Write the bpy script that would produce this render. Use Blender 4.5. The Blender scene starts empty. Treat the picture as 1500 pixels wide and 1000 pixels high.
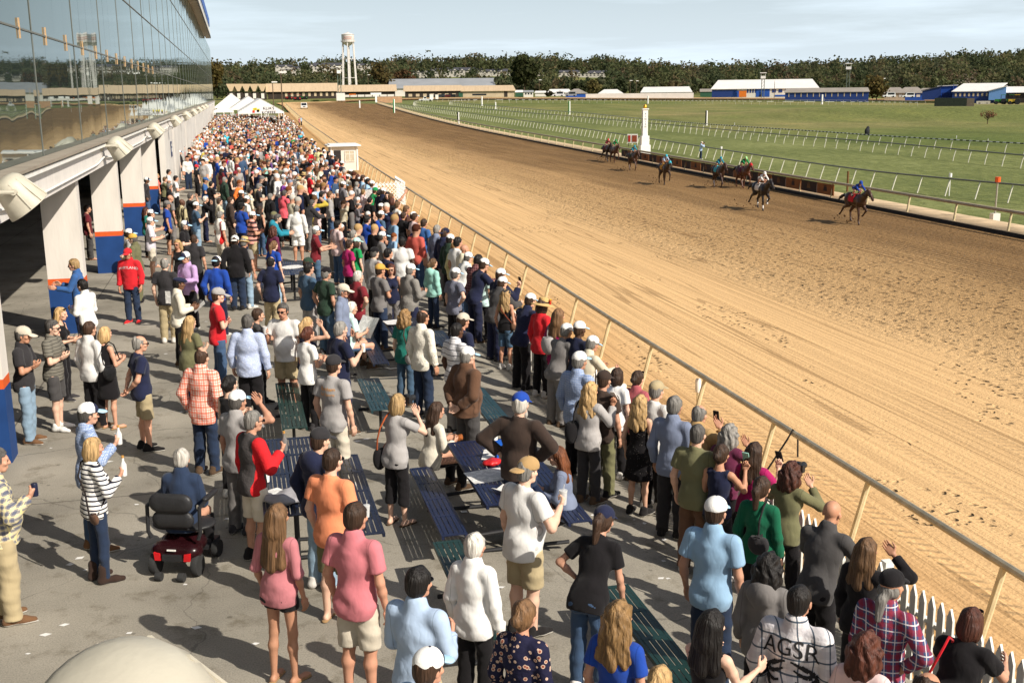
import zlib, bpy, bmesh, math, random
import numpy as np
from mathutils import Vector, Matrix
random.seed(11)
RNG = np.random.default_rng(11)
S = bpy.context.scene
R = math.radians

# ------------------------------------------------------------------ camera
F, ROLL, HC = 1650.0, 0.012, 5.15          # focal length in pixels of a 1500 px wide frame, roll, eye height above the apron
_n = np.array([math.sin(ROLL), math.cos(ROLL)]); _h = np.array([math.cos(ROLL), -math.sin(ROLL)])
_c = np.array([750.0, 500.0]); _vp = np.array([338.0, 139.0])
TILT = math.atan2((_c - _vp) @ _n, F)
YAW = math.atan2(-((_vp - _c) @ _h) * math.cos(TILT), F)
FW = np.array([math.sin(YAW) * math.cos(TILT), math.cos(YAW) * math.cos(TILT), -math.sin(TILT)])
RT0 = np.array([math.cos(YAW), -math.sin(YAW), 0.0]); UP0 = np.cross(RT0, FW)
CP = np.array([0.0, 0.0, HC])
cd = bpy.data.cameras.new('camera'); cam = bpy.data.objects.new('camera', cd); S.collection.objects.link(cam)
cd.sensor_width = 36; cd.lens = 36 * F / 1500; cd.clip_start = .1; cd.clip_end = 9000
_r = _h[0] * RT0 - _n[0] * UP0; _u = -_h[1] * RT0 + _n[1] * UP0
cam.matrix_world = Matrix(((_r[0], _u[0], -FW[0], 0), (_r[1], _u[1], -FW[1], 0), (_r[2], _u[2], -FW[2], HC), (0, 0, 0, 1)))
S.camera = cam

# ------------------------------------------------------------------ light
SUN_AZ, SUN_EL = 141.0, 38.0               # azimuth clockwise from +Y
w = bpy.data.worlds.new('World'); S.world = w; w.use_nodes = True
nt = w.node_tree; bg = nt.nodes['Background']
sky = nt.nodes.new('ShaderNodeTexSky'); sky.sky_type = 'NISHITA'; sky.sun_disc = False
sky.sun_elevation = R(SUN_EL); sky.sun_rotation = R(SUN_AZ); sky.air_density = 1.0; sky.dust_density = 2.2; sky.ozone_density = 1.0
tc = nt.nodes.new('ShaderNodeTexCoord'); mp = nt.nodes.new('ShaderNodeMapping'); mp.inputs['Scale'].default_value = (1.2, 2.2, 16)
mp.inputs['Rotation'].default_value = (0, R(2.5), R(20))
nz = nt.nodes.new('ShaderNodeTexNoise'); nz.inputs['Scale'].default_value = 2.1; nz.inputs['Detail'].default_value = 7; nz.inputs['Roughness'].default_value = .58
rp = nt.nodes.new('ShaderNodeValToRGB'); rp.color_ramp.elements[0].position = .47; rp.color_ramp.elements[1].position = .78
rp.color_ramp.elements[1].color = (.34, .34, .34, 1)
mx = nt.nodes.new('ShaderNodeMix'); mx.data_type = 'RGBA'; mx.inputs['B'].default_value = (12.8, 14.9, 16.6, 1)
nt.links.new(tc.outputs['Generated'], mp.inputs['Vector']); nt.links.new(mp.outputs['Vector'], nz.inputs['Vector'])
nt.links.new(nz.outputs['Fac'], rp.inputs['Fac'])
sz = nt.nodes.new('ShaderNodeSeparateXYZ'); nt.links.new(tc.outputs['Generated'], sz.inputs[0])
hz = nt.nodes.new('ShaderNodeMapRange'); hz.inputs['From Min'].default_value = 0; hz.inputs['From Max'].default_value = .22; hz.inputs['To Min'].default_value = .72; hz.inputs['To Max'].default_value = .0
nt.links.new(sz.outputs['Z'], hz.inputs['Value'])                                        # thin high cloud thickens towards the horizon
ad = nt.nodes.new('ShaderNodeMath'); ad.operation = 'ADD'; ad.use_clamp = True
nt.links.new(hz.outputs['Result'], ad.inputs[0]); nt.links.new(rp.outputs['Color'], ad.inputs[1]); nt.links.new(ad.outputs[0], mx.inputs['Factor'])
nt.links.new(sky.outputs['Color'], mx.inputs['A']); nt.links.new(mx.outputs['Result'], bg.inputs['Color'])
bg.inputs['Strength'].default_value = .066
sd = bpy.data.lights.new('sun', 'SUN'); sun = bpy.data.objects.new('sun', sd); S.collection.objects.link(sun)
sd.energy = 4.6; sd.angle = R(.5); sd.color = (1, .93, .82)
_sv = Vector((math.sin(R(SUN_AZ)) * math.cos(R(SUN_EL)), math.cos(R(SUN_AZ)) * math.cos(R(SUN_EL)), math.sin(R(SUN_EL))))
sun.rotation_euler = _sv.to_track_quat('Z', 'Y').to_euler()
S.view_settings.view_transform = 'Standard'; S.view_settings.look = 'None'; S.view_settings.exposure = 0.3; S.view_settings.gamma = 1.0
S.cycles.max_bounces = 6; S.cycles.diffuse_bounces = 3; S.cycles.glossy_bounces = 4; S.cycles.transparent_max_bounces = 8

# ------------------------------------------------------------------ helpers
def ray(x, y):
    v = np.array([x - 750.0, y - 500.0]); r = FW * F + RT0 * (v @ _h) - UP0 * (v @ _n); return r / np.linalg.norm(r)
def at_z(x, y, z):
    r = ray(x, y); return CP + r * ((z - HC) / r[2])
def at_x(x, y, X):
    r = ray(x, y); return CP + r * (X / r[0])
def at_r(x, y, d):                          # point on the sight line at horizontal range d
    r = ray(x, y); return CP + r * (d / math.hypot(r[0], r[1]))
def sm(a, b, x):
    t = np.clip((x - a) / (b - a), 0, 1); return t * t * (3 - 2 * t)
def rail_x(y):                              # outer rail line of the track
    return np.interp(y, [-60, 10.7, 26.4, 42.6, 81.3, 173.5, 347, 600], [7.2, 8.57, 8.85, 9.28, 10.2, 12.77, 16.8, 22.5])
def inner_x(y):                             # inner edge of the dirt
    return np.interp(y, [-60, 42, 86.4, 113, 155, 228, 485, 600], [30, 33.2, 35.3, 36.8, 38.9, 42, 54.5, 60])
def fence_x(y):
    return np.interp(y, [-20, 8.2, 10.5, 20.2, 60, 110, 400], [6.2, 5.95, 5.85, 5.55, 5.9, 6.8, 13])
TRACK_Z = -1.4
def apron_z(x, y=0):
    return -.42 * sm(2.2, 6.2, x)
def terrain(x, y):
    x = np.asarray(x, float); y = np.asarray(y, float)
    r = np.hypot(x, y); az = np.degrees(np.arctan2(x, y))
    A = np.interp(az, [-20, 12, 24, 33, 60], [4.8, 4.8, 3.0, .7, .4])
    z = -1.75 + A * sm(150, 650, r)
    Hh = np.interp(az, [-30, 0, 4, 8, 14, 18, 22, 25, 29, 34, 40, 60], [18, 18, 21, 23, 25, 22, 12, 12, 15, 21, 28, 28])
    return z + Hh * sm(720, 1380, r) + 4 * sm(1380, 2600, r)
def at_ground(x, y, fn=terrain):
    r = ray(x, y); t0, t1 = 5.0, 4000.0; last = None
    for t in np.geomspace(8, 4000, 900):
        p = CP + r * t
        if p[2] < fn(p[0], p[1]): t1 = t; t0 = last or 5.0; break
        last = t
    for _ in range(40):
        t = (t0 + t1) / 2; p = CP + r * t
        if p[2] < fn(p[0], p[1]): t1 = t
        else: t0 = t
    return CP + r * t1

def srgb(r, g=None, b=None):
    if g is None: r, g, b = r
    f = lambda c: (c / 255) / 12.92 if c <= 10 else ((c / 255 + .055) / 1.055) ** 2.4
    return (f(r), f(g), f(b))
MATS = {}
def N(t, k, **kw):
    n = t.nodes.new(k)
    for a, b in kw.items():
        if a in n.inputs: n.inputs[a].default_value = b
        else: setattr(n, a, b)
    return n
def mat(name, rgb=(.5, .5, .5), rough=.75, var=.18, scale=6.0, bump=0.0, bscale=None, metal=0.0, spec=.3, objcol=False, stretch=(1, 1, 1)):
    """plain procedural surface: base colour broken up by noise, optional bump; objcol takes the base from the object's colour"""
    if name in MATS: return MATS[name]
    m = bpy.data.materials.new(name); m.use_nodes = True; t = m.node_tree; L = t.links; p = t.nodes['Principled BSDF']
    p.inputs['Roughness'].default_value = rough; p.inputs['Metallic'].default_value = metal; p.inputs['Specular IOR Level'].default_value = spec
    co = N(t, 'ShaderNodeTexCoord'); mp = N(t, 'ShaderNodeMapping', Scale=stretch); L.new(co.outputs['Object'], mp.inputs['Vector'])
    n = N(t, 'ShaderNodeTexNoise', Scale=scale, Detail=5.0); L.new(mp.outputs['Vector'], n.inputs['Vector'])
    mr = N(t, 'ShaderNodeMapRange'); mr.inputs['From Min'].default_value = .3; mr.inputs['From Max'].default_value = .7
    mr.inputs['To Min'].default_value = 1 - var; mr.inputs['To Max'].default_value = 1 + var * .6; L.new(n.outputs['Fac'], mr.inputs['Value'])
    vm = N(t, 'ShaderNodeVectorMath', operation='SCALE'); L.new(mr.outputs['Result'], vm.inputs['Scale'])
    if objcol:
        oi = N(t, 'ShaderNodeObjectInfo'); L.new(oi.outputs['Color'], vm.inputs[0])
    else: vm.inputs[0].default_value = rgb
    L.new(vm.outputs[0], p.inputs['Base Color'])
    if bump:
        nb = N(t, 'ShaderNodeTexNoise', Scale=bscale or scale * 4, Detail=3.0); L.new(mp.outputs['Vector'], nb.inputs['Vector'])
        b = N(t, 'ShaderNodeBump', Strength=min(1, bump), Distance=.02); L.new(nb.outputs['Fac'], b.inputs['Height']); L.new(b.outputs['Normal'], p.inputs['Normal'])
    MATS[name] = m; return m

def mesh_np(name, v, f, mats=(), mi=None, smooth=False):
    """mesh from arrays; f is an (n,k) array or list of index lists"""
    me = bpy.data.meshes.new(name); v = np.asarray(v, np.float32)
    if isinstance(f, np.ndarray):
        k = f.shape[1]; me.vertices.add(len(v)); me.vertices.foreach_set('co', v.ravel())
        me.loops.add(f.size); me.loops.foreach_set('vertex_index', f.astype(np.int32).ravel())
        me.polygons.add(len(f)); me.polygons.foreach_set('loop_start', np.arange(0, f.size, k, dtype=np.int32))
        me.update(calc_edges=True)
    else: me.from_pydata(v.tolist(), [], f)
    for m in mats: me.materials.append(m)
    if mi is not None: me.polygons.foreach_set('material_index', np.asarray(mi, np.int32))
    if smooth: me.polygons.foreach_set('use_smooth', np.ones(len(me.polygons), bool))
    me.update(); return me
def link(name, me, parent=None, loc=None, rotz=None, scale=None):
    o = bpy.data.objects.new(name, me); S.collection.objects.link(o)
    if parent: o.parent = parent
    if loc is not None: o.location = [float(q) for q in loc]
    if rotz is not None: o.rotation_euler = (0, 0, rotz)
    if scale is not None: o.scale = (scale,) * 3 if not hasattr(scale, '__len__') else scale
    return o
def tag(o, label, cat, group=None, kind=None):
    o['label'] = label; o['category'] = cat
    if group: o['group'] = group
    if kind: o['kind'] = kind
    return o
def struct(o): o['kind'] = 'structure'; return o
def thing(name, label, cat, loc=(0, 0, 0), rotz=0, group=None):
    return tag(link(name, None, None, loc, rotz), label, cat, group)
def copy_tree(o, parent=None):
    c = o.copy(); S.collection.objects.link(c)
    if parent: c.parent = parent
    for ch in list(o.children): copy_tree(ch, c)
    return c

class MB:
    def __init__(s): s.v = []; s.f = []; s.m = []; s.cur = 0
    def add(s, v, f):
        o = len(s.v); s.v += [tuple(map(float, q)) for q in v]; s.f += [[i + o for i in q] for q in f]; s.m += [s.cur] * len(f); return s
    def box(s, c, d, rz=0.0, M=None):
        x, y, z = d[0] / 2, d[1] / 2, d[2] / 2; k = math.cos(rz), math.sin(rz)
        v = [(a * x, b * y, e * z) for e in (-1, 1) for b in (-1, 1) for a in (-1, 1)]
        v = [(c[0] + q[0] * k[0] - q[1] * k[1], c[1] + q[0] * k[1] + q[1] * k[0], c[2] + q[2]) for q in v]
        if M: v = [M @ Vector(q) for q in v]
        return s.add(v, [[0, 2, 3, 1], [4, 5, 7, 6], [0, 1, 5, 4], [2, 6, 7, 3], [0, 4, 6, 2], [1, 3, 7, 5]])
    def bar(s, p, q, r, r2=None, n=8, cap=True):
        p, q = Vector(p), Vector(q); d = (q - p).normalized(); a = d.orthogonal().normalized(); b = d.cross(a); r2 = r if r2 is None else r2
        v = [c + (a * math.cos(t) + b * math.sin(t)) * rr for c, rr in ((p, r), (q, r2)) for t in [2 * math.pi * i / n for i in range(n)]]
        f = [[i, (i + 1) % n, n + (i + 1) % n, n + i] for i in range(n)]
        if cap: f += [list(range(n))[::-1], list(range(n, 2 * n))]
        return s.add(v, f)
    def tube(s, path, r, n=8):
        P = [Vector(p) for p in path]; v = []; a = None; rr = r if hasattr(r, '__len__') else [r] * len(P)
        for i, p in enumerate(P):
            d = (P[min(i + 1, len(P) - 1)] - P[max(i - 1, 0)]).normalized()
            a = d.orthogonal().normalized() if a is None else (a - d * a.dot(d)).normalized()
            b = d.cross(a); v += [p + (a * math.cos(2 * math.pi * k / n) + b * math.sin(2 * math.pi * k / n)) * rr[i] for k in range(n)]
        f = [[i * n + k, i * n + (k + 1) % n, (i + 1) * n + (k + 1) % n, (i + 1) * n + k] for i in range(len(P) - 1) for k in range(n)]
        return s.add(v, f + [list(range(n))[::-1], [(len(P) - 1) * n + k for k in range(n)]])
    def lathe(s, prof, c=(0, 0, 0), n=16, M=None):
        v = [(c[0] + r * math.cos(2 * math.pi * k / n), c[1] + r * math.sin(2 * math.pi * k / n), c[2] + z) for r, z in prof for k in range(n)]
        if M: v = [M @ Vector(q) for q in v]
        m = len(prof); f = [[i * n + k, i * n + (k + 1) % n, (i + 1) * n + (k + 1) % n, (i + 1) * n + k] for i in range(m - 1) for k in range(n)]
        return s.add(v, f + [list(range(n))[::-1], [(m - 1) * n + k for k in range(n)]])
    def prism(s, pts, d):                   # polygon pts extruded by vector d
        n = len(pts); d = Vector(d); v = [Vector(p) for p in pts]; v += [p + d for p in v]
        return s.add(v, [list(range(n))[::-1], list(range(n, 2 * n))] + [[i, (i + 1) % n, n + (i + 1) % n, n + i] for i in range(n)])
    def poly(s, pts): return s.add(pts, [list(range(len(pts)))])
    def mesh(s, name, mats, smooth=False):
        me = bpy.data.meshes.new(name); me.from_pydata(s.v, [], s.f)
        for m in (mats if isinstance(mats, (list, tuple)) else [mats]): me.materials.append(m)
        me.polygons.foreach_set('material_index', s.m)
        bm = bmesh.new(); bm.from_mesh(me); bmesh.ops.recalc_face_normals(bm, faces=bm.faces); bm.to_mesh(me); bm.free()
        if smooth:
            me.polygons.foreach_set('use_smooth', [True] * len(me.polygons)); me.set_sharp_from_angle(angle=R(40))
        return me
    def build(s, name, mats, parent=None, smooth=False, loc=None, rotz=None): return link(name, s.mesh(name, mats, smooth), parent, loc, rotz)

def text_mesh(txt, size, m, depth=.004):
    c = bpy.data.curves.new('lettering', 'FONT'); c.body = txt; c.size = size; c.extrude = depth; c.align_x = 'CENTER'; c.align_y = 'CENTER'
    o = bpy.data.objects.new('lettering', c); S.collection.objects.link(o)
    me = bpy.data.meshes.new_from_object(o.evaluated_get(bpy.context.evaluated_depsgraph_get())); bpy.data.objects.remove(o)
    me.materials.clear(); me.materials.append(m); return me
WHITE = mat('white_paint', srgb(236, 234, 228), .55, .07, 3)
DKMETAL = mat('dark_metal', (.03, .03, .032), .5, .1)
# ------------------------------------------------------------------ ground, track, apron
def proj(P):
    P = np.asarray(P, float) - CP; z = P @ FW; a = F * (P @ RT0) / z; b = -F * (P @ UP0) / z
    return np.stack([750 + a * _h[0] + b * _n[0], 500 + a * _h[1] + b * _n[1]], -1)
MOUNDS = [(at_ground(1430, 172), 22, 60, 1.7), (at_ground(1330, 172), 16, 30, .7)]
_t0 = terrain
def terrain(x, y):
    z = _t0(x, y)
    for c, a, b, hgt in MOUNDS:
        d = math.hypot(c[0], c[1]); ux, uy = c[0] / d, c[1] / d
        u = (x - c[0]) * ux + (y - c[1]) * uy; v = -(x - c[0]) * uy + (y - c[1]) * ux
        z = z + hgt * np.exp(-(np.abs(u) / a) ** 3 - (np.abs(v) / b) ** 4)
    return z
def track_z(x, y): return _t0(x, y) + .35

def attr_mat(name, build, rough=.95):
    m = bpy.data.materials.new(name); m.use_nodes = True; t = m.node_tree; p = t.nodes['Principled BSDF']
    p.inputs['Roughness'].default_value = rough; p.inputs['Specular IOR Level'].default_value = .15
    build(t, t.links, p); return m
def ramp(t, fac, stops):
    r = N(t, 'ShaderNodeValToRGB'); e = r.color_ramp.elements
    while len(e) < len(stops): e.new(.5)
    for k, (pos, col) in zip(e, stops): k.position = pos; k.color = (*col, 1) if len(col) == 3 else col
    t.links.new(fac, r.inputs['Fac']); return r.outputs['Color']
def mathn(t, op, a, b=None, c=None):
    n = N(t, 'ShaderNodeMath', operation=op)
    for i, q in enumerate((a, b, c)):
        if q is None: continue
        if isinstance(q, (int, float)): n.inputs[i].default_value = q
        else: t.links.new(q, n.inputs[i])
    return n.outputs[0]
def mixc(t, fac, a, b, mode='MIX'):
    n = N(t, 'ShaderNodeMix', data_type='RGBA', blend_type=mode)
    for k, q in (('Factor', fac), ('A', a), ('B', b)):
        if isinstance(q, (int, float)): n.inputs[k].default_value = q
        elif isinstance(q, tuple): n.inputs[k].default_value = (*q, 1) if len(q) == 3 else q
        else: t.links.new(q, n.inputs[k])
    return n.outputs['Result']
def noise(t, vec, scale, detail=4, stretch=None, rough=.55):
    if stretch:
        mp = N(t, 'ShaderNodeMapping', Scale=stretch); t.links.new(vec, mp.inputs['Vector']); vec = mp.outputs['Vector']
    n = N(t, 'ShaderNodeTexNoise', Scale=scale, Detail=float(detail), Roughness=rough); t.links.new(vec, n.inputs['Vector']); return n.outputs['Fac']

def dirt(t, L, p):
    """lat = metres from the outer rail, along = metres along the stretch (surface attributes)"""
    a = N(t, 'ShaderNodeAttribute', attribute_name='lane'); v = a.outputs['Vector']
    sx = N(t, 'ShaderNodeSeparateXYZ'); L.new(v, sx.inputs[0]); lat = sx.outputs[0]
    wob = noise(t, v, .06, 3)
    latw = mathn(t, 'ADD', lat, mathn(t, 'MULTIPLY_ADD', wob, 5.0, -2.5))
    u = mathn(t, 'DIVIDE', latw, 26.0)
    c = ramp(t, u, [(0, srgb(200, 158, 108)), (.08, srgb(218, 180, 130)), (.38, srgb(214, 176, 126)), (.46, srgb(198, 161, 113)), (.64, srgb(184, 148, 102)), (.78, srgb(156, 123, 82)), (1, srgb(142, 111, 73))])
    streak = noise(t, v, 1.0, 6, (1.3, .03, 1), .65); c = mixc(t, .42, c, ramp(t, streak, [(.28, (.66, .63, .6)), (.5, (1, 1, 1)), (.72, (1.16, 1.14, 1.1))]), 'MULTIPLY')
    st2 = noise(t, v, 1.0, 4, (5.5, .045, 1)); c = mixc(t, .48, c, ramp(t, st2, [(.35, (.74, .71, .68)), (.5, (1, 1, 1)), (.68, (1.1, 1.09, 1.07))]), 'MULTIPLY')
    zone = ramp(t, u, [(.3, (.0,) * 3), (.40, (1,) * 3), (.62, (1,) * 3), (.72, (.35,) * 3)])
    wv_ = N(t, 'ShaderNodeTexNoise', Scale=2.5, Detail=2.0); L.new(v, wv_.inputs['Vector']); wm = N(t, 'ShaderNodeVectorMath', operation='MULTIPLY_ADD'); L.new(wv_.outputs['Color'], wm.inputs[0]); wm.inputs[1].default_value = (.35, .35, 0); L.new(v, wm.inputs[2])
    def holes(scale, lo, hi, keep):                     # hoof prints: random cells keep a small steep-sided hole
        vo = N(t, 'ShaderNodeTexVoronoi', Scale=scale); L.new(wm.outputs[0], vo.inputs['Vector']); sc_ = N(t, 'ShaderNodeSeparateColor'); L.new(vo.outputs['Color'], sc_.inputs[0])
        return mathn(t, 'MULTIPLY', ramp(t, vo.outputs['Distance'], [(lo, (1, 1, 1)), (hi, (0, 0, 0))]), mathn(t, 'LESS_THAN', sc_.outputs[0], keep))
    h1 = mathn(t, 'MULTIPLY', mathn(t, 'MAXIMUM', holes(2.1, .14, .34, .8), holes(3.9, .16, .36, .5)), zone)
    cl_ = noise(t, v, .42, 3, (1, .5, 1)); clus = ramp(t, cl_, [(.585, (0, 0, 0)), (.63, (1, 1, 1))]); out_ = ramp(t, u, [(.02, (0,) * 3), (.06, (1,) * 3), (.34, (1,) * 3), (.4, (0,) * 3)])
    h2 = mathn(t, 'MULTIPLY', mathn(t, 'MULTIPLY', holes(5.4, .18, .42, .6), clus), out_)
    allh = mathn(t, 'MAXIMUM', h1, h2)
    c = mixc(t, mathn(t, 'MULTIPLY', allh, .44), c, srgb(84, 56, 30))  # hoof holes darkened in the colour too, standing in for shade inside them
    har = mathn(t, 'SINE', mathn(t, 'ADD', mathn(t, 'MULTIPLY', lat, 21.0), mathn(t, 'MULTIPLY', noise(t, v, .35, 3, (1, .12, 1)), 16.0))); inn = ramp(t, u, [(.6, (0,) * 3), (.7, (1,) * 3)])
    harm = mathn(t, 'MULTIPLY', ramp(t, har, [(.0, (1, 1, 1)), (.45, (0, 0, 0))]), mathn(t, 'MULTIPLY', inn, ramp(t, noise(t, v, .5, 3, (1, .1, 1)), [(.42, (0,) * 3), (.56, (1,) * 3)])))
    c = mixc(t, mathn(t, 'MULTIPLY', harm, .4), c, srgb(78, 56, 34))
    ln1 = mathn(t, 'LESS_THAN', mathn(t, 'ABSOLUTE', mathn(t, 'SUBTRACT', noise(t, v, 1.0, 2, (.75, .012, 1)), .52)), .0045); c = mixc(t, mathn(t, 'MULTIPLY', ln1, .4), c, srgb(112, 80, 46))
    L.new(c, p.inputs['Base Color'])
    # tyre cleats: bands of rows along the stretch
    al = sx.outputs[1]; cle = None; lw2 = mathn(t, 'ADD', lat, mathn(t, 'MULTIPLY_ADD', noise(t, v, .03, 1), 3.0, -1.5))
    for pos, wd, amp in ((1.6, .16, 1), (3.9, .16, .5), (5.9, .2, .6), (8.6, .3, 1.0), (9.3, .22, .9)):
        m = mathn(t, 'MULTIPLY', mathn(t, 'LESS_THAN', mathn(t, 'ABSOLUTE', mathn(t, 'SUBTRACT', lw2, pos)), wd), amp); cle = m if cle is None else mathn(t, 'MAXIMUM', cle, m)
    cle = mathn(t, 'MULTIPLY', cle, ramp(t, noise(t, v, .12, 2), [(.36, (.15,) * 3), (.52, (1,) * 3)]))
    sw = mathn(t, 'SINE', mathn(t, 'ADD', mathn(t, 'MULTIPLY', al, 24.0), mathn(t, 'MULTIPLY', lat, 16.0)))
    h = mathn(t, 'ADD', mathn(t, 'MULTIPLY', mathn(t, 'MULTIPLY', sw, cle), .02), mathn(t, 'MULTIPLY', cle, -.02))
    h = mathn(t, 'ADD', h, mathn(t, 'MULTIPLY', streak, .05))
    h = mathn(t, 'ADD', h, mathn(t, 'MULTIPLY', st2, .05))
    clod = noise(t, v, 4.5, 5, None, .7); h = mathn(t, 'ADD', h, mathn(t, 'MULTIPLY', clod, mathn(t, 'MULTIPLY_ADD', mathn(t, 'MAXIMUM', zone, inn), .16, .02)))
    h = mathn(t, 'SUBTRACT', h, mathn(t, 'MULTIPLY', allh, .085)); h = mathn(t, 'SUBTRACT', h, mathn(t, 'MULTIPLY', harm, .04)); h = mathn(t, 'SUBTRACT', h, mathn(t, 'MULTIPLY', ln1, .03))
    h = mathn(t, 'ADD', h, mathn(t, 'MULTIPLY', noise(t, v, 16, 3), .02))
    b = N(t, 'ShaderNodeBump', Strength=1.0, Distance=1.0); L.new(h, b.inputs['Height']); L.new(b.outputs['Normal'], p.inputs['Normal'])
DIRT = attr_mat('track_dirt', dirt)

def grass(t, L, p):
    g = N(t, 'ShaderNodeNewGeometry'); v = g.outputs['Position']
    a = noise(t, v, .012, 5); b = noise(t, v, .11, 5, (1, .45, 1)); d = noise(t, v, 1.6, 4, (1, .5, 1))
    c = ramp(t, a, [(.32, srgb(92, 104, 52)), (.5, srgb(114, 118, 66)), (.66, srgb(142, 132, 86))])
    c = mixc(t, .8, c, ramp(t, b, [(.3, (.62, .68, .6)), (.55, (1, 1, 1)), (.75, (1.25, 1.15, 1.05))]), 'MULTIPLY')
    c = mixc(t, .8, c, ramp(t, d, [(.3, (.6, .62, .55)), (.5, (1, 1, 1)), (.72, (1.3, 1.25, 1.15))]), 'MULTIPLY')
    at = N(t, 'ShaderNodeAttribute', attribute_name='turf'); turfc = ramp(t, mathn(t, 'MULTIPLY_ADD', b, .5, mathn(t, 'MULTIPLY', d, .5)), [(.34, srgb(88, 98, 54)), (.5, srgb(110, 116, 66)), (.66, srgb(134, 138, 86))])
    c = mixc(t, at.outputs['Fac'], c, turfc)
    L.new(c, p.inputs['Base Color'])
    h = mathn(t, 'ADD', mathn(t, 'MULTIPLY', d, .25), mathn(t, 'MULTIPLY', noise(t, v, 9, 3), .05))
    bm_ = N(t, 'ShaderNodeBump', Strength=.8, Distance=1.0); L.new(h, bm_.inputs['Height']); L.new(bm_.outputs['Normal'], p.inputs['Normal'])
GRASS = attr_mat('grass_field', grass)

# polylines on the terrain, read off along the rails
def line(pts, fn=None): return np.array([at_ground(x, y, fn or terrain)[:2] for x, y in pts])
def resample(P, step):
    P = np.asarray(P, float); d = np.r_[0, np.cumsum(np.hypot(*np.diff(P, axis=0).T))]; s = np.arange(0, d[-1], step)
    # smooth with a little corner rounding
    Q = np.stack([np.interp(s, d, P[:, k]) for k in (0, 1)], 1); w_ = max(1, int(9 / step))
    K = np.ones(2 * w_ + 1) / (2 * w_ + 1); E_ = np.r_[np.repeat(Q[:1], w_, 0), Q, np.repeat(Q[-1:], w_, 0)]
    off = (Q[0] - np.array([np.convolve(E_[:, k], K, 'valid')[0] for k in (0, 1)]))
    return np.stack([np.convolve(E_[:, k], K, 'valid') for k in (0, 1)], 1)
turn = line([(505, 151.6), (507, 149), (540, 147.2), (600, 146), (700, 145.3), (820, 145.2), (960, 145.6), (1100, 146), (1250, 146.8), (1400, 148), (1520, 149.3)], track_z)
ys = np.arange(-40, 420, 2.0)
inner = np.r_[np.stack([inner_x(ys), ys], 1), turn[0:]]
outt = line([(404, 151.2), (418, 150.0), (470, 149.2), (500, 146.6), (560, 144.4), (640, 143.2), (760, 142.8), (900, 142.9), (1050, 143.2), (1200, 143.9), (1350, 145.2), (1520, 146.6)], track_z)
outer = np.r_[np.stack([rail_x(ys) - .55, ys], 1), outt]
def ribbon(name, A, B, m, zfn, n=500, rows=1, attr=False, dz=0.0):
    def par(P):
        P = np.asarray(P, float); d = np.r_[0, np.cumsum(np.hypot(*np.diff(P, axis=0).T))]; s = np.linspace(0, 1, n) ** 1.6 * d[-1]
        return np.stack([np.interp(s, d, P[:, k]) for k in (0, 1)], 1), s
    a, sa = par(A); b, sb = par(B); V = []; at = []
    for r_ in range(rows + 1):
        f = r_ / rows; q = a * (1 - f) + b * f; V.append(np.c_[q, zfn(q[:, 0], q[:, 1]) + dz])
        at.append(np.c_[np.hypot(*(q - a).T), sa * (1 - f) + sb * f, np.zeros(n)])
    V = np.concatenate(V); i = np.arange(n - 1); f = np.concatenate([np.stack([r_ * n + i, (r_ + 1) * n + i, (r_ + 1) * n + i + 1, r_ * n + i + 1], 1) for r_ in range(rows)])
    me = mesh_np(name, V, f, [m], smooth=True)
    if attr:
        A_ = me.attributes.new('lane', 'FLOAT_VECTOR', 'POINT'); A_.data.foreach_set('vector', np.concatenate(at).astype(np.float32).ravel())
    return link(name, me)
struct(ribbon('track', outer, inner, DIRT, track_z, 700, 10, True))

KERB = mat('kerb_shaded', srgb(52, 44, 36), .9)
SAND = mat('verge_sand', srgb(206, 180, 144), .95, .3, 1.2, .6, 3)
# sandy verge; kerb face beside the dirt has its shade put into the colour
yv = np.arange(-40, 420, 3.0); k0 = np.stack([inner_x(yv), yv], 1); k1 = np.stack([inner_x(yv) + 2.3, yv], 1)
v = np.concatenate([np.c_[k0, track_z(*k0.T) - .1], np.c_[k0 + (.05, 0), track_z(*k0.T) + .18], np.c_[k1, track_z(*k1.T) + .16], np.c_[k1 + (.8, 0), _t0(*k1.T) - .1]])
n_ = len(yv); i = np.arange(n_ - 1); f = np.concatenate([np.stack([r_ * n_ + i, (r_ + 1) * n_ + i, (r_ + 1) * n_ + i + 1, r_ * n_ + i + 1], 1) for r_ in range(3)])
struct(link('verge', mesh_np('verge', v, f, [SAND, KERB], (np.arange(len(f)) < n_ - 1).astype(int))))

# terrain sheet in rings round the stand, out to the horizon
rr = np.r_[0.5, np.geomspace(12, 720, 110), np.linspace(740, 1500, 30), np.geomspace(1600, 6000, 10)]
aa = np.radians(np.r_[np.arange(-180, -14, 6.0), np.arange(-12, 48, .6), np.arange(48, 180, 6.0)])
rg, ag = np.meshgrid(rr, aa, indexing='ij'); X = rg * np.sin(ag); Y = rg * np.cos(ag); Z = terrain(X, Y)
nr, na = X.shape; i, j = np.meshgrid(np.arange(nr - 1), np.arange(na), indexing='ij'); j2 = (j + 1) % na
f = np.stack([i * na + j, (i + 1) * na + j, (i + 1) * na + j2, i * na + j2], -1).reshape(-1, 4)
me = mesh_np('ground', np.stack([X, Y, Z], -1).reshape(-1, 3), f[:, ::-1].copy(), [GRASS], smooth=True)
T2 = line([(1475, 245), (1300, 225), (1150, 211), (1000, 195), (850, 179), (700, 165), (610, 157.5), (604, 153.5), (612, 151), (640, 149.4), (700, 148.3), (900, 148.2), (1100, 150), (1280, 151.5), (1370, 152)])
T3 = line([(1490, 226), (1330, 216), (1200, 205), (1000, 189), (860, 173), (720, 160.5), (659, 154.5), (657, 152.5), (675, 151.4), (720, 150.6), (900, 151.3), (1100, 153.5), (1250, 154), (1370, 155)])
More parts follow.
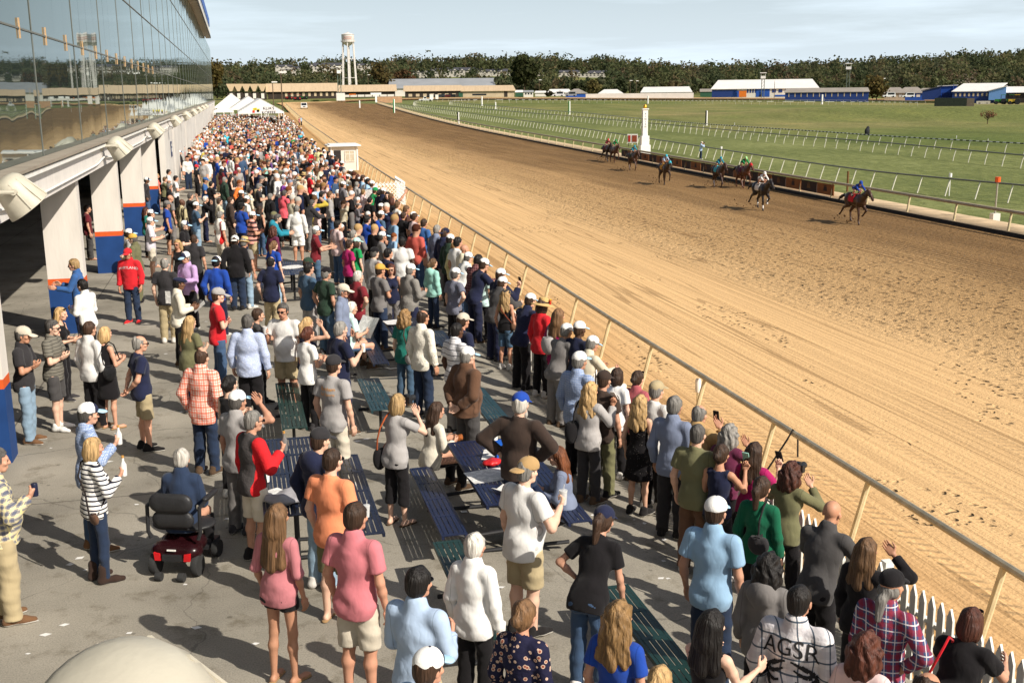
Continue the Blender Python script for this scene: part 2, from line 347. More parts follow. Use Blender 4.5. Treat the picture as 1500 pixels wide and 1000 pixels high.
T1 = line([(1492, 297), (1345, 286), (1160, 256), (1010, 228), (880, 204), (800, 190.5), (700, 175), (640, 165.5), (570, 156)])
def ext(P, y): d = P[0] - P[2]; return np.r_[[P[0] + d * ((P[0][1] - y) / abs(d[1]))], P]
T1, T2, T3 = ext(T1, 10), ext(T2, 10), ext(T3, 10)
xs = X.ravel(); ysr = Y.ravel(); near = np.interp(ysr, T2[:6, 1], T2[:6, 0])
turf = ((xs > inner_x(ysr) - 2) & (xs < near + 9) & (ysr < 640) & (ysr > -60)).astype(np.float32)
A_ = me.attributes.new('turf', 'FLOAT', 'POINT'); A_.data.foreach_set('value', turf)
struct(link('ground', me))

# the paved apron in front of the stand, and the bank down to the rail
def paving(t, L, p):
    g = N(t, 'ShaderNodeNewGeometry'); v = g.outputs['Position']
    c = ramp(t, noise(t, v, .5, 5), [(.3, srgb(126, 121, 111)), (.5, srgb(148, 142, 130)), (.7, srgb(166, 159, 146))])
    c = mixc(t, .85, c, ramp(t, noise(t, v, 60, 3), [(.3, (.7, .7, .7)), (.5, (1, 1, 1)), (.7, (1.2, 1.2, 1.18))]), 'MULTIPLY')
    c = mixc(t, 1.0, c, ramp(t, noise(t, v, 2.2, 6, None, .7), [(.33, (.66, .64, .6)), (.46, (1, 1, 1))]), 'MULTIPLY')
    vo = N(t, 'ShaderNodeTexVoronoi', feature='DISTANCE_TO_EDGE', Scale=.22); nn = N(t, 'ShaderNodeTexNoise', Scale=1.2, Detail=4.0)
    vm = N(t, 'ShaderNodeVectorMath', operation='MULTIPLY_ADD'); L.new(nn.outputs['Color'], vm.inputs[0]); vm.inputs[1].default_value = (.8, .8, 0); L.new(v, vm.inputs[2])
    L.new(v, nn.inputs['Vector']); L.new(vm.outputs[0], vo.inputs['Vector'])
    c = mixc(t, mathn(t, 'MULTIPLY', mathn(t, 'LESS_THAN', vo.outputs['Distance'], .0016), .4), c, srgb(80, 76, 70))
    sx = N(t, 'ShaderNodeSeparateXYZ'); L.new(v, sx.inputs[0]); jx = mathn(t, 'PINGPONG', mathn(t, 'ADD', sx.outputs[0], 100.3), 2.3); jy = mathn(t, 'PINGPONG', mathn(t, 'ADD', sx.outputs[1], 101.0), 3.05)
    c = mixc(t, mathn(t, 'MULTIPLY', mathn(t, 'LESS_THAN', mathn(t, 'MINIMUM', jx, jy), .014), .6), c, srgb(62, 58, 52))
    st = N(t, 'ShaderNodeTexVoronoi', Scale=2.6); L.new(v, st.inputs['Vector']); c = mixc(t, mathn(t, 'MULTIPLY', mathn(t, 'LESS_THAN', st.outputs['Distance'], .07), .45), c, srgb(64, 60, 54))
    L.new(c, p.inputs['Base Color']); b = N(t, 'ShaderNodeBump', Strength=.35, Distance=.01); L.new(noise(t, v, 90, 2), b.inputs['Height']); L.new(b.outputs['Normal'], p.inputs['Normal'])
PAVE = attr_mat('apron_concrete', paving, .88)
yy = np.arange(-30, 330, 3.0); fr = [-14, -8, -3.4, 0, 2.2, 2.9, 3.6, 4.3, 5, 5.6]
V = [np.c_[np.full_like(yy, x), yy, np.full_like(yy, 0) + apron_z(x)] for x in fr] + [np.c_[fence_x(yy) + .12, yy, np.full_like(yy, apron_z(6.3))]]
def grid(name, V, m):
    n = len(V[0]); i = np.arange(n - 1); f = np.concatenate([np.stack([r_ * n + i, (r_ + 1) * n + i, (r_ + 1) * n + i + 1, r_ * n + i + 1], 1) for r_ in range(len(V) - 1)])
    return struct(link(name, mesh_np(name, np.concatenate(V), f, [m], smooth=True)))
grid('apron', V, PAVE)
BANK = mat('bank_dirt', srgb(184, 144, 92), .96, .35, 1.6, .9, 9)
bx_ = [(fence_x(yy) + .12, -.46), (fence_x(yy) + .5, -.6), (fence_x(yy) * .35 + rail_x(yy) * .65 - .5, -1.12), (rail_x(yy) - .56, -1.385)]
far = sm(120, 330, yy) * 2.5
grid('bank', [np.c_[x, yy, np.full_like(yy, z) + np.where(z < -1, track_z(x, yy) + 1.4, far * 0)] for x, z in bx_], BANK)
# weeds along the bank
wv = []; wf = []
for k in range(900):
    y = 6 + 60 * random.random() ** 1.7; x = fence_x(y) + .25 + abs(random.gauss(0, .45)); z = -.55 - .62 * (x - fence_x(y) - .5) / 1.7
    if random.random() < .45 and math.sin(y * 1.7) < 0: continue
    for q in range(3):
        a = random.random() * 6.28; hh = .05 + .1 * random.random(); b = len(wv)
        wv += [(x, y, z - .02), (x + .03 * math.cos(a), y + .03 * math.sin(a), z - .02), (x + hh * math.cos(a + 1), y + hh * math.sin(a + 1), z + hh)]; wf.append([b, b + 1, b + 2])
tag(link('weeds', mesh_np('weeds', wv, wf, [mat('weed', srgb(110, 112, 58), .9)])), 'low dry weeds growing on the dirt bank behind the picket fence', 'weeds', kind='stuff')

# ------------------------------------------------------------------ rails
def rail(name, label, P, zfn, h, spacing, lean, rr_, m_rail, m_post, shape='slant', pr=.035, base=0.0, cap=100, group=None, start=0.0, rmi=None):
    """pipe rail on leaning or goosenecked posts along a line on the ground"""
    P = np.asarray(P, float); d = np.r_[0, np.cumsum(np.hypot(*np.diff(P, axis=0).T))]
    s = np.arange(start, d[-1], spacing); Q = np.stack([np.interp(s, d, P[:, k]) for k in (0, 1)], 1)
    T = np.gradient(Q, axis=0); T /= np.hypot(*T.T)[:, None]; Nn = np.stack([T[:, 1], -T[:, 0]], 1)      # to the right of travel (+X on the stretch)
    root = thing(name, label, 'rail', (Q[0][0], Q[0][1], float(zfn(*Q[0]))), group=group); o0 = root.location.copy()
    zb = zfn(Q[:, 0], Q[:, 1]) + base; top = np.c_[Q + Nn * lean, zb + h]
    b = MB(); b.tube([Vector(q) - o0 for q in top], rr_, 8); ro = b.build('rail_pipe', m_rail, root, True)
    order = sorted(range(len(Q)), key=lambda k: np.hypot(*Q[k])); vis = [k for k in order if -60 < proj(top[k])[0] < 1560][:cap]; rest = [k for k in order if k not in set(vis)]
    def post(mb, k, o):
        q0 = Vector((*Q[k], zb[k] - .1)) - o; q1 = Vector(top[k]) - o; nn = Vector((*Nn[k], 0)) * lean
        if shape == 'slant': mb.bar(q0, q1 - Vector((0, 0, rr_ * .5)), pr, pr, 8)
        else: mb.tube([q0, q0 + Vector((0, 0, h * .5)) + nn * .32, q0 + Vector((0, 0, h * .85)) + nn * .66, q1 - Vector((0, 0, .02))], pr, 7)
    for k in vis:
        m_ = MB(); o = Vector((*Q[k], zb[k])); post(m_, k, o); link('post', m_.mesh('post', m_post, True), root, o - o0)
    if rest and len(order) > cap:
        m_ = MB(); [post(m_, k, o0) for k in rest]; link('far_posts', m_.mesh('far_posts', m_post), root)['kind'] = 'stuff'
    return root
GALV = mat('galvanised_rail', srgb(168, 160, 140), .45, .25, 5, .2, 40, metal=.35)
CREAM = mat('cream_post', srgb(208, 192, 152), .6, .22, 9, .2)
TANR = mat('tan_rail', srgb(182, 168, 140), .55, .15, 4)
GREYR = mat('grey_rail', srgb(120, 118, 112), .5, .1, 3)
WPOST = mat('white_post', srgb(222, 218, 200), .55, .1, 5)
yo = np.arange(-2.0, 330, 3.09)
yo0 = 10.76 - 3.09 * 5
ro = rail('outer_rail', 'galvanised pipe rail on cream gooseneck posts between the crowd and the dirt track', np.stack([rail_x(np.arange(yo0, 400, 1.0)) - .28, np.arange(yo0, 400, 1.0)], 1), track_z, 1.0, 3.09, .28, .052, GALV, CREAM, 'slant', .044)
yi = np.arange(18, 420, 1.0)
rail('inner_rail', 'low tan rail on short cream posts along the inside edge of the dirt track', np.stack([inner_x(yi) + .25, yi], 1), track_z, .86, 4.3, .12, .085, TANR, CREAM, 'slant', .055, base=.18)
rail('turf_rail', 'grey rail with slanted white posts, nearest the dirt track of the turf rails', resample(T1, 1.0), terrain, 1.1, 2.6, .36, .055, GREYR, WPOST, 'slant', .042)
rail('turf_rail', 'middle turf rail with curved white posts and a dark grey pipe', resample(T2, 1.0), terrain, 1.1, 2.75, .3, .06, GREYR, WPOST, 'goose', .04)
def banded(t, L, p):
    g = N(t, 'ShaderNodeNewGeometry'); sx = N(t, 'ShaderNodeSeparateXYZ'); L.new(g.outputs['Position'], sx.inputs[0])
    L.new(mixc(t, mathn(t, 'LESS_THAN', mathn(t, 'PINGPONG', sx.outputs[1], .5), .25), srgb(205, 205, 202), srgb(38, 42, 52)), p.inputs['Base Color'])
STRP = attr_mat('banded_rail', banded, .5)
rail('turf_rail', 'farthest turf rail with curved white posts and a black and white banded pipe', resample(T3, 1.0), terrain, 1.1, 2.75, .3, .06, STRP, WPOST, 'goose', .04)

# picket fence at the front of the apron
PICK = mat('picket_white', srgb(232, 230, 222), .6, .1, 4)
pf = thing('picket_fence', 'white pointed picket fence the front row leans on, beside the bank', 'fence', (5.8, 8, apron_z(6.2)))
pv = MB(); k = 0
for y in np.arange(1.5, 50, .135):
    x = fence_x(y); z = float(apron_z(6.2)); P_ = [(x - 5.8, y - 8 - .045, .06), (x - 5.8, y - 8 + .045, .06), (x - 5.8, y - 8 + .045, .92), (x - 5.8, y - 8, 1.02), (x - 5.8, y - 8 - .045, .92)]
    if 7.2 < y < 20.6 and k < 100:
        m_ = MB(); m_.prism([Vector(q) - Vector(P_[0]) for q in P_], (.022, 0, 0)); o = m_.build('picket', PICK, pf, loc=P_[0]); k += 1
    else: pv.prism(P_, (.022, 0, 0))
o = pv.build('pickets', PICK, pf); o['kind'] = 'stuff'
for z in (.25, .74):
    m_ = MB(); m_.tube([(fence_x(y) - 5.8 + .05, y - 8, z) for y in np.arange(1.5, 50, 2)], .03, 4); m_.build('fence_board', PICK, pf)
for y in np.arange(2, 50, 2.4):
    m_ = MB(); m_.box((fence_x(y) - 5.8 + .09, y - 8, .5), (.09, .09, 1.04)); m_.build('fence_post', PICK, pf)
# ------------------------------------------------------------------ grandstand
GX = -3.45; GY1 = 240.0
SILL, FAS = 4.08, 3.42
gs = thing('grandstand', 'long grandstand with a mirrored glass wall above a white band and square columns', 'grandstand', (GX, 16.8, 0))
def gmb(): return MB()
def gbuild(mb, name, m, smooth=False):
    me = mb.mesh(name, m, smooth); me.transform(Matrix.Translation((-GX, -16.8, 0))); return link(name, me, gs)
gl = bpy.data.materials.new('mirror_glass'); gl.use_nodes = True; t = gl.node_tree; L = t.links; t.nodes.remove(t.nodes['Principled BSDF'])
out = t.nodes['Material Output']; g1 = N(t, 'ShaderNodeBsdfGlossy', Color=(.84, .92, .92, 1), Roughness=.02); d1 = N(t, 'ShaderNodeBsdfDiffuse', Color=(.03, .042, .042, 1))
ms = N(t, 'ShaderNodeMixShader'); fr_ = N(t, 'ShaderNodeFresnel', IOR=1.75); L.new(fr_.outputs[0], ms.inputs[0]); L.new(d1.outputs[0], ms.inputs[1]); L.new(g1.outputs[0], ms.inputs[2]); L.new(ms.outputs[0], out.inputs['Surface'])
gg = N(t, 'ShaderNodeNewGeometry'); nn = noise(t, gg.outputs['Position'], .55, 1, (1, .8, .35)); bmp = N(t, 'ShaderNodeBump', Strength=.25, Distance=.05)
L.new(nn, bmp.inputs['Height']); L.new(bmp.outputs['Normal'], g1.inputs['Normal'])
rnd = random.Random(3); V = []; Fc = []; rows = [SILL, 6.3, 8.42, 11.2, 14.05]; yb = np.arange(-4.9, GY1 + 1, 1.45)
for a, b in zip(yb[:-1], yb[1:]):
    for z0, z1 in zip(rows[:-1], rows[1:]):
        e = [rnd.uniform(-.0016, .0016) for _ in range(2)]; o = len(V)
        V += [(GX + e[0], a, z0), (GX - e[0], b, z0), (GX - e[0] + e[1], b, z1), (GX + e[0] + e[1], a, z1)]; Fc.append([o, o + 1, o + 2, o + 3])
me = mesh_np('glass_wall', V, Fc, [gl]); me.transform(Matrix.Translation((-GX, -16.8, 0))); link('glass_wall', me, gs)
MULL = mat('mullion_metal', srgb(120, 122, 116), .5, .1, 3, metal=.3); CLAMP = mat('clamp_brass', srgb(190, 158, 120), .5)
b = gmb()
for y in np.arange(-.55, GY1, 5.8): b.box((GX + .008, y + .0, (SILL + 14.05) / 2), (.012, .014, 14.05 - SILL))
gbuild(b, 'mullions', MULL)
b = gmb(); [b.box((GX + .012, (GY1 - 5) / 2, z), (.026, GY1 + 5, .03)) for z in rows[1:-1]]; gbuild(b, 'transoms', MULL)
for y in np.arange(22.75 - 2.9 * 4, 60, 2.9):
    b = gmb(); b.box((GX + .02, y - 1.45, 6.3), (.03, .022, .34)); gbuild(b, 'glass_clamp', CLAMP)
FASM = mat('fascia_white', srgb(224, 218, 212), .6, .07, 1.2, .1, 30, stretch=(1, 6, .4))
CONC = mat('ledge_grey', srgb(150, 140, 126), .8, .15, 2)
yl = (GY1 - 14) / 2; yw = GY1 + 14
b = gmb(); b.box((GX + .09, yl, 3.72), (.2, yw, .6)); gbuild(b, 'fascia', FASM)
b = gmb(); b.box((GX + .17, yl, SILL - .03), (.36, yw, .05)); gbuild(b, 'ledge', CONC)
b = gmb(); b.box((GX + .15, yl, 3.955), (.32, yw, .075)); gbuild(b, 'drip_edge', WHITE)
# conduit with loops past each floodlight
LAMPY = [1.9, 16.36, 30.6, 45.4, 62.0, 77.3, 92.3, 107.5, 122.5, 137.5]
b = gmb(); path = []
for y in np.arange(-3, 140, .5):
    d = min(abs(y - q) for q in LAMPY); path.append((GX + .235, y, 3.55 + .1 * math.exp(-(d / 1.1) ** 2)))
b.tube(path, .022, 6); gbuild(b, 'conduit', WHITE, True)
# columns (deep fins), white above an orange line and a blue foot
CW = mat('column_white', srgb(222, 215, 206), .7, .12, 3, .15, 20, stretch=(1, 1, .2)); ORG = mat('stripe_orange', srgb(214, 92, 40), .6, .1); BLU = mat('foot_blue', srgb(30, 66, 122), .55, .2, 2)
CY = [7.6, 16.8, 26.2, 35.2, 44.4, 52.6]
for y in CY:
    m_ = MB(); yc = .22
    for z0, z1, c in ((0, 1.1, 2), (1.1, 1.24, 1), (1.24, FAS + .02, 0)):
        m_.cur = c; m_.box((-.38, yc, (z0 + z1) / 2), (.76 + .006 * c, .44 + .006 * c, z1 - z0))
    o = m_.build('column', [CW, ORG, BLU], gs); o.location = (.05, y - 16.8, 0)
# ribbed wall beyond the columns, with its stripe, and recessed doors
SIDE = bpy.data.materials.new('ribbed_siding'); SIDE.use_nodes = True; t = SIDE.node_tree; p = t.nodes['Principled BSDF']; p.inputs['Roughness'].default_value = .6
g = N(t, 'ShaderNodeNewGeometry'); sx = N(t, 'ShaderNodeSeparateXYZ'); t.links.new(g.outputs['Position'], sx.inputs[0])
pp = mathn(t, 'PINGPONG', sx.outputs[1], .3); t.links.new(ramp(t, noise(t, g.outputs['Position'], .7, 4), [(.3, srgb(206, 200, 192)), (.7, srgb(226, 220, 212))]), p.inputs['Base Color'])
bb = N(t, 'ShaderNodeBump', Strength=.7, Distance=.06); t.links.new(mathn(t, 'SMOOTH_MIN', pp, .1, .05), bb.inputs['Height']); t.links.new(bb.outputs['Normal'], p.inputs['Normal'])
doors = [(66.5, 1.6), (84, 2.2), (108, 2.0), (140, 2.0), (170, 2.0)]; y0 = 58.6
for (yd, wd) in doors + [(GY1, 0)]:
    b = gmb(); b.box((GX + .0, (y0 + yd) / 2, 1.71), (.3, yd - y0, 3.42))
    gbuild(b, 'wall_panel', [SIDE, ORG, BLU])
    if wd:
        b = gmb(); b.box((GX - .5, yd + wd / 2, 1.7), (.06, wd, 3.42)); gbuild(b, 'door', mat('door_dark', srgb(48, 44, 44), .6))
    y0 = yd + wd
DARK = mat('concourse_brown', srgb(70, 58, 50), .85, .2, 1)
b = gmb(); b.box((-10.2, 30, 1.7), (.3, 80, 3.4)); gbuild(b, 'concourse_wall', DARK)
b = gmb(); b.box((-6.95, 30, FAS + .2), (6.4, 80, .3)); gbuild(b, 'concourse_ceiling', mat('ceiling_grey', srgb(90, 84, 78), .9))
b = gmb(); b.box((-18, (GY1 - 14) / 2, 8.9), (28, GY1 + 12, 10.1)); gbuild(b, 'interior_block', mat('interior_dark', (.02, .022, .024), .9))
# roof edge
pe = at_x(309, 57.8, -2.58); pb = at_x(305.8, 27.8, -2.55)
ye = float(pe[1]); ybl = float(pb[1])
RS = mat('soffit_white', srgb(226, 222, 214), .6, .06)
b = gmb(); b.box((-12, (ye - 14) / 2, 14.9), (18.7, ye + 14, .9)); gbuild(b, 'roof', RS)
b = gmb(); b.box((-2.615, (ye - 14) / 2, 14.35), (.07, ye + 14, .3)); gbuild(b, 'gutter', mat('gutter_dark', srgb(70, 66, 62), .6))
b = gmb(); b.box((-2.55, (ybl - 14) / 2, 15.95), (.12, ybl + 14, 1.15)); gbuild(b, 'blue_sign_band', mat('sign_blue', srgb(52, 96, 178), .5, .08))
for y in np.arange(20, ye, 3.6): b = gmb(); b.box((-3.02, y, 14.3), (.75, .16, .3)); gbuild(b, 'soffit_bracket', RS)
m_ = MB(); m_.box((GX + .18, 63.9, 2.35), (.03, .75, .8)); sg_ = tag(m_.build('wall_sign', mat('sign_navy', srgb(26, 46, 92), .5)), 'small blue and white sign plate fixed on the white grandstand wall', 'sign')
sm_ = MB(); sm_.box((GX + .2, 63.9, 2.55), (.02, .14, .14)); sm_.box((GX + .2, 63.9, 2.3), (.02, .34, .2)); sm_.build('pictogram', WHITE, sg_)

# floodlights on the fascia
FG = mat('floodlight_shell', srgb(188, 182, 166), .45, .1, 4, .1, 30); LENS = mat('floodlight_lens', srgb(120, 118, 110), .2)
pl_ = [(.02, .43), (.12, .42), (.22, .385), (.29, .32), (.33, .22), (.345, .08), (.37, -.06), (.42, -.24), (.425, -.3)]
hood = MB(); hood.lathe(pl_, n=28)
for k in range(5):
    a = math.radians(-70 + 35 * k); hood.bar((.3 * math.cos(a), .3 * math.sin(a), .29), (.437 * math.cos(a), .437 * math.sin(a), -.28), .014, n=5)
hood_me = hood.mesh('hood', FG, True)
lens = MB(); lens.lathe([(.4, -.285), (.4, -.31)], n=24); lens_me = lens.mesh('lens', LENS)
arm = MB(); arm.tube([(-.52, -.45, .1), (-.5, -.45, .1), (.02, -.45, .1)], .045, 8); arm.bar((0, -.48, .1), (0, -.3, .1), .06, n=10); arm.box((-.53, -.3, .1), (.04, .5, .3)); arm_me = arm.mesh('bracket', FG, True)
where = ['lowest and largest, white dome at the bottom edge of the picture', 'in front of the nearest white column', 'second along from the nearest column', 'above the column with the orange line behind red jacket man', 'where the columns end', 'on the ribbed wall', 'above the far doors', 'small in the distance', 'tiny, near the tents', 'tiniest, last before the tents']
for k, y in enumerate(LAMPY):
    nm = ['cream floodlight hood with ribs, largest, its dome rising over the apron', 'cream floodlight hood on a bracket at the nearest white column', 'cream floodlight hood casting a slanting shadow on the second column',
          'cream floodlight hood third along the white band from the near column', 'cream floodlight hood fourth along the band, where the columns stop', 'cream floodlight hood fifth along the band, over the ribbed wall',
          'cream floodlight hood sixth along the band, small', 'cream floodlight hood seventh along the band, far off', 'cream floodlight hood eighth along the band, tiny', 'cream floodlight hood ninth along the band, last and smallest'][k]
    z = 3.86
    if k == 0: P0 = CP + ray(205, 1108) * 4.45; x, yy_, z = P0[0], P0[1], P0[2]
    else: x, yy_ = -2.86, y
    fl = thing('floodlight', nm, 'floodlight', (x, yy_, z), group='floodlights along the grandstand')
    h_ = link('hood', hood_me, fl); h_.rotation_euler = (R(14), R(-34), R(-10)) if k else (R(20), R(-24), R(24))
    if k: fl.scale = (.7, .7, .7)
    l_ = link('lens', lens_me, fl); l_.rotation_euler = h_.rotation_euler
    a_ = link('bracket', arm_me, fl)

# ------------------------------------------------------------------ far buildings
ROOFT = mat('roof_tan', srgb(196, 172, 140), .8, .1, .15, stretch=(8, 1, 1)); ROOFW = mat('roof_white', srgb(226, 222, 216), .6, .06, .3)
ROOFG = mat('roof_grey', srgb(150, 152, 154), .6, .12, .12); ROOFD = mat('roof_slate', srgb(74, 74, 80), .8, .15, .5); ROOFB = mat('roof_weathered', srgb(150, 142, 132), .8, .15, .3)
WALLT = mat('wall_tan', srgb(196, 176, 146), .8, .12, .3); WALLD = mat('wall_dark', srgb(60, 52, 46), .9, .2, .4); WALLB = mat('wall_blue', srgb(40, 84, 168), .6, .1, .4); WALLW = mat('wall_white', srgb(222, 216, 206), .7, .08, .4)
WALLBD = mat('wall_blue_deep', srgb(34, 58, 118), .6, .1, .4); WALLG = mat('wall_green', srgb(52, 92, 70), .7, .1, .4); ORD = mat('door_orange', srgb(222, 120, 38), .6, .08); WIN = mat('window_dark', srgb(36, 40, 46), .3); GABG = mat('gable_grey', srgb(140, 130, 124), .8)
def place(x, y, d): p = at_r(x, y, d); return p, -math.atan2(p[0], p[1])
def mpx(d): return math.hypot(d, 0) / (F / .976) if False else d * .985 / F
def barn(label, x0, x1, yb, ye, yr, d, roof, wall, depth=16, hip=0.0, over=.5, doors=(), wins=(), gable=None, cat='barn', name='barn', rot=0.0, skew=0.0):
    """gabled shed seen side-on: x0..x1 wide, base yb, eaves ye, ridge yr; doors/wins = (fx0,fx1,fz0,fz1,material)"""
    p, rz = place((x0 + x1) / 2, yb, d); k = mpx(d); W = (x1 - x0) * k; he = max(1.5, (yb - ye) * k); hr = max(he + .6, (yb - yr) * k)
    z0 = min(p[2], float(terrain(p[0], p[1]))) - 1.0; dz = p[2] - z0
    root = thing(name, label, cat, (p[0], p[1], z0), rz + rot)
    b = MB(); b.box((0, depth / 2, (he + dz) / 2), (W, depth, he + dz)); H_ = he + dz
    b.build('wall', wall, root)
    g = MB()
    for s in (-1, 1): g.prism([(s * (W / 2 - .05), .05, H_), (s * (W / 2 - .05), depth - .05, H_), (s * (W / 2 - hip * W - .05), depth / 2, hr + dz - .1)], (-s * .12, 0, 0))
    g.build('gable', gable or wall, root)
    r = MB(); o = over; hh = hr + dz
    for s, y_ in ((-1, -o), (1, depth + o)):
        q = [(-W / 2 - o, y_, H_ - .12), (W / 2 + o, y_, H_ - .12), (W / 2 + o - hip * W + skew, depth / 2, hh), (-W / 2 - o + hip * W + skew, depth / 2, hh)]
        r.prism(q, (0, 0, .18))
    r.build('roof', roof, root)
    for nm, L_ in (('door', doors), ('window', wins)):
        for a, c, e, f_, m in L_:
            b = MB(); b.box((0, 0, 0), ((c - a) * W, .12, (f_ - e) * he)); b.build(nm, m, root, loc=(-W / 2 + (a + c) / 2 * W, -.03, dz + (e + f_) / 2 * he))
    return root
def bays(n, a, b, z0, z1, m, fill=.7): s = (b - a) / n; return [(a + s * (k + (1 - fill) / 2), a + s * (k + (1 + fill) / 2), z0, z1, m) for k in range(n)]
for k, x in enumerate((334, 345, 356.5, 368, 380)):
    q = ['leftmost of the five tan gabled stable ends beyond the tents', 'second of the five tan gabled stable ends beyond the tents', 'middle of the five tan gabled stable ends beyond the tents', 'fourth of the five tan gabled stable ends beyond the tents', 'fifth tan gabled stable end, joining the long tan barn'][k]
    p, rz = place(x + 5, 143, 560); kk = mpx(560); root = thing('stable', q, 'stable', (p[0], p[1], p[2] - .6), rz, 'row of tan stable ends'); W = 12.2 * kk
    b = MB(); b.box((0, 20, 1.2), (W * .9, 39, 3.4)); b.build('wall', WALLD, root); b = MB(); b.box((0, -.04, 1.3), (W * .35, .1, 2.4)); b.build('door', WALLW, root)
    b = MB(); hr = 20.5 * kk
    b.prism([(-W * .52, -.6, hr), (-W * .14, -.6, hr * .5), (W * .14, -.6, hr * .5), (W * .52, -.6, hr)], (0, 42, 0))
    b.build('roof', ROOFT, root)
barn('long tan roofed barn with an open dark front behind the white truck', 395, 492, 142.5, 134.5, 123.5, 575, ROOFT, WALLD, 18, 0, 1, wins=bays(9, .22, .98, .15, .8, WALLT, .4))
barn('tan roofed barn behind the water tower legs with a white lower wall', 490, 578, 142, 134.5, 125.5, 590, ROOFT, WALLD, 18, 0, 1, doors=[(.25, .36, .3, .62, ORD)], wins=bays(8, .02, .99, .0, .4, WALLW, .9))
barn('large warehouse with a patched grey and white roof behind the tan barns', 572, 724, 141.5, 129.5, 116, 700, ROOFG, WALLW, 42, 0, .8, gable=GABG)
p, rz = place(640, 116, 719); k = mpx(700)
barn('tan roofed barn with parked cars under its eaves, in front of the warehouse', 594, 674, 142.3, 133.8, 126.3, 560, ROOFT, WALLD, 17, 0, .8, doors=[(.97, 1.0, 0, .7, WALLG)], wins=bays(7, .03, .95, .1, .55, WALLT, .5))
barn('tan roofed barn with tan block walls, nearest the big dark tree', 672, 753, 142.3, 133.8, 126.3, 562, ROOFT, WALLT, 17, .04, .8, doors=[(.82, .88, 0, .9, WALLD), (.03, .08, 0, .75, WALLG)], wins=[(.25, .5, .3, .55, WIN)])
barn('tiny white office cabin with three windows beside the tan barn', 767, 781, 141.6, 135.2, 133.6, 560, ROOFG, WALLW, 4, 0, .3, wins=bays(3, .1, .95, .45, .8, WIN, .55), cat='cabin', name='cabin')
barn('little green and blue portable shed beside the white cabin', 755, 766, 140.8, 135.4, 133.0, 566, ROOFW, WALLG, 4, 0, .2, cat='shed', name='shed')
barn('open white shed with a low roof among parked vans', 784, 800, 140.4, 137, 134, 590, ROOFW, WALLW, 8, .1, .4, cat='shed', name='shed')
barn('long curved white canopy roof behind two dark bushes', 803, 836, 140, 136.5, 131.5, 610, ROOFW, WALLW, 9, .12, .5, cat='shed', name='shed')
barn('pyramid roofed grey green pavilion with blue sides', 829, 860, 141.8, 138.8, 131.2, 560, ROOFB, WALLB, 18, .42, .3, cat='pavilion', name='pavilion')
barn('white hipped tent roof over blue sides near the white board fence', 877, 912, 141.8, 139, 132, 560, ROOFW, WALLB, 18, .25, .3, cat='tent', name='marquee')
barn('green gabled barn with a white roof behind the white board fence', 941, 1011, 141, 135.6, 128.3, 600, ROOFW, WALLG, 26, .06, .8, gable=WALLG)
barn('small green shed with a pale roof left of the big blue barn', 1026, 1046, 141, 134.8, 131.3, 600, ROOFB, WALLG, 8, 0, .3, cat='shed', name='shed')
barn('big blue barn with a white roof, orange doors and a grey left gable', 1046, 1193, 142, 130.6, 118.4, 560, ROOFW, WALLW, 24, .06, .6, gable=GABG,
     doors=[(.26, .33, 0, .78, ORD), (.45, .48, 0, .62, ORD)], wins=[(0, .24, 0, .9, WALLBD), (.2, .26, 0, .8, WALLB), (.42, .55, 0, .95, WALLB), (.6, .98, 0, .22, WALLB)] + bays(4, .33, .43, .5, .95, WALLBD, .6) + bays(7, .56, .98, .5, .9, WALLBD, .6))
barn('long low stable with a grey roof and dark blue stalls', 1154, 1267, 142.6, 135.6, 130.4, 500, ROOFB, WALLBD, 10, .02, .4, wins=bays(13, .01, .97, .1, .9, WALLT, .13))
for k, (a, b_, yr) in enumerate(((1297, 1324, 130), (1316, 1352, 129.6), (1344, 1372, 131))):
    barn(['low grey hipped roof house, leftmost of the cluster beside the blue sheds', 'larger grey hipped roof house in the middle of the cluster by the blue sheds', 'grey hipped roof house half behind the dark blue slanted shed'][k], a, b_, 143, 137, yr, 520 + 14 * k, ROOFB, WALLB if k == 1 else WALLT, 12, .3, .4, cat='house', name='house', wins=bays(3, .1, .9, .1, .7, WALLW, .5))
def lean(label, x0, x1, yb, yl, yr, d, wall, roof, side, wins=(), depth=14):
    p, rz = place((x0 + x1) / 2, yb, d); k = mpx(d); W = (x1 - x0) * k; hl, hr = (yb - yl) * k, (yb - yr) * k
    root = thing('shed', label, 'shed', (p[0], p[1], p[2] - .5), rz); b = MB(); b.prism([(-W / 2, 0, 0), (W / 2, 0, 0), (W / 2, 0, hr + .5), (-W / 2, 0, hl + .5)], (0, depth, 0)); b.build('wall', wall, root)
    b = MB(); b.prism([(-W / 2 - .4, -.4, hl + .52), (W / 2 + .4, -.4, hr + .52), (W / 2 + .4, -.4, hr + .8), (-W / 2 - .4, -.4, hl + .8)], (0, depth + .8, 0)); b.build('roof', roof, root)
    for a, c, z0, z1, m in wins: b = MB(); b.box((0, 0, 0), ((c - a) * W, .1, z1 - z0)); b.build('window', m, root, loc=(-W / 2 + (a + c) / 2 * W, -.03, .5 + (z0 + z1) / 2))
    return root
lean('dark blue shed with a slanted roof and bright blue right side', 1352, 1376, 144.2, 134.4, 128.4, 480, WALLBD, ROOFD, 0)
lean('bright blue shed with a thin white roof, tallest of the blue sheds', 1375, 1399, 144.2, 128.6, 127.4, 484, WALLB, ROOFW, 0, wins=[(.25, .95, .1, 2.2, WALLBD)])
barn('blue stable with a broad white roof and nine square windows', 1399, 1452, 144.4, 135, 125, 470, ROOFW, WALLBD, 20, 0, .4, skew=4, wins=bays(9, .03, .97, .3, .75, WALLT, .4), cat='stable', name='stable')
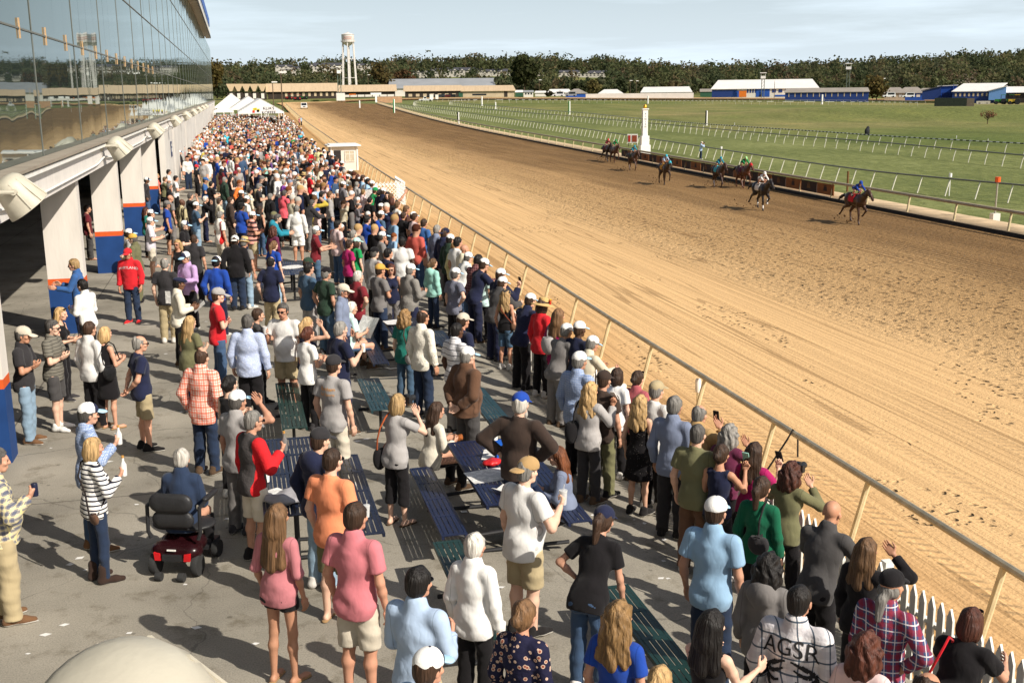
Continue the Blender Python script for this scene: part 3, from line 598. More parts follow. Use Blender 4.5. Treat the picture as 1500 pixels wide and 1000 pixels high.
lean('light blue shed side joined on the right of the white roofed stable', 1450, 1471, 144.8, 135, 128.5, 468, mat('wall_light_blue', srgb(112, 156, 214), .6), ROOFW, 0)
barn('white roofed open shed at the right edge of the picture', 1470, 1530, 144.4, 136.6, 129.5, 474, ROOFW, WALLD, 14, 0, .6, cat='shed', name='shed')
# patched roof sheets of the warehouse
# townhouses on the wooded hill
HWALL = mat('house_siding', srgb(186, 180, 170), .8, .15, .3)
def houses(label, x0, x1, yb, ye, yr, d, n, wall=HWALL):
    p, rz = place((x0 + x1) / 2, yb, d); k = mpx(d); W = (x1 - x0) * k; he = (yb - ye) * k; hr = (yb - yr) * k
    z0 = min(p[2] - 1.5, float(terrain(p[0], p[1])) - .5); dz = p[2] - z0
    root = thing('townhouse_row', label, 'townhouses', (p[0], p[1], z0), rz, 'townhouses on the wooded hill'); b = MB(); b.box((0, 5, (he + dz) / 2), (W, 10, he + dz)); b.build('wall', wall, root)
    b = MB()
    for y_ in (-.4, 10.4): b.prism([(-W / 2 - .3, y_, he + dz - .1), (W / 2 + .3, y_, he + dz - .1), (W / 2 + .3, 5, hr + dz), (-W / 2 - .3, 5, hr + dz)], (0, 0, .2))
    b.build('roof', ROOFD, root); s = W / n
    for q in range(n):
        for zz in ((.25, .5), (.65, .88)): b = MB(); b.box((0, 0, 0), (s * .45, .1, (zz[1] - zz[0]) * he)); b.build('window', WIN, root, loc=(-W / 2 + (q + .5) * s, -.03, dz + (zz[0] + zz[1]) / 2 * he))
        if q % 2 == 0:
            b = MB(); b.prism([(-s * .4, -.5, he + dz - .2), (s * .4, -.5, he + dz - .2), (0, -.5, he + dz + s * .35)], (0, 3, 0)); b.build('dormer', wall, root, loc=(-W / 2 + (q + .5) * s, 0, 0))
HB = [(404, 428, 101, 98, 95.5), (412, 440, 106, 102, 98), (455, 503, 104, 97, 93), (524, 552, 100, 96, 93.5), (600, 626, 111, 106, 102), (632, 664, 109.5, 104, 100), (664, 706, 108, 103, 99.5), (705, 722, 108.5, 105, 102), (722, 752, 110, 105, 101.5), (780, 801, 110, 105, 102), (812, 846, 111, 106.5, 103.5), (846, 890, 112.5, 107.5, 104)]
hw = ['white townhouse roofs scattered highest on the left of the hill', 'grey roofed townhouses left of the long white row', 'long white townhouse row with dark roofs left of the water tower', 'white townhouse row seen through and right of the water tower', 'small white townhouses above the warehouse left end', 'white gabled townhouses above the warehouse roof', 'white gabled townhouses, widest group above the warehouse', 'short white townhouse pair above the warehouse right end', 'white townhouses left of the big dark tree', 'white townhouse block just right of the big dark tree', 'grey and white townhouses among trees right of the dark tree', 'rightmost white gabled townhouses on the hill']
for (a, b_, yb, ye, yr), l in zip(HB, hw): houses(l, a, b_, yb, ye, yr, 1130, max(3, int((b_ - a) / 5)))

# ------------------------------------------------------------------ woods
def leafmat(name):
    m = bpy.data.materials.new(name); m.use_nodes = True; t = m.node_tree; L = t.links; p = t.nodes['Principled BSDF']; p.inputs['Roughness'].default_value = .8; p.inputs['Specular IOR Level'].default_value = .1
    a = N(t, 'ShaderNodeAttribute', attribute_name='leaf'); L.new(a.outputs['Color'], p.inputs['Base Color']); tr = N(t, 'ShaderNodeBsdfTranslucent'); L.new(a.outputs['Color'], tr.inputs['Color']); mxs = N(t, 'ShaderNodeMixShader', Fac=.4 if name == 'foliage' else 0.0); L.new(p.outputs[0], mxs.inputs[1]); L.new(tr.outputs[0], mxs.inputs[2]); L.new(mxs.outputs[0], t.nodes['Material Output'].inputs['Surface']); return m
LEAF = leafmat('foliage'); CROWDM = leafmat('crowd_cloth'); BARK = mat('bark', srgb(84, 68, 54), .95, .2, 2)
PAL = [tuple(1.3 * q for q in srgb(*c)) for c in ((68, 74, 50), (76, 80, 52), (62, 68, 46), (84, 84, 56), (88, 86, 58), (94, 84, 60), (90, 78, 60), (78, 78, 56), (98, 90, 66), (72, 74, 54))]
def crown(c, r, h, n, size, col, rng, jit=.2, lobes=7):
    """leaf clumps spread through a lumpy crown: returns verts, quads, colours"""
    lc = rng.normal(size=(lobes, 3)); lc /= np.linalg.norm(lc, axis=1)[:, None]; lc *= rng.uniform(.35, .75, (lobes, 1)); lr = rng.uniform(.38, .62, lobes)
    k = rng.integers(0, lobes, n); d = rng.normal(size=(n, 3)); d /= np.linalg.norm(d, axis=1)[:, None]
    P = lc[k] + d * (lr[k] * rng.uniform(.75, 1.05, n))[:, None]; P *= np.array([r, r, h / 2]); P += np.asarray(c) + (0, 0, h / 2)
    nrm = d + rng.normal(size=(n, 3)) * .5; nrm /= np.linalg.norm(nrm, axis=1)[:, None]
    a = np.cross(nrm, rng.normal(size=(n, 3))); a /= np.linalg.norm(a, axis=1)[:, None]; b = np.cross(nrm, a); s = size * rng.uniform(.6, 1.25, (n, 1))
    V = np.stack([P - a * s - b * s * .7, P + a * s - b * s * .5, P + a * s * .8 + b * s * .8, P - a * s * .7 + b * s], 1)
    cl = np.asarray(col)[None] * (1 + rng.uniform(-jit, jit, (n, 1))) * (1 + rng.uniform(-.06, .06, (n, 3)))
    return V.reshape(-1, 3), cl
def foliage(name, V, C):
    f = np.arange(len(V)).reshape(-1, 4); me = mesh_np(name, V, f, [LEAF]); A = me.attributes.new('leaf', 'FLOAT_COLOR', 'CORNER')
    A.data.foreach_set('color', np.repeat(np.c_[C, np.ones(len(C))], 4, 0).astype(np.float32).ravel()); return me
rng = np.random.default_rng(5); VV = []; CC = []; tv = MB(); cnt = 0
boxes = [(a - 3, b_ + 3, yr - 3, yb - 1) for a, b_, yb, ye, yr in HB]
for r0 in np.r_[np.arange(690, 1420, 13)]:
    nn_ = int(r0 * R(62) / 10.0)
    for a in np.linspace(-9, 53, nn_) + rng.uniform(-.3, .3, nn_):
        if rng.random() < .12: continue
        r = r0 + rng.uniform(-8, 8); x, y = r * math.sin(R(a)), r * math.cos(R(a)); z = float(_t0(x, y)); hgt = rng.uniform(9, 19) * (1 + .22 * math.sin(a * 1.9 + r * .013)) if r > 800 else rng.uniform(6, 11)
        q0 = proj((x, y, z)); q1 = proj((x, y, z + hgt)); 
        if q0[0] < 250 or q0[0] > 1560: continue
        if 555 < q0[0] < 720 and r < 770: continue
        if r < 1130 and any(bx[0] < q0[0] < bx[1] and q1[1] < bx[3] - 1 + 3 * rng.random() for bx in boxes) and rng.random() > .07: continue
        col = PAL[min(len(PAL) - 1, int(abs(rng.normal(0, 3.6))))] if q0[0] < 1000 else PAL[min(len(PAL) - 1, int(abs(rng.normal(2, 3.8))))]
        v, c = crown((x, y, z + hgt * .12), hgt * rng.uniform(.34, .5), hgt * .95, 84, 1.0 if r > 900 else .85, col, rng); VV.append(v); CC.append(c); cnt += 1
wd = link('woodland', foliage('woodland', np.concatenate(VV), np.concatenate(CC))); tag(wd, 'autumn woodland covering the hills beyond the racecourse', 'woods', kind='stuff')
def tree(label, x, yb, yt, wpx, d, col, n=500, size=.8, name='tree', bare=False, trunk=.18):
    p = at_r(x, yb, d); z = float(_t0(p[0], p[1])); k = mpx(d); hgt = max(2, p[2] + (yb - yt) * k - z); rr = wpx * k / 2
    root = thing(name, label, 'tree', (p[0], p[1], z)); b = MB(); r0 = max(.08, hgt * .02)
    b.tube([(0, 0, -.3), (.1, 0, hgt * .3), (0, .1, hgt * .75)], [r0, r0 * .8, r0 * .25], 7)
    for q in range(9 if not bare else 26):
        a = q * 2.4; h0 = hgt * (.25 + .5 * random.random()); e = Vector((math.cos(a) * rr * .75, math.sin(a) * rr * .75, h0 + hgt * .25 * random.random())); b.tube([(0, 0, h0 * .8), (e.x * .5, e.y * .5, h0 + .3), e], [r0 * .5, r0 * .3, r0 * .1], 5)
    b.build('trunk', BARK, root)
    V, C = crown((0, 0, hgt * trunk), rr, hgt * (1 - trunk), n, size, col, np.random.default_rng(int(x)), lobes=14); link('crown', foliage('crown', V, C), root)
tree('huge dark green tree standing above the tan barns and townhouses', 768, 139, 86, 40, 640, srgb(56, 60, 34), 1500, .95)
tree('round yellow green bush right of the pyramid pavilion', 868, 141, 119, 24, 620, srgb(104, 96, 58), 420, .8)
tree('dark green tree left of the round yellow bush', 848, 141, 120, 26, 640, srgb(58, 62, 38), 420, .8)
tree('dark low bush in front of the curved white canopy, left of two', 804, 141, 133.5, 14, 575, srgb(58, 54, 36), 160, .5, 'bush')
tree('dark low bush in front of the curved white canopy, right of two', 821, 141, 134.5, 12, 575, srgb(62, 54, 36), 160, .5, 'bush')
tree('olive tree with bare patches at the right end of the grey stable', 1284, 144, 110, 34, 520, srgb(96, 84, 48), 420, .7)
tree('tall yellow brown tree at the left edge of the woods by the stand', 318, 141, 90, 26, 690, srgb(96, 84, 46), 700, .8)
tree('brown green tree left of the warehouse gable', 556, 140, 94, 40, 720, srgb(92, 80, 48), 700, .9)
tree('rust brown tree between the townhouses and the warehouse', 592, 133, 102, 32, 780, srgb(88, 66, 44), 420, .9)
tree('pale bare branched tree behind the white roofed stable', 1418, 139, 107, 28, 540, srgb(150, 138, 124), 90, .35, bare=True)
tree('small reddish bare shrub standing on the infield before the mound', 1446, 182, 162, 22, float(np.hypot(*at_ground(1446, 182)[:2])), srgb(120, 84, 62), 150, .12, 'shrub', True, .25)
# ------------------------------------------------------------------ bodies: smooth-union distance fields meshed by surface nets
def surface_nets(f, org, vox):
    nx, ny, nz = f.shape; s = f < 0
    cs = np.zeros((nx - 1, ny - 1, nz - 1), np.uint8)
    for a in (0, 1):
        for b in (0, 1):
            for c in (0, 1): cs += s[a:nx - 1 + a, b:ny - 1 + b, c:nz - 1 + c]
    act = (cs > 0) & (cs < 8); I = np.argwhere(act); idx = -np.ones(act.shape, np.int64); idx[act] = np.arange(len(I))
    acc = np.zeros((len(I), 3)); cnt = np.zeros(len(I)); C = [(a, b, c) for a in (0, 1) for b in (0, 1) for c in (0, 1)]
    val = {c: f[I[:, 0] + c[0], I[:, 1] + c[1], I[:, 2] + c[2]] for c in C}
    for p in C:
        for ax in range(3):
            if p[ax]: continue
            q = list(p); q[ax] = 1; q = tuple(q); a, b = val[p], val[q]; m = (a < 0) != (b < 0)
            t = np.where(m, a / np.where(m, a - b, 1), 0); add = np.tile(np.array(p, float), (len(I), 1)); add[:, ax] = t
            acc[m] += add[m]; cnt[m] += 1
    V = (I + acc / np.maximum(cnt, 1)[:, None]) * vox + org; Q = []
    for ax in range(3):
        u, w_ = [(1, 2), (2, 0), (0, 1)][ax]; sl0 = [slice(1, -1)] * 3; sl0[ax] = slice(0, -1); sl1 = list(sl0); sl1[ax] = slice(1, None)
        A = s[tuple(sl0)]; B = s[tuple(sl1)]; E = np.argwhere(A != B)
        if not len(E): continue
        fl = A[tuple(E.T)]; g = E.copy()
        for k in range(3):
            if k != ax: g[:, k] += 1
        def cell(du, dw): h = g.copy(); h[:, u] -= du; h[:, w_] -= dw; return idx[h[:, 0], h[:, 1], h[:, 2]]
        q = np.stack([cell(1, 1), cell(0, 1), cell(0, 0), cell(1, 0)], 1); q[~fl] = q[~fl][:, ::-1]; Q.append(q)
    return V, np.concatenate(Q)
def nrm(v): v = np.asarray(v, float); return v / np.linalg.norm(v)
class CO:                                                        # tapered capsule, optionally flattened along n and cut by a plane
    def __init__(s, a, b, ra, rb=None, flat=None, cut=None, k=None, r=0): s.a, s.b = np.asarray(a, float), np.asarray(b, float); s.ra = ra; s.rb = ra if rb is None else rb; s.flat = flat; s.cut = cut; s.k = k
    def box(s, g): m = max(s.ra, s.rb) + g; return np.minimum(s.a, s.b) - m, np.maximum(s.a, s.b) + m
    def d(s, P, g):
        pa = P - s.a; ba = s.b - s.a
        if s.flat: n, fk = s.flat; pa = pa + (fk - 1) * (pa @ n)[..., None] * np.asarray(n)
        h = np.clip((pa @ ba) / max(ba @ ba, 1e-9), 0, 1); d = np.linalg.norm(pa - h[..., None] * ba, axis=-1) - (s.ra + (s.rb - s.ra) * h) - g
        if s.cut: c, n = s.cut; d = np.maximum(d, (P - np.asarray(c)) @ np.asarray(n))
        return d
class EL:                                                        # ellipsoid, optionally rotated (R: local->world)
    def __init__(s, c, r, R=None, k=None): s.c, s.r, s.R, s.k = np.asarray(c, float), np.asarray(r, float), R, k
    def box(s, g): m = s.r.max() + g; return s.c - m, s.c + m
    def d(s, P, g):
        q = P - s.c; q = q @ s.R if s.R is not None else q; r = s.r + g; a = np.linalg.norm(q / r, axis=-1); b = np.linalg.norm(q / (r * r), axis=-1); return a * (a - 1) / np.maximum(b, 1e-6)
def field(prims, vox, g=0.0, k=.035, post=None, pad=.03):
    m = .07; bb = [p.box(g + pad) for p in prims]; lo = np.min([b[0] for b in bb], 0); hi = np.max([b[1] for b in bb], 0)
    n = np.ceil((hi - lo) / vox).astype(int) + 2; ax = [lo[i] + vox * np.arange(n[i]) for i in range(3)]; f = np.full(n, .25, np.float64)
    for p in prims:
        a, b = p.box(g + m); sl = tuple(slice(max(0, int((a[i] - lo[i]) / vox)), min(n[i], int((b[i] - lo[i]) / vox) + 2)) for i in range(3))
        P = np.stack(np.meshgrid(*[ax[i][sl[i]] for i in range(3)], indexing='ij'), -1); d = p.d(P, g); kk = p.k or k; o = f[sl]
        h = np.maximum(kk - np.abs(o - d), 0) / kk; f[sl] = np.minimum(o, d) - h * h * kk * .25
    if post: f = post(np.stack(np.meshgrid(*ax, indexing='ij'), -1), f)
    f[0] = f[-1] = .1; f[:, 0] = f[:, -1] = .1; f[:, :, 0] = f[:, :, -1] = .1
    return surface_nets(f, lo, vox)
def wrinkle(P, amp, seed=0, fr=(26, 22, 30)):
    x, y, z = P[..., 0], P[..., 1], P[..., 2]; s = seed * 1.7
    w1 = np.sin(fr[0] * x + 9 * z + 3 * np.sin(11 * z + s) + s); w2 = np.sin(fr[2] * z + 12 * y - 10 * x + 2.5 * np.sin(13 * x + s) + 2 * s); w3 = np.sin(fr[1] * y - 17 * z + 2 * np.sin(9 * x - s))
    return amp * (.55 * w1 * np.abs(w2) + .5 * w2 * w3 + .3 * w3)

BUILD = {  # shoulder half-width, hip, waist, chest widths, belly, bust, limb thickness, depth factor
    'm': dict(sw=.185, hw=.155, ww=.150, cw=.170, belly=0, bust=0, lt=1.0, dp=1.0), 'M': dict(sw=.195, hw=.175, ww=.185, cw=.188, belly=.145, bust=0, lt=1.14, dp=1.16),
    'f': dict(sw=.160, hw=.165, ww=.128, cw=.142, belly=0, bust=.05, lt=.86, dp=.92), 'F': dict(sw=.172, hw=.195, ww=.172, cw=.165, belly=.11, bust=.065, lt=1.04, dp=1.08), 'c': dict(sw=.165, hw=.145, ww=.142, cw=.15, belly=0, bust=0, lt=.9, dp=1)}
A_ = dict(st=((.2, -.04, -1), (.06, .22, -1)), st2=((.26, -.1, -1), (.02, .35, -1)), pk=((.36, -.28, -1), (-.12, .42, -1)), ft=((.2, .12, -1), (-.42, .85, .12)), up=((.32, .55, -.75), (-.22, .55, .8)), face=((.5, .62, -.5), (-.6, .2, .78)),
          shade=((.75, .5, .12), (-.78, .12, .62)), cr=((.24, .22, -1), (-.95, .42, .14)), hip=((.72, -.3, -.72), (-.72, .2, -.68)), bk=((.2, -.38, -1), (-.5, -.3, -.5)), dr=((.34, .2, -.9), (-.3, .72, .55)), ln=((.3, .6, -.8), (-.3, .95, .0)),
          gs=((.1, .45, -.9), (.1, 1, .2)), pt=((.3, .75, .55), (.05, .7, .75)), reach=((.3, .85, .1), (.0, 1, .1)), rein=((.15, .75, -.65), (-.12, .9, -.45)), walk=((.15, .35, -1), (.0, .5, -1)), walkb=((.15, -.4, -1), (.05, -.05, -1)), mouth=((.3, .45, -.85), (-.5, .35, .9)))
POSE = {'st': ('st', 'st2'), 'st2': ('st2', 'pk'), 'pk': ('pk', 'pk'), 'ft': ('ft', 'ft'), 'ph': ('up', 'ft'), 'bn': ('face', 'face'), 'sh': ('shade', 'st'), 'cr': ('cr', 'cr'), 'hp': ('hip', 'hip'), 'hl': ('hip', 'st'), 'bk': ('bk', 'bk'), 'dr': ('dr', 'st'),
        'ln': ('ln', 'ln'), 'gs': ('gs', 'gs'), 'pt': ('pt', 'st2'), 'wk': ('walk', 'walkb'), 'si': ('ft', 'ft'), 'be': ('st', 'hip'), 'em': ('mouth', 'ft'), 'jk': ('rein', 'rein'), 'rs': ('st2', 'up')}
LEAN = {'ln': 17, 'be': 26, 'jk': 62, 'si': 6, 'bn': 3, 'bk': -2, 'st': -1}
LEGS = {'wk': 1, 'si': 2, 'jk': 3}
def skel(bd, pose):
    B = BUILD[bd]; J = {}; lg = LEGS.get(pose, 0); hz = .93 if lg < 2 else (.50 if lg == 2 else .62); hip = np.array([0, 0, hz]); th = R(LEAN.get(pose, 0)); c, s = math.cos(th), math.sin(th)
    Rt = np.array([[1, 0, 0], [0, c, s], [0, -s, c]]); T = lambda p: hip + Rt @ np.asarray(p, float); J['T'] = T; J['Rt'] = Rt; J['hip'] = hip
    J['neck'] = T((0, .0, .545)); ph = (.55 * th if pose != 'jk' else R(22)); ph += R(6); cp, sp = math.cos(ph), math.sin(ph); Rh = np.array([[1, 0, 0], [0, cp, sp], [0, -sp, cp]]); J['Rh'] = Rh
    J['head'] = J['neck'] + Rt @ np.array([0, .012, .055]) + Rh @ np.array([0, .022, .105])
    for sd, nm in ((1, 'R'), (-1, 'L')):
        u, f = A_[POSE[pose][0 if sd > 0 else 1]]; m = np.array([sd, 1, 1]); S0 = T((sd * B['sw'], 0, .475)); ex = {'M': 1.25, 'F': 1.15}.get(bd, 1)
        u = nrm(np.array(u) * m * (ex, 1, 1)); f = nrm(np.array(f) * m)
        if lg == 3: u, f = nrm(u), nrm(f)
        E = S0 + u * .285; W = E + f * .25; J['S' + nm], J['E' + nm], J['W' + nm], J['f' + nm] = S0, E, W, f
        H = hip + np.array([sd * .088, 0, -.03])
        if lg == 0: K = np.array([sd * .098, .02 if sd > 0 else .0, .50]); Ak = np.array([sd * .105, .01 if sd > 0 else -.03, .085]); tw = .2 * sd
        elif lg == 1: K = np.array([sd * .09, .16 if sd < 0 else .05, .51]); Ak = np.array([sd * .09, .26 if sd < 0 else -.26, .085 if sd < 0 else .12]); tw = .05 * sd
        elif lg == 2: K = H + np.array([sd * .06, .42, -.0]); Ak = np.array([sd * .15, .40, .085]); tw = .1 * sd
        else: K = H + np.array([sd * .13, .34, -.06]); Ak = K + np.array([-sd * .0, -.30, -.28]); tw = .1 * sd
        J['H' + nm], J['K' + nm], J['A' + nm], J['tw' + nm] = H, K, Ak, tw
    return J
def torso(bd, J):
    B = BUILD[bd]; T, Rt = J['T'], J['Rt']; dp = B['dp']; E = lambda c, r: EL(T(c), r, Rt)
    P = [E((0, -.008, .01), (B['hw'], .112 * dp, .14)), E((0, .002, .17), (B['ww'], .098 * dp, .17)), E((0, 0, .345), (B['cw'], .112 * dp, .18)), CO(T((-B['sw'] + .035, -.005, .478)), T((B['sw'] - .035, -.005, .478)), .052), CO(T((0, -.015, .44)), T((0, -.005, .545)), .085, .055)]
    P += [E((s * .075, -.055, -.035), (.088, .085 * dp, .1)) for s in (-1, 1)]
    if B['belly']: P.append(E((0, .055, .13), (B['belly'] + .02, B['belly'] * .95, .16)))
    if B['bust']: P += [E((s * .068, .085, .335), (B['bust'] + .012, B['bust'] + .005, B['bust'] + .008)) for s in (-1, 1)]
    return P
_hd = {}
def head_mesh(fem, vox=.0085):
    if fem in _hd: return _hd[fem]
    P = [EL((0, -.012, .028), (.076, .096, .088)), EL((0, .02, -.035), (.062, .072, .078)), CO((-.03, .052, -.085), (.03, .052, -.085), .022 if not fem else .017), EL((0, .064, -.098), (.02, .016, .015)),
         CO((0, .09, .012), (0, .106, -.028), .011, .0155, k=.012), EL((0, .1, -.03), (.019, .013, .011), k=.01), CO((-.036, .078, .026), (.036, .078, .026), .014, k=.02), CO((-.022, .085, -.062), (.022, .085, -.062), .0085, k=.01), CO((-.018, .083, -.073), (.018, .083, -.073), .0085, k=.01),
         EL((.052, .06, -.02), (.02, .02, .018)), EL((-.052, .06, -.02), (.02, .02, .018))]
    for s in (-1, 1): P.append(EL((s * .08, -.005, -.012), (.012, .02, .033), k=.008))
    for s in (-1, 1): P.append(EL((s * .034, .086, .004), (.0135, .0075, .0075), k=.004))
    P.append(CO((0, -.018, -.07), (0, -.03, -.17), .052 if not fem else .044, .056 if not fem else .047))
    V, Q = field(P, vox, k=.022); c = V[Q].mean(1); mi = np.zeros(len(Q), int)
    mi[(np.abs(np.abs(c[:, 0]) - .034) < .0125) & (np.abs(c[:, 2] - .004) < .0062) & (c[:, 1] > .07)] = 1
    mi[(np.abs(c[:, 0]) < .024) & (np.abs(c[:, 2] + .0675) < .0105) & (c[:, 1] > .084)] = 2
    _hd[fem] = (V, Q, mi); return _hd[fem]
_hn = {}
def hand_mesh(grip, vox=.0075):
    if grip in _hn: return _hn[grip]
    P = [CO((0, -.03, 0), (0, .01, 0), .026, .025, flat=((1, 0, 0), 1.25)), CO((0, .02, .024), (0, .082, .03), .017, .0145), CO((0, .02, .004), (0, .088, .01), .018, .0145), CO((0, .02, -.016), (0, .082, -.012), .017, .0135), CO((0, .02, -.03), (0, .07, -.031), .0145, .012)]
    a = (.35, .75, 1.1) if not grip else (1.0, 2.2, 3.1)
    for z, L_, y0 in ((.032, .072, .088), (.011, .08, .094), (-.0115, .074, .089), (-.0335, .058, .077)):
        p = np.array([0, y0, z]); sp = z * .35
        for k in range(3):
            q = p + np.array([-math.sin(a[k]), math.cos(a[k]), sp]) * L_ * (.42, .33, .25)[k]; P.append(CO(p, q, .0098 - .0008 * k, .0092 - .0009 * k, k=.005)); p = q
    t = np.array([-.004, .022, .03]); 
    for q, r in (((-.016, .05, .056), .0125), ((-.028, .075, .062) if not grip else (-.04, .07, .045), .0105), ((-.036, .096, .06) if not grip else (-.055, .07, .022), .009)):
        P.append(CO(t, q, r, r * .9, k=.008)); t = np.array(q)
    _hn[grip] = field(P, vox, k=.012); return _hn[grip]
GRIP = {'dr', 'cup', 'jk', 'ph'}
_bd = {}
def body_mesh(bd, pose):
    if (bd, pose) in _bd: return _bd[bd, pose]
    B = BUILD[bd]; J = skel(bd, pose); lt = B['lt']; P = torso(bd, J)
    for p in P:
        if isinstance(p, EL): p.r = p.r - .008
        else: p.ra -= .006; p.rb -= .006
    for n in 'RL':
        S0, E, W = J['S' + n], J['E' + n], J['W' + n]
        P += [CO(S0, E, .05 * lt, .037 * lt), EL(S0 * .55 + E * .45 + np.array([0, .004, 0]), (.043 * lt,) * 3), CO(E, E * .65 + W * .35, .037 * lt, .037 * lt), CO(E * .65 + W * .35, W, .037 * lt, .0255 * lt)]
        H, K, A = J['H' + n], J['K' + n], J['A' + n]; cf = K * .68 + A * .32 + nrm(np.array([0, -1, .15])) * .014
        P += [CO(H, K, .085 * lt, .053 * lt), CO(K, cf, .05 * lt, .054 * lt), CO(cf, A, .053 * lt, .034 * lt)]
        tw = J['tw' + n]; d = np.array([math.sin(tw), math.cos(tw), 0]); h = A - (0, 0, .05); P += [CO(h - d * .035 , h + d * .13, .034, .026), CO(h + d * .12 - (0, 0, .008), h + d * .175 - (0, 0, .012), .027, .02)]
    P.append(CO(J['neck'] - J['Rt'] @ np.array([0, 0, .03]), J['head'] + J['Rh'] @ np.array([0, -.02, -.07]), .058 * (1 if bd in 'mM' else .84), .05 * (1 if bd in 'mM' else .84)))
    V, Q = field(P, .0155, k=.03); Vs, Qs, M_ = [V], [Q], [np.zeros(len(Q), int)]; o = len(V)
    hv, hq, hm = head_mesh(bd in 'fF'); Vs.append(hv @ J['Rh'].T + J['head']); Qs.append(hq + o); M_.append(hm); o += len(hv)
    for n, sd in (('R', 1), ('L', -1)):
        v, q = hand_mesh(pose in ('dr', 'ph', 'jk', 'rs')); f = J['f' + n]; ref = np.array([0, .55, .8]); t = nrm(ref - f * (ref @ f)); nn = np.cross(f, t); v = v * (.95 if bd in 'fFc' else 1.02)
        v = v * np.array([sd, 1, 1]); Mx = np.stack([nn, f, t], 0); Vs.append(v @ Mx + J['W' + n] + f * .012); Qs.append((q if sd > 0 else q[:, ::-1]) + o); M_.append(np.zeros(len(q), int)); o += len(v)
    me = mesh_np('person', np.concatenate(Vs), np.concatenate(Qs), [SKIN, EYE, LIP], np.concatenate(M_), True); _bd[bd, pose] = (me, J); return me, J
_cl = {}
def cloth(key, fn):
    if key not in _cl: _cl[key] = fn()
    return _cl[key]
def top_mesh(bd, pose, kind, seed=0):
    """shirts and jackets follow the torso and arms; sleeve ends, neckline and hem are clean cuts"""
    def mk():
        J = skel(bd, pose); P = torso(bd, J); lt = BUILD[bd]['lt']; Rt, T, hip = J['Rt'], J['T'], J['hip']; up = Rt @ np.array([0, 0, 1.0]); fem = bd in 'fF'
        sl = {'tee': .62, 'polo': .68, 'shirt': 1.94, 'jack': 1.95, 'hood': 1.95, 'swt': 1.92, 'tank': 0, 'blaz': 1.95, 'half': 1.1, 'off': 1.0, 'dress': 0, 'dresst': .5, 'silk': 1.93, 'roll': 1.15}[kind]
        ease = {'tank': .010, 'dress': .012, 'dresst': .014, 'tee': .02, 'polo': .02, 'silk': .018, 'jack': .03, 'hood': .03, 'blaz': .028, 'swt': .024}.get(kind, .019); ease -= .004 * fem
        for n in 'RL':
            S0, E, W = J['S' + n], J['E' + n], J['W' + n]; u = nrm(E - S0); f = nrm(W - E); fat = .012 if kind in ('tee', 'polo', 'roll') else .006
            if sl == 0: continue
            if sl < 1: c = S0 + (E - S0) * sl; P.append(CO(S0, S0 + (E - S0) * (sl + .2), .052 * lt, .046 * lt + fat, cut=(c, u)))
            else:
                P.append(CO(S0, E, .053 * lt, .043 * lt)); q = min(1, sl - 1); c = E + (W - E) * q; P.append(CO(E, W, .043 * lt, .034 * lt, cut=(c, f)))
        if kind in ('hood',): P.append(EL(T((0, -.1, .5)), (.11, .06, .1), Rt))
        if kind in ('polo', 'shirt', 'roll', 'blaz', 'jack'): P.append(CO(J['neck'] - up * .03, J['neck'] + up * .03 + Rt @ np.array([0, -.004, 0]), .068, .06))
        hem = {'jack': -.12, 'hood': -.11, 'blaz': -.19, 'off': -.12, 'dress': -.2, 'dresst': -.2, 'tank': -.1, 'silk': -.1, 'swt': -.11}.get(kind, -.125)
        if kind in ('dress', 'dresst'):
            mid = (J['KR'] + J['KL']) / 2; P += [CO(hip, hip * .25 + mid * .75, .165, .2, flat=((0, 1, 0), 1.25))]
            if pose in LEGS: hem = -9
        if kind not in ('dress', 'dresst', 'silk'): P.append(CO(T((0, -.004 - .012 * BUILD[bd]['dp'], .05)), T((0, -.004 - .012 * BUILD[bd]['dp'], hem - .03)), BUILD[bd]['hw'] - .002, flat=(Rt @ np.array([0, 1.0, 0]), 1.22 / BUILD[bd]['dp'])))
        hp = T((0, 0, hem)); nk = J['neck']; nr = {'tank': .1, 'off': .145, 'dress': .1, 'tee': .07, 'swt': .072, 'hood': .075}.get(kind, .062); nc = nk + up * ({'tank': .035, 'off': .06, 'dress': .035, 'polo': .088, 'shirt': .088, 'roll': .088, 'jack': .088, 'blaz': .088}.get(kind, .05)) + Rt @ np.array([0, .02, 0]); am = {'tee': .009, 'polo': .009, 'jack': .012, 'hood': .012, 'shirt': .011, 'roll': .011, 'swt': .009, 'blaz': .008, 'off': .012}.get(kind, .006)
        def post(X, f):
            zz = (X - hp) @ up; ramp_ = np.clip(1 - zz / .75, .25, 1); f = f - wrinkle(X, am, seed + zlib.crc32((bd + pose + kind).encode()) % 7) * ramp_
            if kind in ('dress', 'dresst'): cutz = J['KR'][2] + .04; f = np.maximum(f, cutz - X[..., 2])
            else: f = np.maximum(f, -zz)
            f = np.maximum(f, nr - np.linalg.norm(X - nc, axis=-1)) if nr else f
            if sl == 0:
                for n in 'RL': f = np.maximum(f, .07 - np.linalg.norm(X - J['S' + n] - np.array([.022 if n == 'R' else -.022, 0, 0]), axis=-1))
            return f
        V, Q = field(P, .0155, g=ease, k=.028, post=post); return mesh_np('shirt', V, Q, [FABRIC], None, True)
    return cloth(('t', bd, pose, kind, seed), mk)
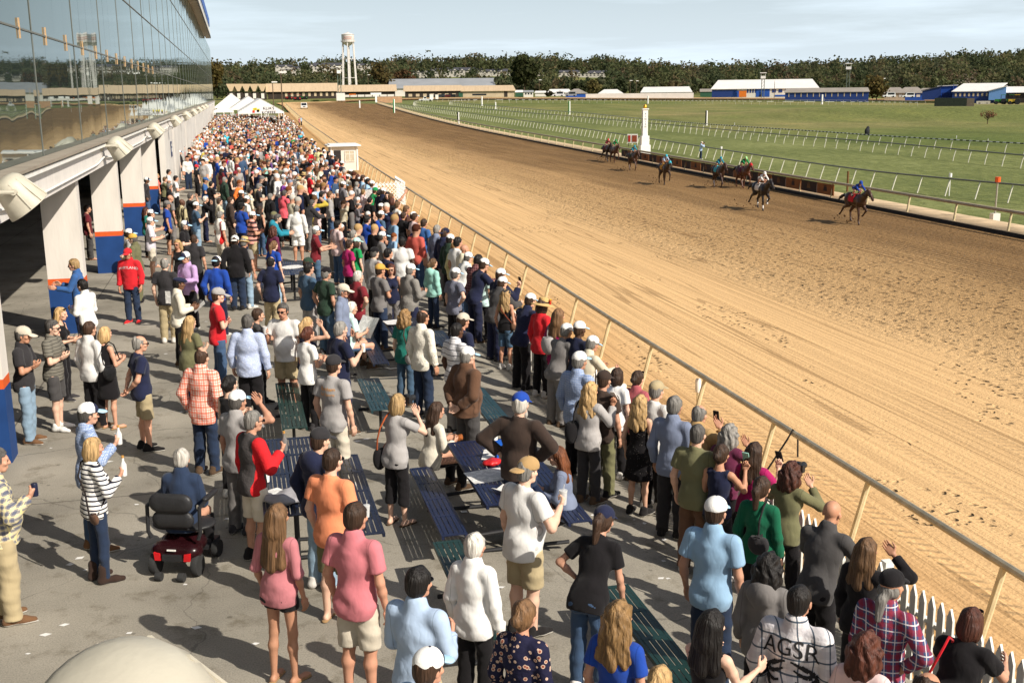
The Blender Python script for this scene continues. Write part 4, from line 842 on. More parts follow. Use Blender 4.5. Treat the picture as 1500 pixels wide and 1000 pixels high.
def bot_mesh(bd, pose, kind, seed=0):
    def mk():
        J = skel(bd, pose); B = BUILD[bd]; lt = B['lt']; T, Rt, hip = J['T'], J['Rt'], J['hip']; P = torso(bd, J)[:2] + torso(bd, J)[5:7]; up = Rt @ np.array([0, 0, 1.0])
        if B['belly']: P.append(torso(bd, J)[7])
        if kind == 'skirt':
            mid = (J['KR'] + J['KL']) / 2; P.append(CO(hip, mid, .165, .185, flat=((0, 1, 0), 1.2)))
        else:
            for n in 'RL':
                H, K, A = J['H' + n], J['K' + n], J['A' + n]
                if kind in ('sho', 'hot'): q = {'sho': .97, 'hot': .36}[kind]; c = H + (K - H) * q; P.append(CO(H, H + (K - H) * 1.2, .088 * lt, (.083 if kind == 'sho' else .088) * lt, cut=(c, nrm(K - H))))
                else:
                    q = {'cap': .5}.get(kind, 1.06); c = K + (A - K) * q; d = nrm(A - K); sk = {'leg': -.014, 'jean': .003}.get(kind, .01); P += [CO(H, K, .086 * lt, .066 * lt + max(sk, -.004)), CO(K, K * .6 + A * .4 - np.array([0, .008, 0]), .066 * lt + max(sk, -.004), .066 * lt + sk * .6, cut=(c, d)), CO(K * .6 + A * .4 - np.array([0, .008, 0]), A + d * .05, .066 * lt + sk * .6, .05 * lt + sk * 1.2, cut=(c, d))]
        wp = T((0, 0, -.035))
        def post(X, f):
            f = f - wrinkle(X, .008 if kind != 'leg' else .004, seed + 3, (22, 18, 34)); f = np.maximum(f, (X - wp) @ up)
            if kind == 'skirt': f = np.maximum(f, J['KR'][2] + .02 - X[..., 2])
            return f
        V, Q = field(P, .0155, g=.012, k=.02, post=post); return mesh_np('trousers', V, Q, [FABRIC], None, True)
    return cloth(('b', bd, pose, kind, seed), mk)
def shoe_mesh(kind):
    def mk():
        if kind == 'flip':
            P = [CO((0, -.06, .012), (0, .06, .012), .034, .034, flat=((0, 0, 1), 2.2)), CO((0, .06, .012), (.004, .15, .012), .036, .04, flat=((0, 0, 1), 2.4)), CO((-.035, .06, .03), (0, .13, .045), .006), CO((.035, .06, .03), (0, .13, .045), .006)]
            V, Q = field(P, .008, k=.006); return mesh_np('shoe', V, Q, [FABRIC], None, True)
        P = [CO((0, -.06, .045), (0, .1, .04), .04, .036), CO((0, .1, .034), (.003, .185, .026), .04, .028), CO((0, -.045, .05), (0, -.03, .1 if kind != 'boot' else .2), .044, .05)]
        V, Q = field(P, .0095, g=.004, k=.03, post=lambda X, f: np.maximum(f, .002 - X[..., 2])); c = V[Q].mean(1)[:, 2]; return mesh_np('shoe', V, Q, [FABRIC, SOLE], (c < .022).astype(int) if kind != 'boot' else None, True)
    return cloth(('s', kind), mk)
def hair_mesh(kind):
    """hair and hats in head space (eyes look along +Y)"""
    def mk():
        sk = [EL((0, -.016, .03), (.079, .099, .092)), EL((0, -.045, -.03), (.066, .062, .07))]; amp = .0028; g = .012; k = .02
        face = lambda X: np.maximum(.045 - X[..., 1] + .25 * np.maximum(X[..., 2] - .05, 0) * 4 * 0, -9)
        def post(X, f):
            x, y, z = X[..., 0], X[..., 1], X[..., 2]
            wz = (2.2 if kind in ('wavy', 'curl') else .5); f = f - amp * (np.sin(75 * x + wz * np.sin(24 * z + 9 * x) + 1.3) + np.sin(52 * x + 60 * y + wz * np.sin(31 * z)) * .8) - (.006 * np.sin(40 * z + 30 * x) * np.sin(44 * x + 30 * y + 20 * z) if kind == 'curl' else 0)
            if kind in ('short', 'crop', 'bald', 'ring'): lim = np.where(z > .055, .2, np.where(z > -.02, .028, -.02)); f = np.maximum(f, y - lim - np.maximum(z - .055, 0) * .2); f = np.maximum(f, -.085 - z)
            else: f = np.maximum(f, np.where((z < .06), y - .03, -1) )
            f = np.where((z > .03) & (z < .078), np.maximum(f, y - .085 + (.078 - z) * 1.1), f)
            if kind == 'ring': f = np.maximum(f, .088 - np.sqrt(x * x + (y - .02) ** 2 + (z - .115) ** 2))
            return f
        P = list(sk)
        if kind == 'crop': g = .006; amp = .0015
        if kind == 'ring': g = .008
        if kind == 'bob': P += [EL((s * .062, -.02, -.05), (.03, .055, .09)) for s in (-1, 1)] + [EL((0, -.075, -.06), (.075, .045, .1))]
        if kind in ('long', 'wavy', 'lng'): L_ = .30 if kind != 'lng' else .42; P += [CO((s * .055, -.045, 0), (s * .085, -.085, -L_), .05, .046, flat=((0, 1, 0), 1.3)) for s in (-1, 1)] + [CO((0, -.075, 0), (0, -.125, -L_ - .03), .06, .045, flat=((0, 1, 0), 1.4)), CO((0, -.07, 0), (0, -.11, -.12), .075, .075, flat=((0, 1, 0), 1.5))]
        if kind == 'wavy': amp = .006; g = .018
        if kind == 'curl': P += [EL((s * .07, -.03, -.06), (.05, .06, .1)) for s in (-1, 1)] + [EL((0, -.08, -.09), (.1, .06, .13))]; amp = .007; g = .022
        if kind == 'pony': P += [CO((0, -.11, .03), (0, -.15, -.02), .026, .034), CO((0, -.15, -.02), (0, -.135, -.2), .034, .016)]
        if kind == 'bun': P += [EL((0, -.118, -.01), (.042, .036, .042))]
        if kind == 'tail': P = [CO((0, -.09, -.05), (0, -.135, -.09), .025, .03), CO((0, -.135, -.09), (0, -.14, -.24), .03, .014), EL((0, -.04, -.03), (.073, .07, .06))]
        V, Q = field(P, .0095, g=g, k=k, post=post); return mesh_np('hair', V, Q, [HAIR], None, True)
    return cloth(('h', kind), mk)
def hat_mesh(kind):
    def mk():
        if kind in ('gc', 'cap', 'gcg'):
            cr = [EL((0, -.01, .05), (.085, .106, .085))]; post = lambda X, f: np.maximum(f, .032 - X[..., 2] - .12 * np.maximum(-X[..., 1], 0))
            V, Q = field(cr, .009, g=.008, post=post); br = [EL((0, .128, .043), (.074, .075, .012))]
            bv, bq = field(br, .008, post=lambda X, f: np.maximum(f - .25 * 0, .035 + 3.2 * (X[..., 0] ** 2) - 9)); bv[:, 2] -= 2.2 * bv[:, 0] ** 2 + .12 * (bv[:, 1] - .1)
            bu = [EL((0, -.01, .145), (.01, .01, .006))]; uv, uq = field(bu, .006); c = V[Q].mean(1); mi = np.zeros(len(Q), int)
            if kind != 'cap': mi[(c[:, 1] > .03 + .25 * np.abs(c[:, 0]))] = 1
            Va = np.concatenate([V, bv, uv]); Qa = np.concatenate([Q, bq + len(V), uq + len(V) + len(bv)]); m_ = np.concatenate([mi, np.full(len(bq), 2 if kind != 'cap' else 0), np.full(len(uq), 1 if kind != 'cap' else 0)])
            return mesh_np('cap', Va, Qa, [FABRIC] if kind == 'cap' else [CAPW, CAPN, CAPB], m_, True)
        if kind == 'beanie': V, Q = field([EL((0, -.015, .045), (.086, .104, .1))], .009, g=.01, post=lambda X, f: np.maximum(f, .0 - X[..., 2])); return mesh_np('hat', V, Q, [FABRIC], None, True)
        if kind == 'flat': V, Q = field([EL((0, 0, .075), (.095, .125, .05)), EL((0, .1, .055), (.07, .05, .016))], .009, post=lambda X, f: np.maximum(f, .04 - X[..., 2])); return mesh_np('hat', V, Q, [FABRIC], None, True)
        if kind == 'helm': V, Q = field([EL((0, -.01, .045), (.09, .11, .1)), EL((0, .1, .04), (.06, .05, .012))], .012, g=.012, post=lambda X, f: np.maximum(f, -.005 - X[..., 2])); return mesh_np('helmet', V, Q, [FABRIC], None, True)
        b = MB(); w_ = {'straw': .21, 'fed': .15}[kind]
        b.lathe([(.001, .15), (.05, .152), (.082, .135), (.09, .05), (.1, .045), (w_, .03 if kind == 'fed' else .015), (w_, .022 if kind == 'fed' else .005), (.092, .035), (.001, .036)], n=26); b.cur = 1; b.lathe([(.0925, .075), (.093, .05), (.0915, .048)], n=26)
        if kind == 'straw':
            rr_ = random.Random(4)
            for q in range(26): a = rr_.uniform(-.9, 1.2); b.cur = 2 + q % 3; b.lathe([(.002, .02), (.02, .012), (.016, -.01), (.002, -.012)], (math.sin(a) * .12, math.cos(a) * .12, .06 + rr_.uniform(-.02, .07)), 6)
        return b.mesh('hat', [STRAW, DARKF, mat('petal_red', srgb(200, 40, 36)), mat('petal_yellow', srgb(230, 180, 60)), mat('petal_green', srgb(80, 110, 50))], True)
    return cloth(('c', kind), mk)
# fabrics
FABRIC = mat('fabric', rough=.9, var=.13, scale=5, spec=.12, bump=.5, bscale=26, objcol=True, stretch=(1, 1, .55))
_t = FABRIC.node_tree; _p = _t.nodes['Principled BSDF']; _p.inputs['Sheen Weight'].default_value = .12; _sx = N(_t, 'ShaderNodeSeparateXYZ'); _t.links.new(N(_t, 'ShaderNodeTexCoord').outputs['Object'], _sx.inputs[0]); _sm = mathn(_t, 'LESS_THAN', mathn(_t, 'ABSOLUTE', mathn(_t, 'SUBTRACT', mathn(_t, 'ABSOLUTE', _sx.outputs[0]), mathn(_t, 'MULTIPLY_ADD', _sx.outputs[2], -.05, .255))), .0035); _bl = _p.inputs['Base Color'].links[0].from_socket; _t.links.new(mixc(_t, mathn(_t, 'MULTIPLY', _sm, .3), _bl, (0, 0, 0)), _p.inputs['Base Color']); _ob = N(_t, 'ShaderNodeObjectInfo'); _cm = N(_t, 'ShaderNodeCombineXYZ'); [_t.links.new(mathn(_t, 'MULTIPLY', _ob.outputs['Random'], k_), _cm.inputs[i_]) for i_, k_ in ((0, 37.0), (1, 91.0), (2, 53.0))]; _va = N(_t, 'ShaderNodeVectorMath', operation='ADD'); _t.links.new(N(_t, 'ShaderNodeTexCoord').outputs['Object'], _va.inputs[0]); _t.links.new(_cm.outputs[0], _va.inputs[1]); _co = _va.outputs[0]
_f1 = mathn(_t, 'ABSOLUTE', mathn(_t, 'SUBTRACT', noise(_t, _co, 3.8, 1.5, (1, 1, .4)), .5)); _f2 = mathn(_t, 'ABSOLUTE', mathn(_t, 'SUBTRACT', noise(_t, _co, 12, 2, (1, 1, .5)), .5))
_b = N(_t, 'ShaderNodeBump', Strength=.7, Distance=.062); _t.links.new(mathn(_t, 'ADD', mathn(_t, 'MULTIPLY', mathn(_t, 'SMOOTH_MIN', _f1, .16, .08), 1.0), mathn(_t, 'MULTIPLY', mathn(_t, 'SMOOTH_MIN', _f2, .13, .05), .2)), _b.inputs['Height']); _t.links.new(_b.outputs['Normal'], _p.inputs['Normal'])
SKIN = mat('skin', rough=.55, var=.08, scale=9, objcol=True, spec=.35); EYE = mat('eye', (.04, .03, .025), .3); LIP = mat('lips', srgb(160, 90, 82), .5)
HAIR = mat('hair', rough=.55, var=.62, scale=30, bump=1.0, bscale=55, objcol=True, stretch=(1, 1, .1), spec=.35)
SOLE = mat('shoe_sole', srgb(200, 196, 188), .7); STRAW = mat('straw', srgb(214, 180, 120), .85, .15, 60, .5, 120); DARKF = mat('hat_band', srgb(40, 36, 34), .8)
CAPW = mat('cap_white', srgb(238, 236, 232), .8, .05, 20, .2, 80); CAPN = mat('cap_navy', srgb(36, 40, 66), .8, .1); CAPB = mat('cap_light_blue', srgb(168, 206, 230), .7, .05)
LENSM = mat('sunglass_lens', (.012, .012, .014), .12, 0)
def glasses_mesh():
    def mk():
        b = MB()
        for s in (-1, 1): b.lathe([(.0235, .004), (.0235, -.004)], n=14, M=Matrix.Translation((s * .033, .108, .006)) @ Matrix.Rotation(R(90), 4, 'X') @ Matrix.Diagonal((1, .78, 1, 1))); b.bar((s * .056, .106, .012), (s * .084, -.01, .008), .0035, n=5)
        b.bar((-.012, .11, .01), (.012, .11, .01), .003, n=5); return b.mesh('sunglasses', LENSM)
    return cloth('sg', mk)
def pattern(name, fn):
    if name in MATS: return MATS[name]
    def bld(t, L, p):
        co = N(t, 'ShaderNodeTexCoord'); sx = N(t, 'ShaderNodeSeparateXYZ'); L.new(co.outputs['Object'], sx.inputs[0]); c = fn(t, co.outputs['Object'], sx.outputs)
        L.new(c, p.inputs['Base Color']); b = N(t, 'ShaderNodeBump', Strength=.5, Distance=.02); L.new(noise(t, co.outputs['Object'], 26, 3), b.inputs['Height']); L.new(b.outputs['Normal'], p.inputs['Normal'])
    MATS[name] = attr_mat(name, bld, .85); return MATS[name]
def st_(t, q, per, frac): return mathn(t, 'LESS_THAN', mathn(t, 'FRACT', mathn(t, 'ADD', mathn(t, 'DIVIDE', q, per), 50.0)), frac)
def f_stripe(a, b, per, frac, ax=2): return lambda t, v, s: mixc(t, st_(t, s[ax], per, frac), a, b)
def f_plaid(a, b, c, per):
    def f(t, v, s):
        u = mathn(t, 'ADD', s[0], mathn(t, 'MULTIPLY', s[1], .8)); q = mixc(t, mathn(t, 'MULTIPLY', st_(t, u, per, .42), .6), a, b); q = mixc(t, mathn(t, 'MULTIPLY', st_(t, s[2], per, .42), .6), q, b)
        q = mixc(t, mathn(t, 'MULTIPLY', st_(t, mathn(t, 'ADD', u, per * .33), per, .1), .9), q, c); return mixc(t, mathn(t, 'MULTIPLY', st_(t, mathn(t, 'ADD', s[2], per * .33), per, .1), .9), q, c)
    return f
def f_print(a, b, c, sc, th=.32):
    def f(t, v, s):
        vo = N(t, 'ShaderNodeTexVoronoi', Scale=sc); t.links.new(v, vo.inputs['Vector']); q = mixc(t, mathn(t, 'LESS_THAN', vo.outputs['Distance'], th), a, b); return mixc(t, mathn(t, 'LESS_THAN', mathn(t, 'ABSOLUTE', mathn(t, 'SUBTRACT', vo.outputs['Distance'], th)), .07), q, c)
    return f
K_ = srgb
PATS = {
 'plaidorange': ('orange and white plaid', lambda: f_plaid(K_(240, 226, 210), K_(226, 92, 58), K_(226, 60, 40), .075)), 'strnavy': ('white and navy striped', lambda: f_stripe(K_(236, 234, 230), K_(34, 36, 52), .052, .34)),
 'checkblue': ('blue checked', lambda: f_plaid(K_(200, 212, 230), K_(96, 124, 176), K_(80, 100, 150), .03)), 'plaidnavy': ('navy, white and yellow plaid', lambda: f_plaid(K_(196, 186, 160), K_(52, 66, 104), K_(226, 210, 150), .06)),
 'strgrey': ('grey striped', lambda: f_stripe(K_(116, 112, 102), K_(60, 58, 56), .05, .18)), 'checkwhite': ('white checked', lambda: f_plaid(K_(226, 222, 226), K_(196, 190, 202), K_(170, 164, 182), .03)),
 'strcream': ('black and cream striped', lambda: f_stripe(K_(176, 164, 128), K_(60, 52, 44), .1, .4, 0)), 'strpink': ('pink and black striped', lambda: f_stripe(K_(224, 160, 146), K_(64, 50, 54), .13, .42)),
 'redpanel': ('white and red paneled', lambda: (lambda t, v, s: mixc(t, mathn(t, 'LESS_THAN', mathn(t, 'ABSOLUTE', mathn(t, 'SUBTRACT', s[0], .17)), .03), K_(230, 224, 216), K_(206, 44, 44)))),
 'raglan': ('charcoal and red raglan', lambda: (lambda t, v, s: mixc(t, mathn(t, 'GREATER_THAN', mathn(t, 'ABSOLUTE', s[0]), .155), K_(74, 70, 70), K_(206, 40, 46)))),
 'greyred': ('grey and red paneled', lambda: (lambda t, v, s: mixc(t, mathn(t, 'LESS_THAN', mathn(t, 'ABSOLUTE', mathn(t, 'SUBTRACT', s[0], -.15)), .02), K_(112, 108, 112), K_(196, 44, 56)))),
 'floralblue': ('blue and white floral', lambda: f_print(K_(176, 188, 218), K_(96, 116, 168), K_(216, 222, 236), 46, .3)), 'printdark': ('dark medallion print', lambda: f_print(K_(34, 34, 58), K_(150, 84, 66), K_(200, 170, 150), 22, .3)),
 'dotblack': ('black and white flecked', lambda: f_print(K_(24, 22, 24), K_(210, 204, 196), K_(24, 22, 24), 40, .16)), 'floralpink': ('pink and white floral', lambda: f_print(K_(226, 206, 204), K_(180, 60, 92), K_(230, 160, 170), 18, .3)),
 'leafwhite': ('white leaf print', lambda: f_print(K_(228, 222, 208), K_(176, 160, 140), K_(228, 222, 208), 14, .2)), 'strwhite': ('white striped', lambda: f_stripe(K_(226, 224, 226), K_(46, 46, 62), .085, .12)),
 'plaidmaroon': ('maroon plaid', lambda: f_plaid(K_(112, 70, 70), K_(76, 44, 50), K_(160, 120, 116), .05)), 'plaidred': ('red, navy and white plaid', lambda: f_plaid(K_(70, 84, 120), K_(150, 40, 52), K_(222, 214, 216), .085)),
 'plaidwhite': ('white plaid', lambda: f_plaid(K_(226, 222, 222), K_(196, 192, 196), K_(50, 70, 88), .13)), 'printnavy': ('navy patterned', lambda: f_print(K_(38, 42, 76), K_(126, 100, 110), K_(60, 66, 110), 16, .3)),
 'speckle': ('speckled grey', lambda: f_print(K_(134, 130, 124), K_(166, 162, 154), K_(120, 116, 112), 50, .25)), 'heather': ('heather grey', lambda: f_print(K_(112, 114, 128), K_(140, 142, 152), K_(100, 102, 116), 60, .3)), 'strbw': ('black and white striped', lambda: f_stripe(K_(226, 222, 216), K_(30, 28, 32), .09, .55)),
}
COL = dict(white=(228, 226, 222), cream=(214, 204, 180), ivory=(226, 218, 200), lightgrey=(168, 164, 162), grey=(122, 118, 116), darkgrey=(72, 70, 70), charcoal=(52, 50, 52), black=(28, 26, 28), navy=(34, 38, 62), royal=(34, 70, 158), blue=(58, 96, 152), slate=(72, 96, 120), lightblue=(150, 184, 214), paleblue=(176, 196, 222), greyblue=(128, 138, 162),
           denim=(66, 88, 118), darkdenim=(40, 52, 74), lightdenim=(140, 164, 184), teal=(40, 118, 106), turquoise=(44, 138, 160), cyan=(64, 178, 200), mint=(150, 200, 188), palemint=(190, 216, 212), green=(34, 138, 78), emerald=(26, 98, 70), darkgreen=(44, 62, 50), olive=(112, 110, 80), khaki=(176, 160, 126), tan=(186, 152, 104), beige=(206, 196, 178), brown=(96, 70, 54), darkbrown=(62, 50, 44),
           maroon=(104, 36, 42), burgundy=(126, 40, 48), red=(200, 40, 48), coral=(216, 104, 92), salmon=(222, 92, 104), pink=(206, 122, 130), dustypink=(190, 120, 126), palepink=(228, 200, 198), magenta=(160, 32, 92), purple=(136, 70, 170), violet=(96, 62, 124), lilac=(192, 158, 204), orange=(226, 122, 58), peach=(236, 146, 104), yellow=(222, 196, 84), paleyellow=(222, 212, 158), mustard=(214, 166, 78), gold=(200, 150, 60), plum=(96, 40, 66), lime=(170, 220, 150), rose=(164, 86, 92))
WORD = dict(lightgrey='light grey', darkgrey='dark grey', royal='royal blue', lightblue='light blue', paleblue='pale blue', greyblue='grey blue', darkdenim='dark blue', lightdenim='faded blue', denim='blue', palemint='pale mint', darkgreen='dark green', darkbrown='dark brown', dustypink='dusty pink', palepink='pale pink', paleyellow='pale yellow', slate='slate blue', emerald='deep green', rose='dusty rose')
HCOL = dict(blk=(26, 22, 20), brn=(62, 44, 32), lbr=(108, 80, 54), bln=(186, 152, 104), dbl=(150, 116, 74), gry=(132, 128, 122), dgr=(86, 82, 78), wht=(196, 190, 180), red=(128, 74, 42), aub=(78, 42, 30))
HWORD = dict(blk='black', brn='brown', lbr='light brown', bln='blonde', dbl='dark blonde', gry='grey', dgr='dark grey', wht='white', red='reddish', aub='auburn')
